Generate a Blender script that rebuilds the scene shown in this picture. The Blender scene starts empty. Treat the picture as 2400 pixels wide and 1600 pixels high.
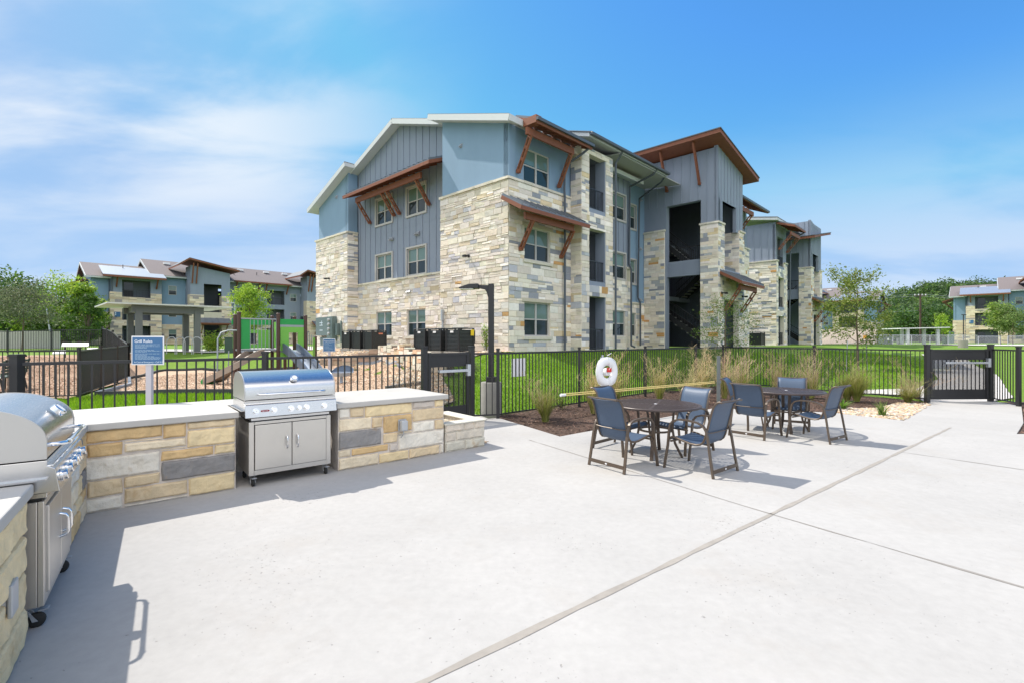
import bpy, bmesh, math, random
from mathutils import Vector, Matrix, noise
import numpy as np
R = math.radians
S = bpy.context.scene
COL = S.collection
# ------------------------------------------------------------------ camera
cam = bpy.data.objects.new('camera', bpy.data.cameras.new('camera'))
COL.objects.link(cam)
cam.location = (0, 0, 1.68)
cam.rotation_euler = (R(90), 0, 0)
cam.data.sensor_width = 36
cam.data.lens = 36 * 1143 / 2400
cam.data.shift_y = -5 / 2400
cam.data.clip_start = 0.05
cam.data.clip_end = 3000
S.camera = cam
# ------------------------------------------------------------------ light
SUN_AZ = R(152)      # direction towards the sun, measured from +X
SUN_EL = R(51)
SKY_STR, SUN_STR, EXPO = 0.15, 2.95, 0.93
sun = bpy.data.objects.new('sun', bpy.data.lights.new('sun', 'SUN'))
COL.objects.link(sun)
sun.data.energy = SUN_STR
sun.data.angle = R(0.5)
sun.data.color = (1, 0.945, 0.85)
sd = Vector((math.cos(SUN_AZ) * math.cos(SUN_EL), math.sin(SUN_AZ) * math.cos(SUN_EL), math.sin(SUN_EL)))
sun.rotation_euler = sd.to_track_quat('Z', 'Y').to_euler()
W = bpy.data.worlds.new("World")
S.world = W
W.use_nodes = True
nt = W.node_tree
N, L = nt.nodes, nt.links
bg = N['Background']
bg.inputs['Strength'].default_value = SKY_STR
sky = N.new('ShaderNodeTexSky')
sky.sky_type = 'NISHITA'
sky.sun_disc = False
sky.sun_elevation = SUN_EL
sky.sun_rotation = math.pi / 2 - SUN_AZ
sky.altitude = 300
sky.air_density = 1.0
sky.dust_density = 0.6
sky.ozone_density = 3.0
hs = N.new('ShaderNodeHueSaturation')
hs.inputs['Saturation'].default_value = 1.12
hs.inputs['Value'].default_value = 0.9
tn = N.new('ShaderNodeVectorMath')
tn.operation = 'MULTIPLY'
tn.inputs[1].default_value = (0.64, 0.86, 0.98)
L.new(sky.outputs[0], tn.inputs[0])
L.new(tn.outputs[0], hs.inputs['Color'])
tc = N.new('ShaderNodeTexCoord')
sp = N.new('ShaderNodeSeparateXYZ')
L.new(tc.outputs['Generated'], sp.inputs[0])


def mth(op, a, b=None, c=None, clamp=False, tree=None):
    t = tree or nt
    n = t.nodes.new('ShaderNodeMath')
    n.operation = op
    n.use_clamp = clamp
    for i, v in enumerate((a, b, c)):
        if v is None:
            continue
        if isinstance(v, (int, float)):
            n.inputs[i].default_value = v
        else:
            t.links.new(v, n.inputs[i])
    return n.outputs[0]


# wispy cirrus: noise on the sky plane above the viewer, thicker towards the left of the view
zz = mth('ADD', sp.outputs['Z'], 0.16)
px = mth('DIVIDE', sp.outputs['X'], zz)
py = mth('DIVIDE', sp.outputs['Y'], zz)
cb = N.new('ShaderNodeCombineXYZ')
L.new(px, cb.inputs[0]); L.new(py, cb.inputs[1])
mp = N.new('ShaderNodeMapping')
mp.inputs['Rotation'].default_value = (0, 0, R(-38))
mp.inputs['Scale'].default_value = (0.75, 1.5, 1)
mp.inputs['Location'].default_value = (3.1, 0.4, 0)
L.new(cb.outputs[0], mp.inputs[0])
n1 = N.new('ShaderNodeTexNoise')
n1.inputs['Scale'].default_value = 1.1
n1.inputs['Detail'].default_value = 9
n1.inputs['Roughness'].default_value = 0.52
n1.inputs['Distortion'].default_value = 0.35
L.new(mp.outputs[0], n1.inputs[0])
mr = N.new('ShaderNodeMapRange')
mr.inputs['From Min'].default_value = 0.34
mr.inputs['From Max'].default_value = 0.62
mr.interpolation_type = 'SMOOTHSTEP'
L.new(n1.outputs[0], mr.inputs[0])
mk = N.new('ShaderNodeMapRange')       # clouds live on the left
mk.inputs['From Min'].default_value = -0.02
mk.inputs['From Max'].default_value = -0.62
mk.interpolation_type = 'SMOOTHSTEP'
L.new(sp.outputs['X'], mk.inputs[0])
mk2 = N.new('ShaderNodeMapRange')      # a thin veil low on the right
mk2.inputs['From Min'].default_value = 0.42
mk2.inputs['From Max'].default_value = 0.12
mk2.interpolation_type = 'SMOOTHSTEP'
L.new(sp.outputs['Z'], mk2.inputs[0])
veil = mth('MULTIPLY', mk2.outputs[0], 0.35)
mk3 = N.new('ShaderNodeMapRange')      # added fill: unseen bright white sky behind the viewer, lifts shaded faces
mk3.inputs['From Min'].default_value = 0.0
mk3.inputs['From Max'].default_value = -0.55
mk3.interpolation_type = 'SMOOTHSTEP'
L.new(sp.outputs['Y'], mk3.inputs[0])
mk5 = N.new('ShaderNodeMapRange')      # the left clouds thin out towards the horizon
mk5.inputs['From Min'].default_value = 0.10
mk5.inputs['From Max'].default_value = 0.32
mk5.inputs['To Min'].default_value = 0.15
mk5.interpolation_type = 'SMOOTHSTEP'
L.new(sp.outputs['Z'], mk5.inputs[0])
msk = mth('MAXIMUM', mth('MULTIPLY', mk.outputs[0], mk5.outputs[0]), veil)
cl = mth('MULTIPLY', mth('MULTIPLY', mr.outputs[0], msk), 0.9, clamp=True)
hz = N.new('ShaderNodeMapRange')       # pale band above the horizon
hz.inputs['From Min'].default_value = 0.34
hz.inputs['From Max'].default_value = 0.0
hz.interpolation_type = 'SMOOTHSTEP'
L.new(sp.outputs['Z'], hz.inputs[0])
hzs = mth('MULTIPLY', hz.outputs[0], 0.85)
mxh = N.new('ShaderNodeMix'); mxh.data_type = 'RGBA'
L.new(hzs, mxh.inputs[0]); lim = N.new('ShaderNodeVectorMath'); lim.operation = 'MINIMUM'
lim.inputs[1].default_value = (1.2, 1.98, 3.15)
L.new(hs.outputs[0], lim.inputs[0])
L.new(lim.outputs[0], mxh.inputs[6]); mxh.inputs[7].default_value = (1.62, 2.35, 3.4, 1)
mx = N.new('ShaderNodeMix'); mx.data_type = 'RGBA'
L.new(cl, mx.inputs[0]); L.new(mxh.outputs[2], mx.inputs[6]); mx.inputs[7].default_value = (3.3, 3.45, 3.6, 1)
mx4 = N.new('ShaderNodeMix'); mx4.data_type = 'RGBA'
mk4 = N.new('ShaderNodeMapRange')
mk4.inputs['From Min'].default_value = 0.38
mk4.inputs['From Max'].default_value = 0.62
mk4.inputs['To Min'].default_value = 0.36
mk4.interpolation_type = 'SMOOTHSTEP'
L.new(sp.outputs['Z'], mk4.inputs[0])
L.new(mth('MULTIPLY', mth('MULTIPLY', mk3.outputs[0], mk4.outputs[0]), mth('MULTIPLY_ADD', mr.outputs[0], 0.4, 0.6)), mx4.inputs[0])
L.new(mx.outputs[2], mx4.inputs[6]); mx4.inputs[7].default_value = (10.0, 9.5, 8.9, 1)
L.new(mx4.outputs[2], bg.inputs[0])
S.view_settings.view_transform = 'Standard'
S.view_settings.look = 'None'
S.view_settings.gamma = 1
S.view_settings.exposure = EXPO
S.render.engine = 'CYCLES'

# ------------------------------------------------------------------ frames
F, H, HY = 1143., 1.68, 795.
TH = R(46.1)
U = Vector((math.cos(TH), math.sin(TH), 0))
V = Vector((-math.sin(TH), math.cos(TH), 0))
C0 = Vector((-0.13, 19.1, 0))


def G(px, py, z=0):            # where a sight line meets height z (used to survey the site)
    t = F * (H - z) / (py - HY)
    return Vector(((px - 1200) / F * t, t, z))


def W2(u, v, z=0):
    p = C0 + U * u + V * v
    return Vector((p.x, p.y, z))


def smooth(a, b, x):
    t = max(0., min(1., (x - a) / (b - a)))
    return t * t * (3 - 2 * t)


# ------------------------------------------------------------------ object helpers
def link(o):
    COL.objects.link(o)
    return o


def tag(o, label=None, cat=None, group=None, kind=None):
    if label: o['label'] = label
    if cat: o['category'] = cat
    if group: o['group'] = group
    if kind: o['kind'] = kind
    return o


def thing(name, label, cat, loc=(0, 0, 0), rz=0, group=None):
    o = link(bpy.data.objects.new(name, None))
    o.empty_display_size = 0.2
    o.location = loc
    o.rotation_euler = (0, 0, rz)
    return tag(o, label, cat, group)


def copy_tree(o, parent=None):
    c = o.copy()
    COL.objects.link(c)
    if parent: c.parent = parent
    for ch in list(KIDS.get(o, [])):
        k = copy_tree(ch, c)
        KIDS.setdefault(c, []).append(k)
    return c


KIDS = {}


class MB:
    def __init__(s):
        s.v, s.f, s.c = [], [], []

    def add(s, vs, fs, col=None):
        n = len(s.v)
        s.v.extend([tuple(p) for p in vs])
        for f in fs:
            s.f.append(tuple(i + n for i in f))
            s.c.append(col)

    def box(s, x0, x1, y0, y1, z0, z1, col=None):
        s.hexa([(x0, y0, z0), (x1, y0, z0), (x1, y1, z0), (x0, y1, z0), (x0, y0, z1), (x1, y0, z1), (x1, y1, z1), (x0, y1, z1)], col)

    def hexa(s, p, col=None):
        s.add(p, [(3, 2, 1, 0), (4, 5, 6, 7), (0, 1, 5, 4), (1, 2, 6, 5), (2, 3, 7, 6), (3, 0, 4, 7)], col)

    def beam(s, p, q, w, h, col=None, up=(0, 0, 1)):
        p, q = Vector(p), Vector(q)
        d = (q - p).normalized()
        up = Vector(up)
        if abs(d.dot(up)) > 0.99: up = Vector((1, 0, 0))
        a = d.cross(up).normalized() * w / 2
        b = a.cross(d).normalized() * h / 2
        s.hexa([p - a - b, p + a - b, p + a + b, p - a + b, q - a - b, q + a - b, q + a + b, q - a + b], col)

    def tube(s, pts, r, n=8, col=None, flat=None):
        pts = [Vector(p) for p in pts]
        m = len(pts)
        rs = r if isinstance(r, (list, tuple)) else [r] * m
        a = None
        vs = []
        for i, p in enumerate(pts):
            d = (pts[min(i + 1, m - 1)] - pts[max(i - 1, 0)]).normalized()
            if a is None:
                a = d.orthogonal().normalized()
            else:
                a = (a - d * a.dot(d))
                a = a.normalized() if a.length > 1e-6 else d.orthogonal().normalized()
            b = d.cross(a)
            for k in range(n):
                t = 2 * math.pi * k / n
                vs.append(p + (a * math.cos(t) + b * math.sin(t)) * rs[i])
        fs = []
        for i in range(m - 1):
            for k in range(n):
                fs.append((i * n + k, i * n + (k + 1) % n, (i + 1) * n + (k + 1) % n, (i + 1) * n + k))
        fs.append(tuple(range(n - 1, -1, -1)))
        fs.append(tuple((m - 1) * n + k for k in range(n)))
        s.add(vs, fs, col)

    def prism(s, pts, vec, col=None):
        vec = Vector(vec)
        pts = [Vector(p) for p in pts]
        n = len(pts)
        vs = pts + [p + vec for p in pts]
        fs = [tuple(range(n - 1, -1, -1)), tuple(range(n, 2 * n))]
        for i in range(n):
            j = (i + 1) % n
            fs.append((i, j, n + j, n + i))
        s.add(vs, fs, col)

    def lathe(s, prof, c=(0, 0, 0), n=24, axis=2, col=None):
        vs, fs = [], []
        m = len(prof)
        for r, z in prof:
            for k in range(n):
                t = 2 * math.pi * k / n
                q = [0, 0, 0]
                q[axis] = z
                q[(axis + 1) % 3] = r * math.cos(t)
                q[(axis + 2) % 3] = r * math.sin(t)
                vs.append((q[0] + c[0], q[1] + c[1], q[2] + c[2]))
        for i in range(m - 1):
            for k in range(n):
                fs.append((i * n + k, i * n + (k + 1) % n, (i + 1) * n + (k + 1) % n, (i + 1) * n + k))
        fs.append(tuple(range(n - 1, -1, -1)))
        fs.append(tuple((m - 1) * n + k for k in range(n)))
        s.add(vs, fs, col)

    def grid(s, rows, col=None, closed=False):
        m, n = len(rows), len(rows[0])
        vs = [p for r_ in rows for p in r_]
        fs = [(i * n + k, i * n + k + 1, (i + 1) * n + k + 1, (i + 1) * n + k) for i in range(m - 1) for k in range(n - 1)]
        s.add(vs, fs, col)

    def build(s, name, m, parent=None, smooth=False, bevel=0, recalc=True, solid=0, loc=None):
        me = bpy.data.meshes.new(name)
        me.from_pydata(s.v, [], s.f)
        if any(c is not None for c in s.c):
            at = me.color_attributes.new('Col', 'FLOAT_COLOR', 'CORNER')
            arr = np.ones((len(me.loops), 4), dtype=np.float32)
            tot = np.array([len(f) for f in s.f])
            cc = np.array([(c[0], c[1], c[2]) if c is not None else (0.5, 0.5, 0.5) for c in s.c], dtype=np.float32)
            arr[:, :3] = np.repeat(cc, tot, axis=0)
            at.data.foreach_set('color', arr.ravel())
        if recalc and len(s.f) < 60000:
            bm = bmesh.new()
            bm.from_mesh(me)
            bmesh.ops.recalc_face_normals(bm, faces=bm.faces)
            bm.to_mesh(me)
            bm.free()
        if smooth:
            me.polygons.foreach_set('use_smooth', [True] * len(me.polygons))
            if smooth != 'all':
                me.set_sharp_from_angle(angle=R(40))
        me.materials.append(m)
        o = link(bpy.data.objects.new(name, me))
        if parent is not None:
            o.parent = parent
            KIDS.setdefault(parent, []).append(o)
            off = parent.get('zoff') if False else ZOFF.get(parent)
            if off: o.location = (0, 0, off)
        if loc is not None: o.location = loc
        if bevel:
            b = o.modifiers.new('bevel', 'BEVEL')
            b.width = bevel
            b.segments = 2
            b.limit_method = 'ANGLE'
            b.harden_normals = False
        if solid:
            b = o.modifiers.new('solid', 'SOLIDIFY')
            b.thickness = solid
            b.offset = 0
        return o


ZOFF = {}


def sub(o, parent):            # re-parent a part as a sub-part
    o.parent = parent
    o.location = (0, 0, 0)
    KIDS.setdefault(parent, []).append(o)
    return o


def text_mesh(name, body, size, m, parent, mat4, extrude=0.001, align='LEFT'):
    cu = bpy.data.curves.new(name, 'FONT')
    cu.body = body
    cu.size = size
    cu.extrude = extrude
    cu.align_x = align
    cu.resolution_u = 3
    o = bpy.data.objects.new(name, cu)
    COL.objects.link(o)
    dg = bpy.context.evaluated_depsgraph_get()
    me = bpy.data.meshes.new_from_object(o.evaluated_get(dg))
    bpy.data.objects.remove(o)
    me.materials.clear()
    me.materials.append(m)
    ob = link(bpy.data.objects.new(name, me))
    ob.parent = parent
    ob.matrix_local = mat4
    KIDS.setdefault(parent, []).append(ob)
    return ob


# ------------------------------------------------------------------ materials
MATS = {}


def mat(name, col, rough=0.6, metal=0.0, var=0.0, vs=4., bump=0.0, bs=40., attr=False, spec=None, detail=6,
        brush=None, trans=0.0, spot=None, scale=(1, 1, 1), subsurf=0):
    m = bpy.data.materials.new(name)
    m.use_nodes = True
    t = m.node_tree
    P = t.nodes['Principled BSDF']
    P.inputs['Roughness'].default_value = rough
    P.inputs['Metallic'].default_value = metal
    if spec is not None: P.inputs['Specular IOR Level'].default_value = spec
    tcn = t.nodes.new('ShaderNodeTexCoord')
    mpn = t.nodes.new('ShaderNodeMapping')
    mpn.inputs['Scale'].default_value = scale
    t.links.new(tcn.outputs['Object'], mpn.inputs[0])
    co = mpn.outputs[0]
    if attr:
        a = t.nodes.new('ShaderNodeAttribute')
        a.attribute_name = 'Col'
        src = a.outputs['Color']
    else:
        rgb = t.nodes.new('ShaderNodeRGB')
        rgb.outputs[0].default_value = (*col, 1)
        src = rgb.outputs[0]
    if var:
        n = t.nodes.new('ShaderNodeTexNoise')
        n.inputs['Scale'].default_value = vs
        n.inputs['Detail'].default_value = detail
        n.inputs['Roughness'].default_value = 0.62
        t.links.new(co, n.inputs[0])
        v = mth('MULTIPLY_ADD', n.outputs[0], 2 * var, 1 - var, tree=t)
        vm = t.nodes.new('ShaderNodeVectorMath')
        vm.operation = 'SCALE'
        t.links.new(src, vm.inputs[0])
        t.links.new(v, vm.inputs['Scale'])
        src = vm.outputs[0]
    if spot:                     # (scale, threshold, colour, strength): stains with a shape of their own
        n = t.nodes.new('ShaderNodeTexNoise')
        n.inputs['Scale'].default_value = spot[0]
        n.inputs['Detail'].default_value = 8
        n.inputs['Roughness'].default_value = 0.7
        t.links.new(co, n.inputs[0])
        mr_ = t.nodes.new('ShaderNodeMapRange')
        mr_.inputs['From Min'].default_value = spot[1]
        mr_.inputs['From Max'].default_value = spot[1] + 0.12
        mr_.inputs['To Max'].default_value = spot[3]
        t.links.new(n.outputs[0], mr_.inputs[0])
        mxn = t.nodes.new('ShaderNodeMix')
        mxn.data_type = 'RGBA'
        t.links.new(mr_.outputs[0], mxn.inputs[0])
        t.links.new(src, mxn.inputs[6])
        mxn.inputs[7].default_value = (*spot[2], 1)
        src = mxn.outputs[2]
    t.links.new(src, P.inputs['Base Color'])
    if bump or brush:
        n = t.nodes.new('ShaderNodeTexNoise')
        n.inputs['Scale'].default_value = bs
        n.inputs['Detail'].default_value = 8
        n.inputs['Roughness'].default_value = 0.6
        cc = co
        if brush:
            m2 = t.nodes.new('ShaderNodeMapping')
            m2.inputs['Scale'].default_value = brush
            t.links.new(tcn.outputs['Object'], m2.inputs[0])
            cc = m2.outputs[0]
            r_ = mth('MULTIPLY_ADD', n.outputs[0], 0.25, rough - 0.12, tree=t)
            t.links.new(r_, P.inputs['Roughness'])
        t.links.new(cc, n.inputs[0])
        b = t.nodes.new('ShaderNodeBump')
        b.inputs['Strength'].default_value = 1.0
        b.inputs['Distance'].default_value = bump
        t.links.new(n.outputs[0], b.inputs['Height'])
        t.links.new(b.outputs[0], P.inputs['Normal'])
    if trans:                    # leaves let some light through
        tr = t.nodes.new('ShaderNodeBsdfTranslucent')
        t.links.new(src, tr.inputs[0])
        ms = t.nodes.new('ShaderNodeMixShader')
        ms.inputs[0].default_value = trans
        out = t.nodes['Material Output']
        t.links.new(P.outputs[0], ms.inputs[1])
        t.links.new(tr.outputs[0], ms.inputs[2])
        t.links.new(ms.outputs[0], out.inputs[0])
    MATS[name] = m
    return m


M = {}
M['stone'] = mat('stone', (1, 1, 1), 0.85, var=0.18, vs=7, bump=0.014, bs=8, attr=True)
M['stone_smooth'] = mat('stone_smooth', (1, 1, 1), 0.85, var=0.32, vs=7, bump=0.014, bs=16, attr=True, spot=(4, 0.57, (0.45, 0.27, 0.11), 0.45))
M['cap'] = mat('cap_stone', (0.58, 0.55, 0.47), 0.8, var=0.15, vs=5, bump=0.008, bs=12)
M['blue'] = mat('blue_stucco', (0.195, 0.30, 0.43), 0.85, var=0.10, vs=1.1, bump=0.003, bs=90, scale=(1, 1, .35))
M['grey'] = mat('grey_siding', (0.22, 0.26, 0.34), 0.7, var=0.12, vs=2.2, bump=0.0015, bs=60, scale=(1, 1, .25))
M['fascia'] = mat('pale_trim', (0.52, 0.55, 0.58), 0.6, var=0.04)
M['soffit'] = mat('soffit', (0.42, 0.43, 0.43), 0.7, var=0.04)
M['brown'] = mat('brown_timber', (0.20, 0.068, 0.034), 0.6, var=0.35, vs=5, bump=0.002, bs=20, scale=(1, 1, 3))
M['gutter'] = mat('dark_gutter', (0.075, 0.09, 0.115), 0.45, var=0.05)
M['shingle'] = mat('shingle', (0.17, 0.145, 0.145), 0.9, var=0.22, vs=14, bump=0.01, bs=12)
M['metalroof'] = mat('metal_roof', (0.16, 0.18, 0.21), 0.38, metal=0.3, var=0.06)
M['metalroof_pale'] = mat('pale_metal_roof', (0.42, 0.45, 0.5), 0.35, metal=0.5, var=0.04)
M['glass'] = mat('window_glass', (0.02, 0.032, 0.036), 0.03, spec=0.5)
M['blindglass'] = mat('blind_behind_glass', (0.13, 0.20, 0.18), 0.04, spec=0.7, var=0.10, vs=2)
M['winframe'] = mat('window_frame', (0.44, 0.43, 0.42), 0.5)
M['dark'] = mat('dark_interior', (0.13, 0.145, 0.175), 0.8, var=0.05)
M['door'] = mat('dark_door', (0.05, 0.055, 0.07), 0.4)
M['iron'] = mat('black_iron', (0.02, 0.02, 0.023), 0.42, var=0.15, vs=6, bump=0.0006, bs=80)
M['ironblue'] = mat('dark_rail', (0.028, 0.033, 0.043), 0.45)
M['stairconc'] = mat('stair_tread', (0.3, 0.29, 0.28), 0.8)
M['black'] = mat('black_plastic', (0.015, 0.016, 0.018), 0.45)
M['rubber'] = mat('rubber', (0.02, 0.02, 0.02), 0.8)
M['white'] = mat('white_paint', (0.75, 0.75, 0.77), 0.5, var=0.04)
M['signblue'] = mat('sign_blue', (0.045, 0.135, 0.29), 0.4)
M['signpale'] = mat('sign_lettering', (0.62, 0.72, 0.8), 0.5)
M['signline'] = mat('sign_small_print', (0.30, 0.42, 0.55), 0.5)
M['yellow'] = mat('yellow_label', (0.75, 0.55, 0.02), 0.5)
M['polyellow'] = mat('pole_yellow', (0.66, 0.52, 0.20), 0.45)
M['red'] = mat('red_badge', (0.28, 0.015, 0.03), 0.35)
M['steel'] = mat('brushed_steel', (0.60, 0.60, 0.61), 0.24, metal=1, var=0.08, vs=4, bump=0.00003, bs=30, brush=(0.4, 40, 40))
M['steel_v'] = mat('brushed_steel_door', (0.60, 0.575, 0.54), 0.34, metal=0.85, var=0.10, vs=3, bump=0.0002, bs=30, brush=(40, 40, 0.5))
M['chrome'] = mat('chrome', (0.82, 0.82, 0.83), 0.08, metal=1)
M['galv'] = mat('galvanised', (0.45, 0.47, 0.5), 0.45, metal=0.6, var=0.08)
M['teal'] = mat('meter_box', (0.12, 0.165, 0.17), 0.5, var=0.08)
M['bronze'] = mat('bronze_frame', (0.105, 0.078, 0.058), 0.42, metal=0.25, var=0.08, vs=8)
M['tabletop'] = mat('table_top', (0.075, 0.056, 0.052), 0.4, metal=0.2, var=0.12, vs=5, bump=0.0008, bs=60)
M['sling'] = mat('blue_sling', (0.07, 0.108, 0.175), 0.5, var=0.12, vs=60, bump=0.0006, bs=400, trans=0.10)
M['concrete'] = None
M['counter'] = mat('counter_concrete', (0.47, 0.45, 0.42), 0.6, var=0.10, vs=2.5, bump=0.004, bs=14, spot=(3, 0.55, (0.36, 0.35, 0.33), 0.6))
M['concbase'] = mat('cast_concrete', (0.27, 0.26, 0.24), 0.85, var=0.2, vs=4, bump=0.004, bs=18)
M['mulch'] = mat('mulch', (0.085, 0.05, 0.035), 0.95, var=0.7, vs=30, bump=0.03, bs=35)
M['dirt'] = mat('bark_ground', (0.36, 0.235, 0.155), 0.95, var=0.45, vs=9, bump=0.02, bs=14, spot=(1.3, 0.58, (0.20, 0.11, 0.07), 0.6))
M['chips'] = mat('wood_chips', (0.50, 0.36, 0.25), 0.95, var=0.5, vs=22, bump=0.03, bs=22, detail=3)
M['gravel'] = mat('gravel', (0.40, 0.29, 0.19), 0.9, var=0.7, vs=16, bump=0.04, bs=14, detail=2)
M['rocks'] = mat('river_rock', (1, 1, 1), 0.75, var=0.2, vs=10, attr=True)
M['grassground'] = mat('lawn', (0.125, 0.225, 0.012), 0.95, var=0.45, vs=3.0, bump=0.03, bs=30, spot=(0.5, 0.55, (0.16, 0.26, 0.015), 0.7))
M['blade'] = mat('grass_blades', (1, 1, 1), 0.7, attr=True, trans=0.45)
M['leaf'] = mat('leaves', (1, 1, 1), 0.55, attr=True, trans=0.4)
M['bark'] = mat('bark', (0.16, 0.12, 0.09), 0.9, var=0.3, vs=20, bump=0.01, bs=40)
M['playbrown'] = mat('play_post_brown', (0.065, 0.03, 0.022), 0.4)
M['lime'] = mat('lime_panel', (0.15, 0.42, 0.06), 0.45, var=0.04)
M['dgreen'] = mat('dark_green_panel', (0.012, 0.28, 0.06), 0.45, var=0.04)
M['slideblue'] = mat('slide_grey_blue', (0.10, 0.13, 0.185), 0.4)
M['slidechute'] = mat('slide_chute', (0.42, 0.47, 0.55), 0.3)
M['slidetan'] = mat('slide_tan', (0.33, 0.26, 0.21), 0.45, var=0.05)
M['shelter'] = mat('shelter_grey', (0.125, 0.14, 0.14), 0.5, var=0.06)
M['shelterroof'] = mat('shelter_roof', (0.55, 0.58, 0.56), 0.5, var=0.05)
M['corr'] = mat('corrugated_tan', (0.62, 0.53, 0.44), 0.6, var=0.05)
M['palewall'] = mat('pale_panel', (0.55, 0.53, 0.52), 0.8, var=0.06)
M['road'] = mat('road_concrete', (0.56, 0.53, 0.50), 0.9, var=0.12, vs=2)
M['wood'] = mat('utility_wood', (0.09, 0.06, 0.045), 0.9, var=0.2)
M['transformer'] = mat('transformer_green', (0.035, 0.07, 0.05), 0.5)
M['benchgreen'] = mat('bench_green', (0.02, 0.06, 0.045), 0.5)
M['playgrate'] = mat('grey_rail', (0.30, 0.33, 0.36), 0.45, metal=0.4)
M['coverplastic'] = mat('clear_cover', (0.42, 0.44, 0.46), 0.15, spec=0.8)
M['timberdark'] = mat('dark_border', (0.04, 0.045, 0.05), 0.7, var=0.1)
M['bordergrey'] = mat('grey_border', (0.22, 0.25, 0.3), 0.6)
M['plant_grey'] = M['leaf']


def concrete_mat():
    m = bpy.data.materials.new('deck_concrete')
    m.use_nodes = True
    t = m.node_tree
    P = t.nodes['Principled BSDF']
    P.inputs['Roughness'].default_value = 0.88
    P.inputs['Specular IOR Level'].default_value = 0.25
    co = t.nodes.new('ShaderNodeTexCoord').outputs['Object']

    def nz(sc, det=8, ro=0.6, warp=None):
        n = t.nodes.new('ShaderNodeTexNoise')
        n.inputs['Scale'].default_value = sc
        n.inputs['Detail'].default_value = det
        n.inputs['Roughness'].default_value = ro
        t.links.new(co, n.inputs[0])
        return n.outputs[0]

    def rng(x, a, b, lo, hi):
        n = t.nodes.new('ShaderNodeMapRange')
        n.inputs['From Min'].default_value = a
        n.inputs['From Max'].default_value = b
        n.inputs['To Min'].default_value = lo
        n.inputs['To Max'].default_value = hi
        t.links.new(x, n.inputs[0])
        return n.outputs[0]
    big = rng(nz(0.5, 10, 0.7), 0.3, 0.72, 0.88, 1.06)
    fine = rng(nz(14), 0.3, 0.7, 0.95, 1.04)
    # small pock marks, denser in patches
    pn = nz(34, 3, 0.6)
    patch = rng(nz(0.7, 5), 0.38, 0.66, 0.0, 0.11)
    thr = mth('SUBTRACT', 0.735, patch, tree=t)
    pk = mth('MULTIPLY', mth('SUBTRACT', pn, thr, tree=t), 30, clamp=True, tree=t)
    base = mth('MULTIPLY', big, fine, tree=t)
    c1 = t.nodes.new('ShaderNodeVectorMath'); c1.operation = 'SCALE'
    c1.inputs[0].default_value = (0.415, 0.402, 0.388)
    t.links.new(base, c1.inputs['Scale'])
    mxn = t.nodes.new('ShaderNodeMix'); mxn.data_type = 'RGBA'
    t.links.new(mth('MULTIPLY', pk, 0.6, tree=t), mxn.inputs[0])
    t.links.new(c1.outputs[0], mxn.inputs[6])
    mxn.inputs[7].default_value = (0.20, 0.185, 0.17, 1)
    # brownish rub marks
    st = rng(nz(0.9, 10, 0.72), 0.53, 0.74, 0.0, 0.5)
    mx2 = t.nodes.new('ShaderNodeMix'); mx2.data_type = 'RGBA'
    t.links.new(st, mx2.inputs[0])
    t.links.new(mxn.outputs[2], mx2.inputs[6])
    mx2.inputs[7].default_value = (0.36, 0.33, 0.30, 1)
    t.links.new(mx2.outputs[2], P.inputs['Base Color'])
    hgt = mth('SUBTRACT', mth('MULTIPLY', nz(90, 6), 0.22, tree=t), pk, tree=t)
    b = t.nodes.new('ShaderNodeBump')
    b.inputs['Distance'].default_value = 0.0022
    t.links.new(hgt, b.inputs['Height'])
    t.links.new(b.outputs[0], P.inputs['Normal'])
    return m


M['concrete'] = concrete_mat()

# ------------------------------------------------------------------ terrain heights
CP = []


def cp(x, y, z): CP.append((x, y, z))


for x, y in ((-9, 4), (-6, 6.2), (-4, 9), (-1, 10.5), (1, 11.8), (3, 13.7), (5, 15.6), (8, 18.2), (9.7, 15.5), (11.3, 13.2), (13.3, 13), (13, 10), (0, 5), (6, 6), (12, 4), (-4, 0), (4, 0), (20, -6), (0, -10), (-15, -8), (20, 8)):
    cp(x, y, 0)
cp(-0.3, 11.2, .02)
for x, y, z in ((-8, 9, .02), (-12, 11, .05), (-12, 14, .05), (-8, 14, .08), (-4.5, 12, .08), (-10, 18, .1), (-14, 17, .08), (-15.5, 19.3, .12), (-5.5, 16, .2), (-8, 21, .2), (-6.5, 20, .25), (-10.5, 22, .15),
                (-6.1, 20.3, .33), (-5.1, 18.7, .38), (-4.2, 17.0, .38), (-3.5, 15.6, .36), (-2.7, 14.0, .28), (-7.5, 21.2, .32), (-5.2, 21.4, 1.05), (-4.4, 20.2, 1.05), (-3.6, 18.6, 1.05), (-2.7, 16.9, .95), (-7.4, 22.3, .85), (-12.5, 22.3, .15), (-15.5, 22, .2), (-17.3, 21.5, .38), (-19.4, 23.7, .68), (-21.5, 25.9, .85), (-16, 16, .1), (-18, 13, .15), (-20, 20, .6), (-22, 22, .85), (-25, 14, .6), (-13.5, 24.6, .75), (-11, 24.2, .7), (-16, 24.3, .75), (-15.5, 26, .95), (-11, 27, .95), (-9, 25.5, 1.05), (-19, 26, 1.0), (-24, 30, 1.0),
                (-6, 22.3, 1.12), (-3.2, 18.2, 1.12), (-1.6, 16.6, .95), (1.5, 16.2, .7), (-0.8, 13.2, .25), (-2.2, 15, .6)):
    cp(x, y, z)
for u in (-1.5, 0, 3, 6, 10, 14, 18, 22, 26, 30, 36, 42):
    p = W2(u, -0.9 if u < 3 else (-1.5 if u < 12 else -4)); cp(p.x, p.y, 1.19)
for v in (0, 4, 8, 12, 16, 19):
    p = W2(-1.5, v); cp(p.x, p.y, 1.19)
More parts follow.
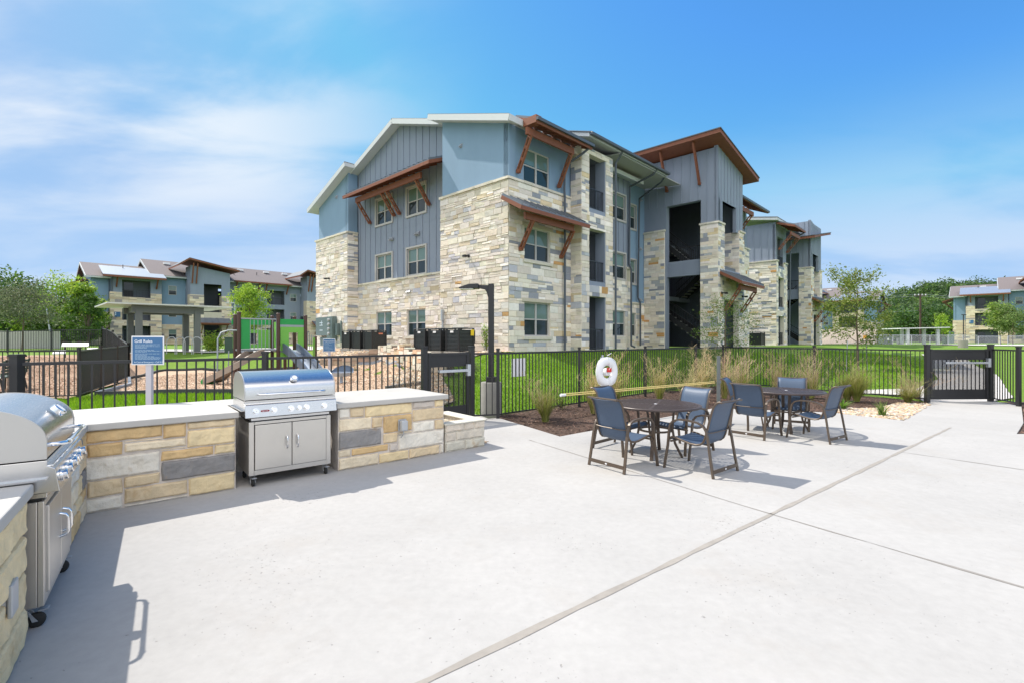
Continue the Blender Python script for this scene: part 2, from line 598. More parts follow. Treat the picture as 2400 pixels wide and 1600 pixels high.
for u, v, z in ((1, -3.6, .55), (5, -3.8, .55), (9, -5, .5), (14, -8, .5), (10, -9, .25), (14, -13, .35), (22, -10, .8), (24, -18, .8), (34, -12, 1.0), (38, -24, 1.0), (18, -20, .5)):
    p = W2(u, v); cp(p.x, p.y, z)
for x, y in ((-60, 20), (-40, 10), (-40, 45), (-60, 70), (-20, 60), (0, 70), (30, 60), (60, 60), (60, 30), (90, 60), (40, 90), (-40, 100), (90, 100), (40, 20), (60, 0)):
    cp(x, y, 1.02)
CPA = np.array(CP)


def Tz(x, y):
    x = np.asarray(x, dtype=float); y = np.asarray(y, dtype=float)
    dx = x[..., None] - CPA[:, 0]; dy = y[..., None] - CPA[:, 1]
    w = 1.0 / (dx * dx + dy * dy + 0.35) ** 2
    return (w * CPA[:, 2]).sum(-1) / w.sum(-1)


def tz(x, y): return float(Tz(x, y))


DECK = [Vector(p) for p in ((-30, -25), (45, -25), (45, 8.6), (9.0, 8.7), (10.34, 9.86), (12.9, 12.35), (13.2, 13.35), (11.2, 13.05), (8.15, 10.14), (7.43, 11.23), (5.0, 12.0), (.83, 8.47),
                            (-.3, 10.5), (-1.9, 9.55), (-5.6, 6.35), (-30, -13))]


BED = [(-.3, 10.5), (.83, 8.47), (5.0, 12.0), (7.43, 11.23), (8.15, 10.14), (11.2, 13.05), (11.25, 13.8), (8.9, 17.5), (8.1, 18.9), (3.4, 14.6), (-.35, 10.95)]
BED2 = [(9.0, 8.7), (10.34, 9.86), (12.9, 12.35), (13.2, 13.3), (20, 14), (24, 8.7)]
SUNK = [BED, BED2, [(-1.9, 9.5), (-.3, 10.4), (-1.0, 11.6), (-2.6, 11.0)]]


def in_poly(x, y, P):
    c = False
    n = len(P)
    for i in range(n):
        a, b = P[i], P[(i + 1) % n]
        if (a[1] > y) != (b[1] > y) and x < (b[0] - a[0]) * (y - a[1]) / (b[1] - a[1]) + a[0]:
            c = not c
    return c


def struct(o, kind='structure'):
    o['kind'] = kind
    return o


# ground: one sheet to the horizon, sunk a little below the deck slab
xs = np.concatenate([np.array([-1500, -700, -300, -150, -100]), np.arange(-80, 130, 1.0), np.array([150, 200, 350, 700, 1500])])
ys = np.concatenate([np.array([-1500, -500, -150, -60]), np.arange(-40, 110, 1.0), np.array([130, 170, 230, 320, 500, 900, 1800])])
gx, gy = np.meshgrid(xs, ys)
gz = Tz(gx, gy)
far = (np.hypot(gx, gy) > 105)
gz = np.where(far, 1.0, gz)
mb = MB()
for j in range(len(ys)):
    for i in range(len(xs)):
        x, y, z = gx[j, i], gy[j, i], gz[j, i]
        if in_poly(x, y, DECK) or any(in_poly(x, y, q) for q in SUNK): z = -0.09
        mb.v.append((x, y, z))
nx = len(xs)
for j in range(len(ys) - 1):
    for i in range(nx - 1):
        a = j * nx + i
        mb.f.append((a, a + 1, a + nx + 1)); mb.f.append((a, a + nx + 1, a + nx)); mb.c.append(None); mb.c.append(None)
ground = struct(mb.build('ground', M['grassground'], smooth='all', recalc=False))


def gh(x, y):                 # height of the ground sheet itself (bilinear)
    i = int(np.searchsorted(xs, x) - 1); j = int(np.searchsorted(ys, y) - 1)
    fx = (x - xs[i]) / (xs[i + 1] - xs[i]); fy = (y - ys[j]) / (ys[j + 1] - ys[j])
    z = [mb_g[(j + b) * nx + i + a][2] for b in (0, 1) for a in (0, 1)]
    if fx >= fy: return z[0] + fx * (z[1] - z[0]) + fy * (z[3] - z[1])
    return z[0] + fy * (z[2] - z[0]) + fx * (z[3] - z[2])


mb_g = mb.v


def drape(name, poly, m, dz=0.03, res=0.5, kind='structure', flat=None):
    bm = bmesh.new()
    vs = [bm.verts.new((p[0], p[1], 0)) for p in poly]
    f = bm.faces.new(vs)
    x0, x1 = min(p[0] for p in poly), max(p[0] for p in poly)
    y0, y1 = min(p[1] for p in poly), max(p[1] for p in poly)
    if flat is None:
        k = math.ceil(x0 / res) * res
        while k < x1:
            bmesh.ops.bisect_plane(bm, geom=bm.verts[:] + bm.edges[:] + bm.faces[:], plane_co=(k, 0, 0), plane_no=(1, 0, 0)); k += res
        k = math.ceil(y0 / res) * res
        while k < y1:
            bmesh.ops.bisect_plane(bm, geom=bm.verts[:] + bm.edges[:] + bm.faces[:], plane_co=(0, k, 0), plane_no=(0, 1, 0)); k += res
        for v in bm.verts: v.co.z = gh(v.co.x, v.co.y) + dz
    else:
        bmesh.ops.triangulate(bm, faces=bm.faces[:])
        for v in bm.verts: v.co.z = flat
    bmesh.ops.recalc_face_normals(bm, faces=bm.faces)
    me = bpy.data.meshes.new(name)
    bm.to_mesh(me)
    bm.free()
    for p in me.polygons:
        if flat is None: p.use_smooth = True
    me.materials.append(m)
    o = link(bpy.data.objects.new(name, me))
    o['kind'] = kind
    return o


# pool deck slab (real edge), with sawn joints as shallow dark grooves laid on it
mb = MB()
mb.prism([(p.x, p.y, -0.12) for p in DECK], (0, 0, 0.12))
deck = struct(mb.build('pool_deck', M['concrete']))
M['joint'] = mat('joint_filler', (0.30, 0.275, 0.245), 0.9, var=0.3, vs=8)
M['joint2'] = mat('joint_thin', (0.26, 0.24, 0.22), 0.9, var=0.3, vs=8)


def joint(a, b, w, m, dz=0.003, wob=0.004, seed=0):
    a, b = Vector((a[0], a[1], 0)), Vector((b[0], b[1], 0))
    n = max(4, int((b - a).length / 0.25))
    d = (b - a).normalized()
    s = Vector((-d.y, d.x, 0))
    rows = []
    rr = random.Random(seed)
    for i in range(n + 1):
        p = a.lerp(b, i / n)
        w1 = w / 2 + rr.uniform(-wob, wob) * 2
        o_ = rr.uniform(-wob, wob)
        rows.append([(p + s * (w1 + o_))[:2] + (dz,), (p - s * (w1 - o_))[:2] + (dz,)])
    mb = MB()
    mb.grid(rows)
    return struct(mb.build('deck_joint', m))


jx = G(1808, 1204)
jfar = G(2228, 1001)
jd = (jfar - jx).normalized()
joint(jx + jd * -9, jfar, 0.045, M['joint'], seed=1)
joint(G(1240, 1030), jx, 0.018, M['joint2'], seed=2)
jb = G(2400, 1376)
joint(jx, jx + (jb - jx) * 2.2, 0.02, M['joint2'], seed=3)
ja = G(2111, 1058)
joint(ja, ja + (G(2400, 1100) - ja) * 3, 0.018, M['joint2'], seed=4)

# ------------------------------------------------------------------ facades


class Fc:                       # a wall plane: s along it, z up, d outwards
    def __init__(f, ax, c, off=(0, 0)):
        f.ax, f.c = ax, c

    def p(f, s, z, d=0):
        a = f.ax
        if a == '-u': return (f.c - d, s, z)
        if a == '+u': return (f.c + d, s, z)
        if a == '-v': return (s, f.c - d, z)
        return (s, f.c + d, z)

    def box(f, mb, s0, s1, z0, z1, d0, d1, col=None):
        mb.hexa([f.p(s0, z0, d0), f.p(s1, z0, d0), f.p(s1, z0, d1), f.p(s0, z0, d1), f.p(s0, z1, d0), f.p(s1, z1, d0), f.p(s1, z1, d1), f.p(s0, z1, d1)], col)

    def slab(f, mb, s0, s1, z0, z1, holes=(), d0=-0.25, d1=0, col=None):
        ss = sorted({s0, s1} | {h for q in holes for h in (q[0], q[1]) if s0 < h < s1})
        zs = sorted({z0, z1} | {h for q in holes for h in (q[2], q[3]) if z0 < h < z1})
        for j in range(len(zs) - 1):
            zm = (zs[j] + zs[j + 1]) / 2
            run = None
            for i in range(len(ss) - 1):
                sm = (ss[i] + ss[i + 1]) / 2
                solid = not any(q[0] < sm < q[1] and q[2] < zm < q[3] for q in holes)
                if solid:
                    run = [ss[i], ss[i + 1]] if run is None else [run[0], ss[i + 1]]
                if run and (not solid or i == len(ss) - 2):
                    f.box(mb, run[0], run[1], zs[j], zs[j + 1], d0, d1, col)
                    run = None

    def poly(f, mb, pts, d0, d1, col=None):
        a = [Vector(f.p(s, z, d0)) for s, z in pts]
        mb.prism(a, Vector(f.p(0, 0, d1)) - Vector(f.p(0, 0, d0)), col)


PG = [((.63, .56, .49), 5), ((.69, .63, .56), 6), ((.73, .68, .63), 4), ((.60, .54, .45), 2), ((.47, .465, .50), 1.5), ((.58, .49, .36), 1.0), ((.52, .31, .13), .2), ((.66, .62, .52), 3)]
PL = [((.70, .64, .55), 5), ((.76, .70, .62), 5), ((.80, .76, .70), 4), ((.29, .31, .36), 1.9), ((.42, .44, .48), 1.6), ((.64, .53, .35), 1.3), ((.58, .33, .13), .2), ((.68, .62, .54), 2)]
PF = [((.66, .55, .42), 6), ((.70, .61, .48), 6), ((.58, .47, .35), 3), ((.32, .29, .29), 2)]
MORT = (.70, .66, .58)


def pick(r, pal):
    t = r.uniform(0, sum(w for _, w in pal))
    for c, w in pal:
        t -= w
        if t <= 0: break
    k = r.uniform(.86, 1.12)
    return (min(.95, c[0] * k * r.uniform(.97, 1.03)), min(.95, c[1] * k), min(.95, c[2] * k * r.uniform(.95, 1.05)))


def stone_rect(mb, f, a, b, za, zb, p, r, c, inset=0.007, tilt=0.012, d0=0):
    i = min(inset, (b - a) * .2, (zb - za) * .25)
    j = lambda: r.uniform(-.5, .5) * i * .7
    q = [f.p(a, za, d0), f.p(b, za, d0), f.p(b, zb, d0), f.p(a, zb, d0),
         f.p(a + i + j(), za + i + j(), d0 + p + r.uniform(-tilt, tilt)), f.p(b - i + j(), za + i + j(), d0 + p + r.uniform(-tilt, tilt)),
         f.p(b - i + j(), zb - i + j(), d0 + p + r.uniform(-tilt, tilt)), f.p(a + i + j(), zb - i + j(), d0 + p + r.uniform(-tilt, tilt))]
    mb.add(q, [(4, 5, 6, 7), (0, 1, 5, 4), (1, 2, 6, 5), (2, 3, 7, 6), (3, 0, 4, 7)], c)


def stones(mb, f, s0, s1, z0, z1, holes=(), seed=0, hs=(.12, .16, .2, .24), ls=(.2, .75), pal=PG, p=(.02, .05), tilt=0.010, g=0.006, d0=0):
    r = random.Random(seed)
    zs = [z0]
    while zs[-1] < z1 - .05: zs.append(min(z1, zs[-1] + r.choice(hs)))
    zs[-1] = z1
    for q in holes:
        for e in (q[2], q[3]):
            if z0 < e < z1:
                zs = [z for z in zs if abs(z - e) > .07 or z in (z0, z1)] + [e]
    zs = sorted(set(zs))
    for k in range(len(zs) - 1):
        za, zb = zs[k], zs[k + 1]
        zm = (za + zb) / 2
        iv = [(s0, s1)]
        for q in holes:
            if q[2] < zm < q[3]:
                ni = []
                for a, b in iv:
                    if q[0] > a: ni.append((a, min(b, q[0])))
                    if q[1] < b: ni.append((max(a, q[1]), b))
                iv = [t for t in ni if t[1] - t[0] > .02]
        for a, b in iv:
            x = a
            first = r.uniform(.1, .5)
            while x < b - 1e-4:
                ln = r.uniform(*ls) if x > a else first + ls[0] * .5
                if b - (x + ln) < ls[0] * .7: ln = b - x
                if ln > ls[1] * 1.5: ln = ln / 2
                if zb - za > .15 and r.random() < .3 and ln > .25:
                    zc = za + (zb - za) * r.uniform(.4, .6)
                    for u0, u1 in ((za, zc), (zc, zb)):
                        stone_rect(mb, f, x + g / 2, x + ln - g / 2, u0 + g / 2, u1 - g / 2, r.uniform(*p), r, pick(r, pal), tilt=tilt, d0=d0)
                else:
                    stone_rect(mb, f, x + g / 2, x + ln - g / 2, za + g / 2, zb - g / 2, r.uniform(*p), r, pick(r, pal), tilt=tilt, d0=d0)
                x += ln


def cap(mb, f, s0, s1, z, d0, d1, h=.1):
    r = random.Random(int(z * 100 + s0 * 10))
    x = s0
    while x < s1 - .01:
        ln = min(r.uniform(.5, .9), s1 - x)
        if s1 - x - ln < .25: ln = s1 - x
        f.box(mb, x + .004, x + ln - .004, z - h, z + r.uniform(-.006, .006), d0, d1 + r.uniform(-.012, .012), pick(r, [((.60, .57, .49), 1)]))
        x += ln


def battens(mb, f, s0, s1, zlo, zhi, holes=(), step=.55, off=0.0, w=.05, d=.03):
    """zhi may be a function of s"""
    s = s0 + off
    while s <= s1 + 1e-6:
        top = zhi(s) if callable(zhi) else zhi
        segs = [(zlo, top)]
        for q in holes:
            if q[0] - .06 < s < q[1] + .06:
                ns = []
                for a, b in segs:
                    if q[2] > a: ns.append((a, min(b, q[2] - .06)))
                    if q[3] < b: ns.append((max(a, q[3] + .06), b))
                segs = [t for t in ns if t[1] > t[0] + .03]
        for a, b in segs:
            f.box(mb, s - w / 2, s + w / 2, a, b, -.01, d)
        s += step


def window(parent, f, s0, s1, z0, z1, d=-.07, blind=.48, double=True, trim=False, seed=0):
    fw = .055
    mb = MB()
    f.box(mb, s0, s1, z0, z0 + fw, d - .04, d + .04)
    f.box(mb, s0, s1, z1 - fw, z1, d - .04, d + .04)
    f.box(mb, s0, s0 + fw, z0 + fw, z1 - fw, d - .04, d + .04)
    f.box(mb, s1 - fw, s1, z0 + fw, z1 - fw, d - .04, d + .04)
    sm, zm = (s0 + s1) / 2, (z0 + z1) / 2
    if double: f.box(mb, sm - .045, sm + .045, z0 + fw, z1 - fw, d - .04, d + .035)
    for a, b in (((s0 + fw, sm - .045), (sm + .045, s1 - fw)) if double else ((s0 + fw, s1 - fw),)):
        f.box(mb, a, b, zm - .025, zm + .025, d - .04, d + .03)
    if trim:
        f.box(mb, s0 - .09, s1 + .09, z1, z1 + .09, -.02, .035)
        f.box(mb, s0 - .09, s1 + .09, z0 - .09, z0, -.02, .035)
        f.box(mb, s0 - .09, s0, z0, z1, -.02, .034)
        f.box(mb, s1, s1 + .09, z0, z1, -.02, .034)
    o = mb.build('window', M['winframe'], parent)
    zb = z1 - (z1 - z0) * blind
    g = MB(); f.box(g, s0 + .02, s1 - .02, z0 + .02, zb, d - .012, d)
    sub(g.build('pane', M['glass'], recalc=True), o)
    if blind > 0:
        g = MB(); f.box(g, s0 + .02, s1 - .02, zb, z1 - .02, d - .012, d)
        sub(g.build('blind', M['blindglass'], recalc=True), o)
    return o


def railing(parent, f, s0, s1, z0, h=1.0, d=-.06, step=.11, name='railing', m='ironblue'):
    mb = MB()
    f.box(mb, s0, s1, z0 + h - .04, z0 + h, d - .025, d + .025)
    f.box(mb, s0, s1, z0 + .06, z0 + .09, d - .015, d + .015)
    s = s0 + step / 2
    while s < s1:
        f.box(mb, s - .009, s + .009, z0 + .09, z0 + h - .04, d - .009, d + .009); s += step
    f.box(mb, (s0 + s1) / 2 - .02, (s0 + s1) / 2 + .02, z0, z0 + h - .04, d - .02, d + .02)
    return mb.build(name, M[m], parent)


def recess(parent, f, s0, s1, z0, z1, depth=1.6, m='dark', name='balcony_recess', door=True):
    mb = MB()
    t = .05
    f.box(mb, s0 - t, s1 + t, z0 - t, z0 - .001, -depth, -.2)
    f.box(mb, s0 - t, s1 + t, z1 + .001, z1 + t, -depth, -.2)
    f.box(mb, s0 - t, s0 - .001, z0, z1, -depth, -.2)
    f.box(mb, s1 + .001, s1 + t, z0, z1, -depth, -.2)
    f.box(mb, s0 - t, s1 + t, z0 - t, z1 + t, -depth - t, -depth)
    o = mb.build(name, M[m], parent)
    if door:
        w = (s1 - s0)
        d = MB(); f.box(d, s0 + w * .12, s0 + w * .12 + min(1.0, w * .5), z0, z0 + 2.05, -depth, -depth + .03)
        sub(d.build('balcony_door', M['glass']), o)
    return o


def brace(parent, a, b, w=.09, name='brace'):
    """slotted timber strut: two rails with blocks, a shoe at the wall end b"""
    a, b = Vector(a), Vector(b)
    mb = MB()
    d = (b - a).normalized()
    side = d.cross(Vector((0, 0, 1))).normalized()
    n = side.cross(d).normalized()
    for k in (-.07, .07):
        mb.beam(a + n * k, b + n * k, w, .05, up=n)
    for t in (.0, .3, .62, .93):
        p = a.lerp(b, t)
        mb.beam(p, p + d * .12, w * .95, .09, up=n)
    mb.box(b.x - .07, b.x + .07, b.y - .07, b.y + .07, b.z - .07, b.z + .07)
    return mb.build(name, M['brown'], parent)


def downspout(parent, pts, name='downspout', w=.085):
    mb = MB()
    for a, b in zip(pts[:-1], pts[1:]):
        mb.tube([a, b], w * .62, n=6)
    return mb.build(name, M['gutter'], parent, smooth=True)


def canopy(parent, f, s0, s1, zw, zf, dep, beam, feet, zb, zfeet, roofm='metalroof', seams=.4, beamd=None, extra=0, braces=True):
    """lean-to: roof from wall height zw to front height zf, dep out; beam (s range), braces with feet at s positions"""
    top = MB()
    th = .05
    P = [f.p(s0, zw, .0), f.p(s1, zw, .0), f.p(s1, zf, dep), f.p(s0, zf, dep)]
    top.prism([(p[0], p[1], p[2] + .02) for p in P], (0, 0, th))
    k = s0 + .06
    while k < s1:
        a, b = Vector(f.p(k, zw + .05, 0)), Vector(f.p(k, zf + .05, dep))
        top.beam(a + Vector((0, 0, .05)), b + Vector((0, 0, .05)), .025, .06); k += seams
    r = top.build('canopy_roof', M[roofm], parent)
    fr = MB()
    fr.prism([(p[0], p[1], p[2] - .02) for p in P], (0, 0, .038))
    # fascia boards
    fr.beam(Vector(f.p(s0, zf - .05, dep)), Vector(f.p(s1, zf - .05, dep)), .04, .15)
    for s in (s0, s1):
        fr.beam(Vector(f.p(s, zw - .05, 0)), Vector(f.p(s, zf - .05, dep)), .04, .15)
    k = s0 + .5
    while k < s1 - .2:
        fr.beam(Vector(f.p(k, zw - .07, 0)), Vector(f.p(k, zf - .06, dep - .03)), .05, .1); k += .6
    b = fr.build('canopy_frame', M['brown'], parent)
    bd = beamd if beamd is not None else dep * .78
    bm = MB()
    f.box(bm, beam[0], beam[1], zb, zb + .27, bd - .05, bd + .05)
    sub(bm.build('beam', M['brown']), b)
    if braces:
        for s in feet:
            brace(parent, f.p(s, zb + .05, bd), f.p(s, zfeet, .1))
    return r


def vent(parent, f, s, z, n=2):
    mb = MB()
    f.box(mb, s - .18 * n / 2, s + .18 * n / 2, z - .09, z + .09, 0, .03)
    for k in range(n):
        c = s + (k - (n - 1) / 2) * .2
        mb.prism([f.p(c - .07, z - .08, .03), f.p(c - .07, z + .08, .03), f.p(c - .07, z - .06, .14)], Vector(f.p(.14, 0, 0)) - Vector(f.p(0, 0, 0)))
    return mb.build('wall_vent', M['galv'], parent)


def wall_light(parent, f, s, z):
    mb = MB()
    f.box(mb, s - .05, s + .05, z - .06, z + .06, .0, .06)
    f.box(mb, s - .04, s + .04, z - .03, z + .03, .06, .2)
    f.box(mb, s - .07, s + .07, z - .07, z + .02, .2, .34)
    return mb.build('wall_light', M['black'], parent)


ZG = 1.2


def building(name, label, cat, loc, rz, group=None):
    t = thing(name, label, cat, (loc[0], loc[1], ZG), rz, group)
    ZOFF[t] = -ZG
    return t


def roof_plane(parent, name, pts, m, th=.06, dz=0):
    mb = MB()
    mb.prism([(p[0], p[1], p[2] + dz) for p in pts], (0, 0, th))
    return mb.build(name, M[m], parent)


# ================================================================== main apartment building
BA = building('apartment_building', 'largest three storey stone and blue apartment building, nearest behind the pool fence', 'building', C0, TH)
zr = lambda v: 12.84 - .314 * (8.6 - v) if v < 8.6 else 12.84 - .36 * (v - 8.6)
ST, BL, GR = MB(), MB(), MB()
fa = Fc('-u', 0)
# near gable block
fa.slab(ST, 0, 4.3, .9, 8.0, d0=-.4, d1=0, col=MORT)
stones(ST, fa, 0, 4.3, .9, 7.97, seed=1, p=(.015, .04), tilt=.012, hs=(.13, .17, .21, .26), ls=(.22, .75))
cap(ST, fa, -.04, 4.34, 8.07, -.3, .09)
fa.poly(BL, [(0, 7.95), (4.2, 7.95), (4.2, zr(4.2)), (0, zr(0))], -.4, -.02)
# recessed centre
fc = Fc('-u', .64)
wins = [(9.33, 10.93, 7.97, 9.38), (6.32, 7.92, 7.97, 9.38), (9.33, 10.93, 4.92, 6.28), (6.32, 7.92, 4.92, 6.28), (9.33, 10.93, 1.84, 3.18), (6.32, 7.92, 1.84, 3.18)]
fc.slab(ST, 4.2, 12.96, .9, 4.80, holes=wins, d0=-.3, d1=0, col=MORT)
stones(ST, fc, 4.2, 12.96, .9, 4.78, holes=wins, seed=2, p=(.012, .035), tilt=.010, hs=(.13, .17, .21, .26), ls=(.22, .75))
for q in wins[4:]:
    fc.box(ST, q[0] - .1, q[1] + .1, q[2] - .13, q[2] - .005, -.1, .11, (.60, .57, .49))
cap(ST, fc, 4.2, 12.96, 4.88, -.2, .09)
fc.slab(GR, 4.2, 12.96, 4.86, 9.9, holes=wins, d0=-.3, d1=-.03)
fc.poly(GR, [(4.2, 9.9), (12.96, 9.9), (12.96, zr(12.96)), (8.6, zr(8.6)), (4.2, zr(4.2))], -.3, -.03)
fb = Fc('-u', .67)
battens(GR, fb, 4.25, 12.9, 4.9, lambda s: zr(s) - .02, holes=wins, step=.553, off=.16)
for z in (7.42, 10.32): fb.box(GR, 4.2, 12.96, z, z + .012, 0, .006)
for q, b, i in zip(wins, (.45, .5, .5, .52, .5, .5), range(6)):
    window(BA, fc, q[0], q[1], q[2], q[3], d=-.09, blind=b, trim=i < 4)
for s, z in ((9.3, 10.17), (6.9, 10.15), (9.35, 7.02), (7.0, 6.95), (9.6, 4.3), (7.7, 4.12)): vent(BA, fc, s, z)
# far gable block
fa.slab(ST, 12.96, 17.04, .9, 7.82, d0=-.4, d1=0, col=MORT)
stones(ST, fa, 12.96, 17.04, .9, 7.80, seed=3, p=(.015, .04), tilt=.012, hs=(.13, .17, .21, .26), ls=(.22, .75))
cap(ST, fa, 12.92, 17.08, 7.9, -.3, .09)
fr_ = Fc('-v', 12.96)
fr_.slab(ST, .0, .64, .9, 7.82, d0=-.3, d1=0, col=MORT)
stones(ST, fr_, 0, .64, .9, 7.80, seed=4, pal=PL, ls=(.25, .64))
cap(ST, fr_, -.05, .64, 7.9, -.2, .07)
BLn = BL; BL = MB()
fa.poly(BL, [(12.98, 7.8), (16.75, 7.8), (16.75, zr(16.75)), (12.98, zr(12.98))], -.4, -.05)
BL.prism([(0.05, 12.99, 7.8), (.64, 12.99, 7.8), (.64, 12.99, zr(12.99)), (0.05, 12.99, zr(12.99))], (0, .3, 0))
BL.build('stucco_wall', M['blue'], BA); BL = BLn
GR.build('board_and_batten_wall', M['grey'], BA); GR = MB()
# long facade: corner block
fl = Fc('-v', 0)
lw = [(.9, 2.54, 1.8, 3.2), (.9, 2.54, 4.92, 6.28), (.9, 2.54, 8.10, 9.48)]
fl.slab(ST, 0, 4.0, .9, 8.0, holes=lw, d0=-.3, d1=0, col=MORT)
stones(ST, fl, 0.02, 4.0, .9, 7.97, holes=lw, seed=5, hs=(.16, .2, .24, .3), ls=(.25, .95), pal=PL, p=(.012, .03), tilt=.006)
cap(ST, fl, -.04, 4.04, 8.07, -.2, .07)
for q in lw[:2]:
    fl.box(ST, q[0] - .1, q[1] + .1, q[2] - .13, q[2] - .005, -.1, .08, (.60, .57, .49))
    fl.box(ST, q[0] - .16, q[1] + .16, q[3] + .005, q[3] + .15, -.1, .05, (.50, .46, .37))
fl.slab(BL, 0.02, 4.05, 8.0, 10.2, holes=lw, d0=-.3, d1=-.04)
for q, b in zip(lw, (.5, .48, .45)): window(BA, fl, q[0], q[1], q[2], q[3], d=-.12, blind=b)
# balcony bay
fy = Fc('-v', -.6)
ops = [(4.57, 5.93, 1.2, 3.62), (4.57, 5.93, 4.12, 6.68), (4.57, 5.93, 7.42, 10.02)]
fy.slab(ST, 4.0, 6.52, .9, 10.3, holes=ops, d0=-.3, d1=0, col=MORT)
stones(ST, fy, 4.0, 6.52, .9, 10.28, holes=ops, seed=6, hs=(.16, .2, .24, .3), ls=(.2, .8), pal=PL, p=(.012, .03), tilt=.006)
f2 = Fc('-u', 4.0)
f2.slab(ST, -.6, 0, .9, 10.3, d0=-.3, d1=0, col=MORT)
stones(ST, f2, -.6, 0, .9, 10.28, seed=7, hs=(.16, .2, .24, .3), ls=(.25, .6), pal=PL, p=(.012, .03), tilt=.006)
for q in ops:
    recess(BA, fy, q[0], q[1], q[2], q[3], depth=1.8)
    if q[2] > 2:
        mb = MB(); fy.box(mb, q[0] + .003, q[1] - .003, q[2], q[2] + .2, -.28, -.02); mb.build('balcony_curb', M['grey'], BA)
    railing(BA, fy, q[0] + .02, q[1] - .02, q[2] + (.2 if q[2] > 2 else 0), h=.95, d=-.12)
mb = MB()
for q in ops: fy.box(mb, q[1] - .06, q[1] - .002, q[2] + (.2 if q[2] > 2 else 0), q[3], -.55, -.02)
mb.build('balcony_jamb', M['grey'], BA)
# grey and blue recessed walls
fg = Fc('-v', .65)
gw = [(8.16, 9.76, 1.84, 3.2), (8.16, 9.76, 4.92, 6.28), (8.16, 9.76, 8.08, 9.43)]
fg.slab(ST, 6.3, 10.3, .9, 5.5, holes=gw, d0=-.3, d1=0, col=MORT)
stones(ST, fg, 6.3, 10.3, .9, 4.85, holes=gw, seed=8, pal=PL, p=(.01, .03), tilt=.006)
fg.slab(ST, 9.82, 10.34, 4.85, 5.55, d0=-.3, d1=0.02, col=(.48, .45, .35))
cap(ST, fg, 9.8, 10.36, 5.62, -.2, .09)
fg.slab(GR, 6.3, 10.3, 4.85, 10.75, holes=gw, d0=-.3, d1=-.02)
battens(GR, Fc('-v', .67), 6.6, 10.3, 4.9, 10.7, holes=gw, step=.5)
for q, b in zip(gw, (.5, .5, .45)): window(BA, fg, q[0], q[1], q[2], q[3], d=-.09, blind=b, trim=q[2] > 4)
ff = Fc('-v', 1.3)
bw = [(11.0, 12.03, 1.84, 3.2), (11.0, 12.03, 4.92, 6.28), (11.0, 12.03, 8.1, 9.46)]
ff.slab(ST, 10.3, 13, .9, 3.75, holes=bw, d0=-.3, d1=0, col=MORT)
stones(ST, ff, 10.3, 13, .9, 3.73, holes=bw, seed=9, pal=PL, p=(.01, .03), tilt=.006)
cap(ST, ff, 10.3, 13, 3.83, -.2, .08)
BL.build('stucco_wall', M['blue'], BA); BL = MB()
ff.slab(BL, 10.3, 13.1, 3.8, 10.9, holes=bw, d0=-.3, d1=-.02)
for q, b in zip(bw, (.5, .5, .45)): window(BA, ff, q[0], q[1], q[2], q[3], d=-.09, blind=b, double=False, trim=q[2] > 4)
for z in (9.95, 7.05, 4.0): vent(BA, ff, 12.55, z, 1)
GR.box(10.3, 10.34, .66, 1.3, 5.6, 10.75)
# section beyond the stair tower
GR.build('board_and_batten_wall', M['grey'], BA); GR = MB()
fz = Fc('-v', -1.5)
zo = [(18.3, 20.6, 1.2, 3.6), (18.3, 20.6, 4.12, 6.7), (18.3, 20.6, 7.42, 10.0)]
fz.slab(ST, 17.2, 22.8, .9, 7.95, holes=zo, d0=-.3, d1=0, col=MORT)
stones(ST, fz, 17.2, 22.8, .9, 7.95, holes=zo, seed=10, pal=PL, p=(.01, .03), tilt=.006)
cap(ST, fz, 20.6, 22.84, 8.05, -.2, .08)
fz.slab(GR, 16.9, 22.3, 7.95, 10.7, holes=zo, d0=-.3, d1=-.05)
battens(GR, Fc('-v', -1.45), 20.7, 22.3, 8.1, 10.6, step=.5)
for q in zo:
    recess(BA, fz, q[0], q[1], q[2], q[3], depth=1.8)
    if q[2] > 2:
        mb = MB(); fz.box(mb, q[0] + .003, q[1] - .003, q[2], q[2] + .2, -.28, .03); mb.build('balcony_curb', M['grey'], BA)
    railing(BA, fz, q[0] + .02, q[1] - .02, q[2] + (.2 if q[2] > 2 else 0), h=.95, d=-.12)
GR.box(22.0, 22.3, -1.5, 3, 1.2, 10.7)
# body of the building (blocks light)
core = MB()
core.box(.95, 1.0, .35, 16.7, 1.2, 10.1)
core.box(.4, 22.3, 16.4, 16.7, 1.2, 9.8)
core.box(22.0, 22.3, 3, 16.7, 1.2, 10.7)
core.box(13.1, 16.9, 3.2, 3.3, 1.2, 12)
core.box(16.9, 17.2, -1.2, 3.3, 1.2, 10.7)
core.build('inner_wall', M['dark'], BA)
ST.build('stone_wall', M['stone'], BA)
BL.build('stucco_wall', M['blue'], BA)
GR.build('board_and_batten_wall', M['grey'], BA)
mb = MB()
for z_, a_, b_ in ((9.22, .02, 4.18), (9.22, 13.0, 16.7)): fa.box(mb, a_, b_, z_, z_ + .012, -.03, -.012 if a_ < 5 else -.045)
mb.build('wall_joint', M['joint2'], BA) if False else None
wall_light(BA, fa, 2.33, 5.2); wall_light(BA, fa, 15.2, 5.35)
for s, z in ((2.9, 10.05), (14.35, 10.15)): vent(BA, Fc('-u', .05), s, z, 1)
mb = MB(); fa.box(mb, 4.0, 4.12, 2.5, 3.0, .03, .14); fa.box(mb, 4.02, 4.1, 1.2, 2.5, .05, .1); mb.build('conduit_box', M['galv'], BA)
mb = MB(); fc.box(mb, 12.4, 12.85, 1.95, 2.4, .05, .16); mb.build('hose_bib_cover', M['white'], BA, bevel=.03)
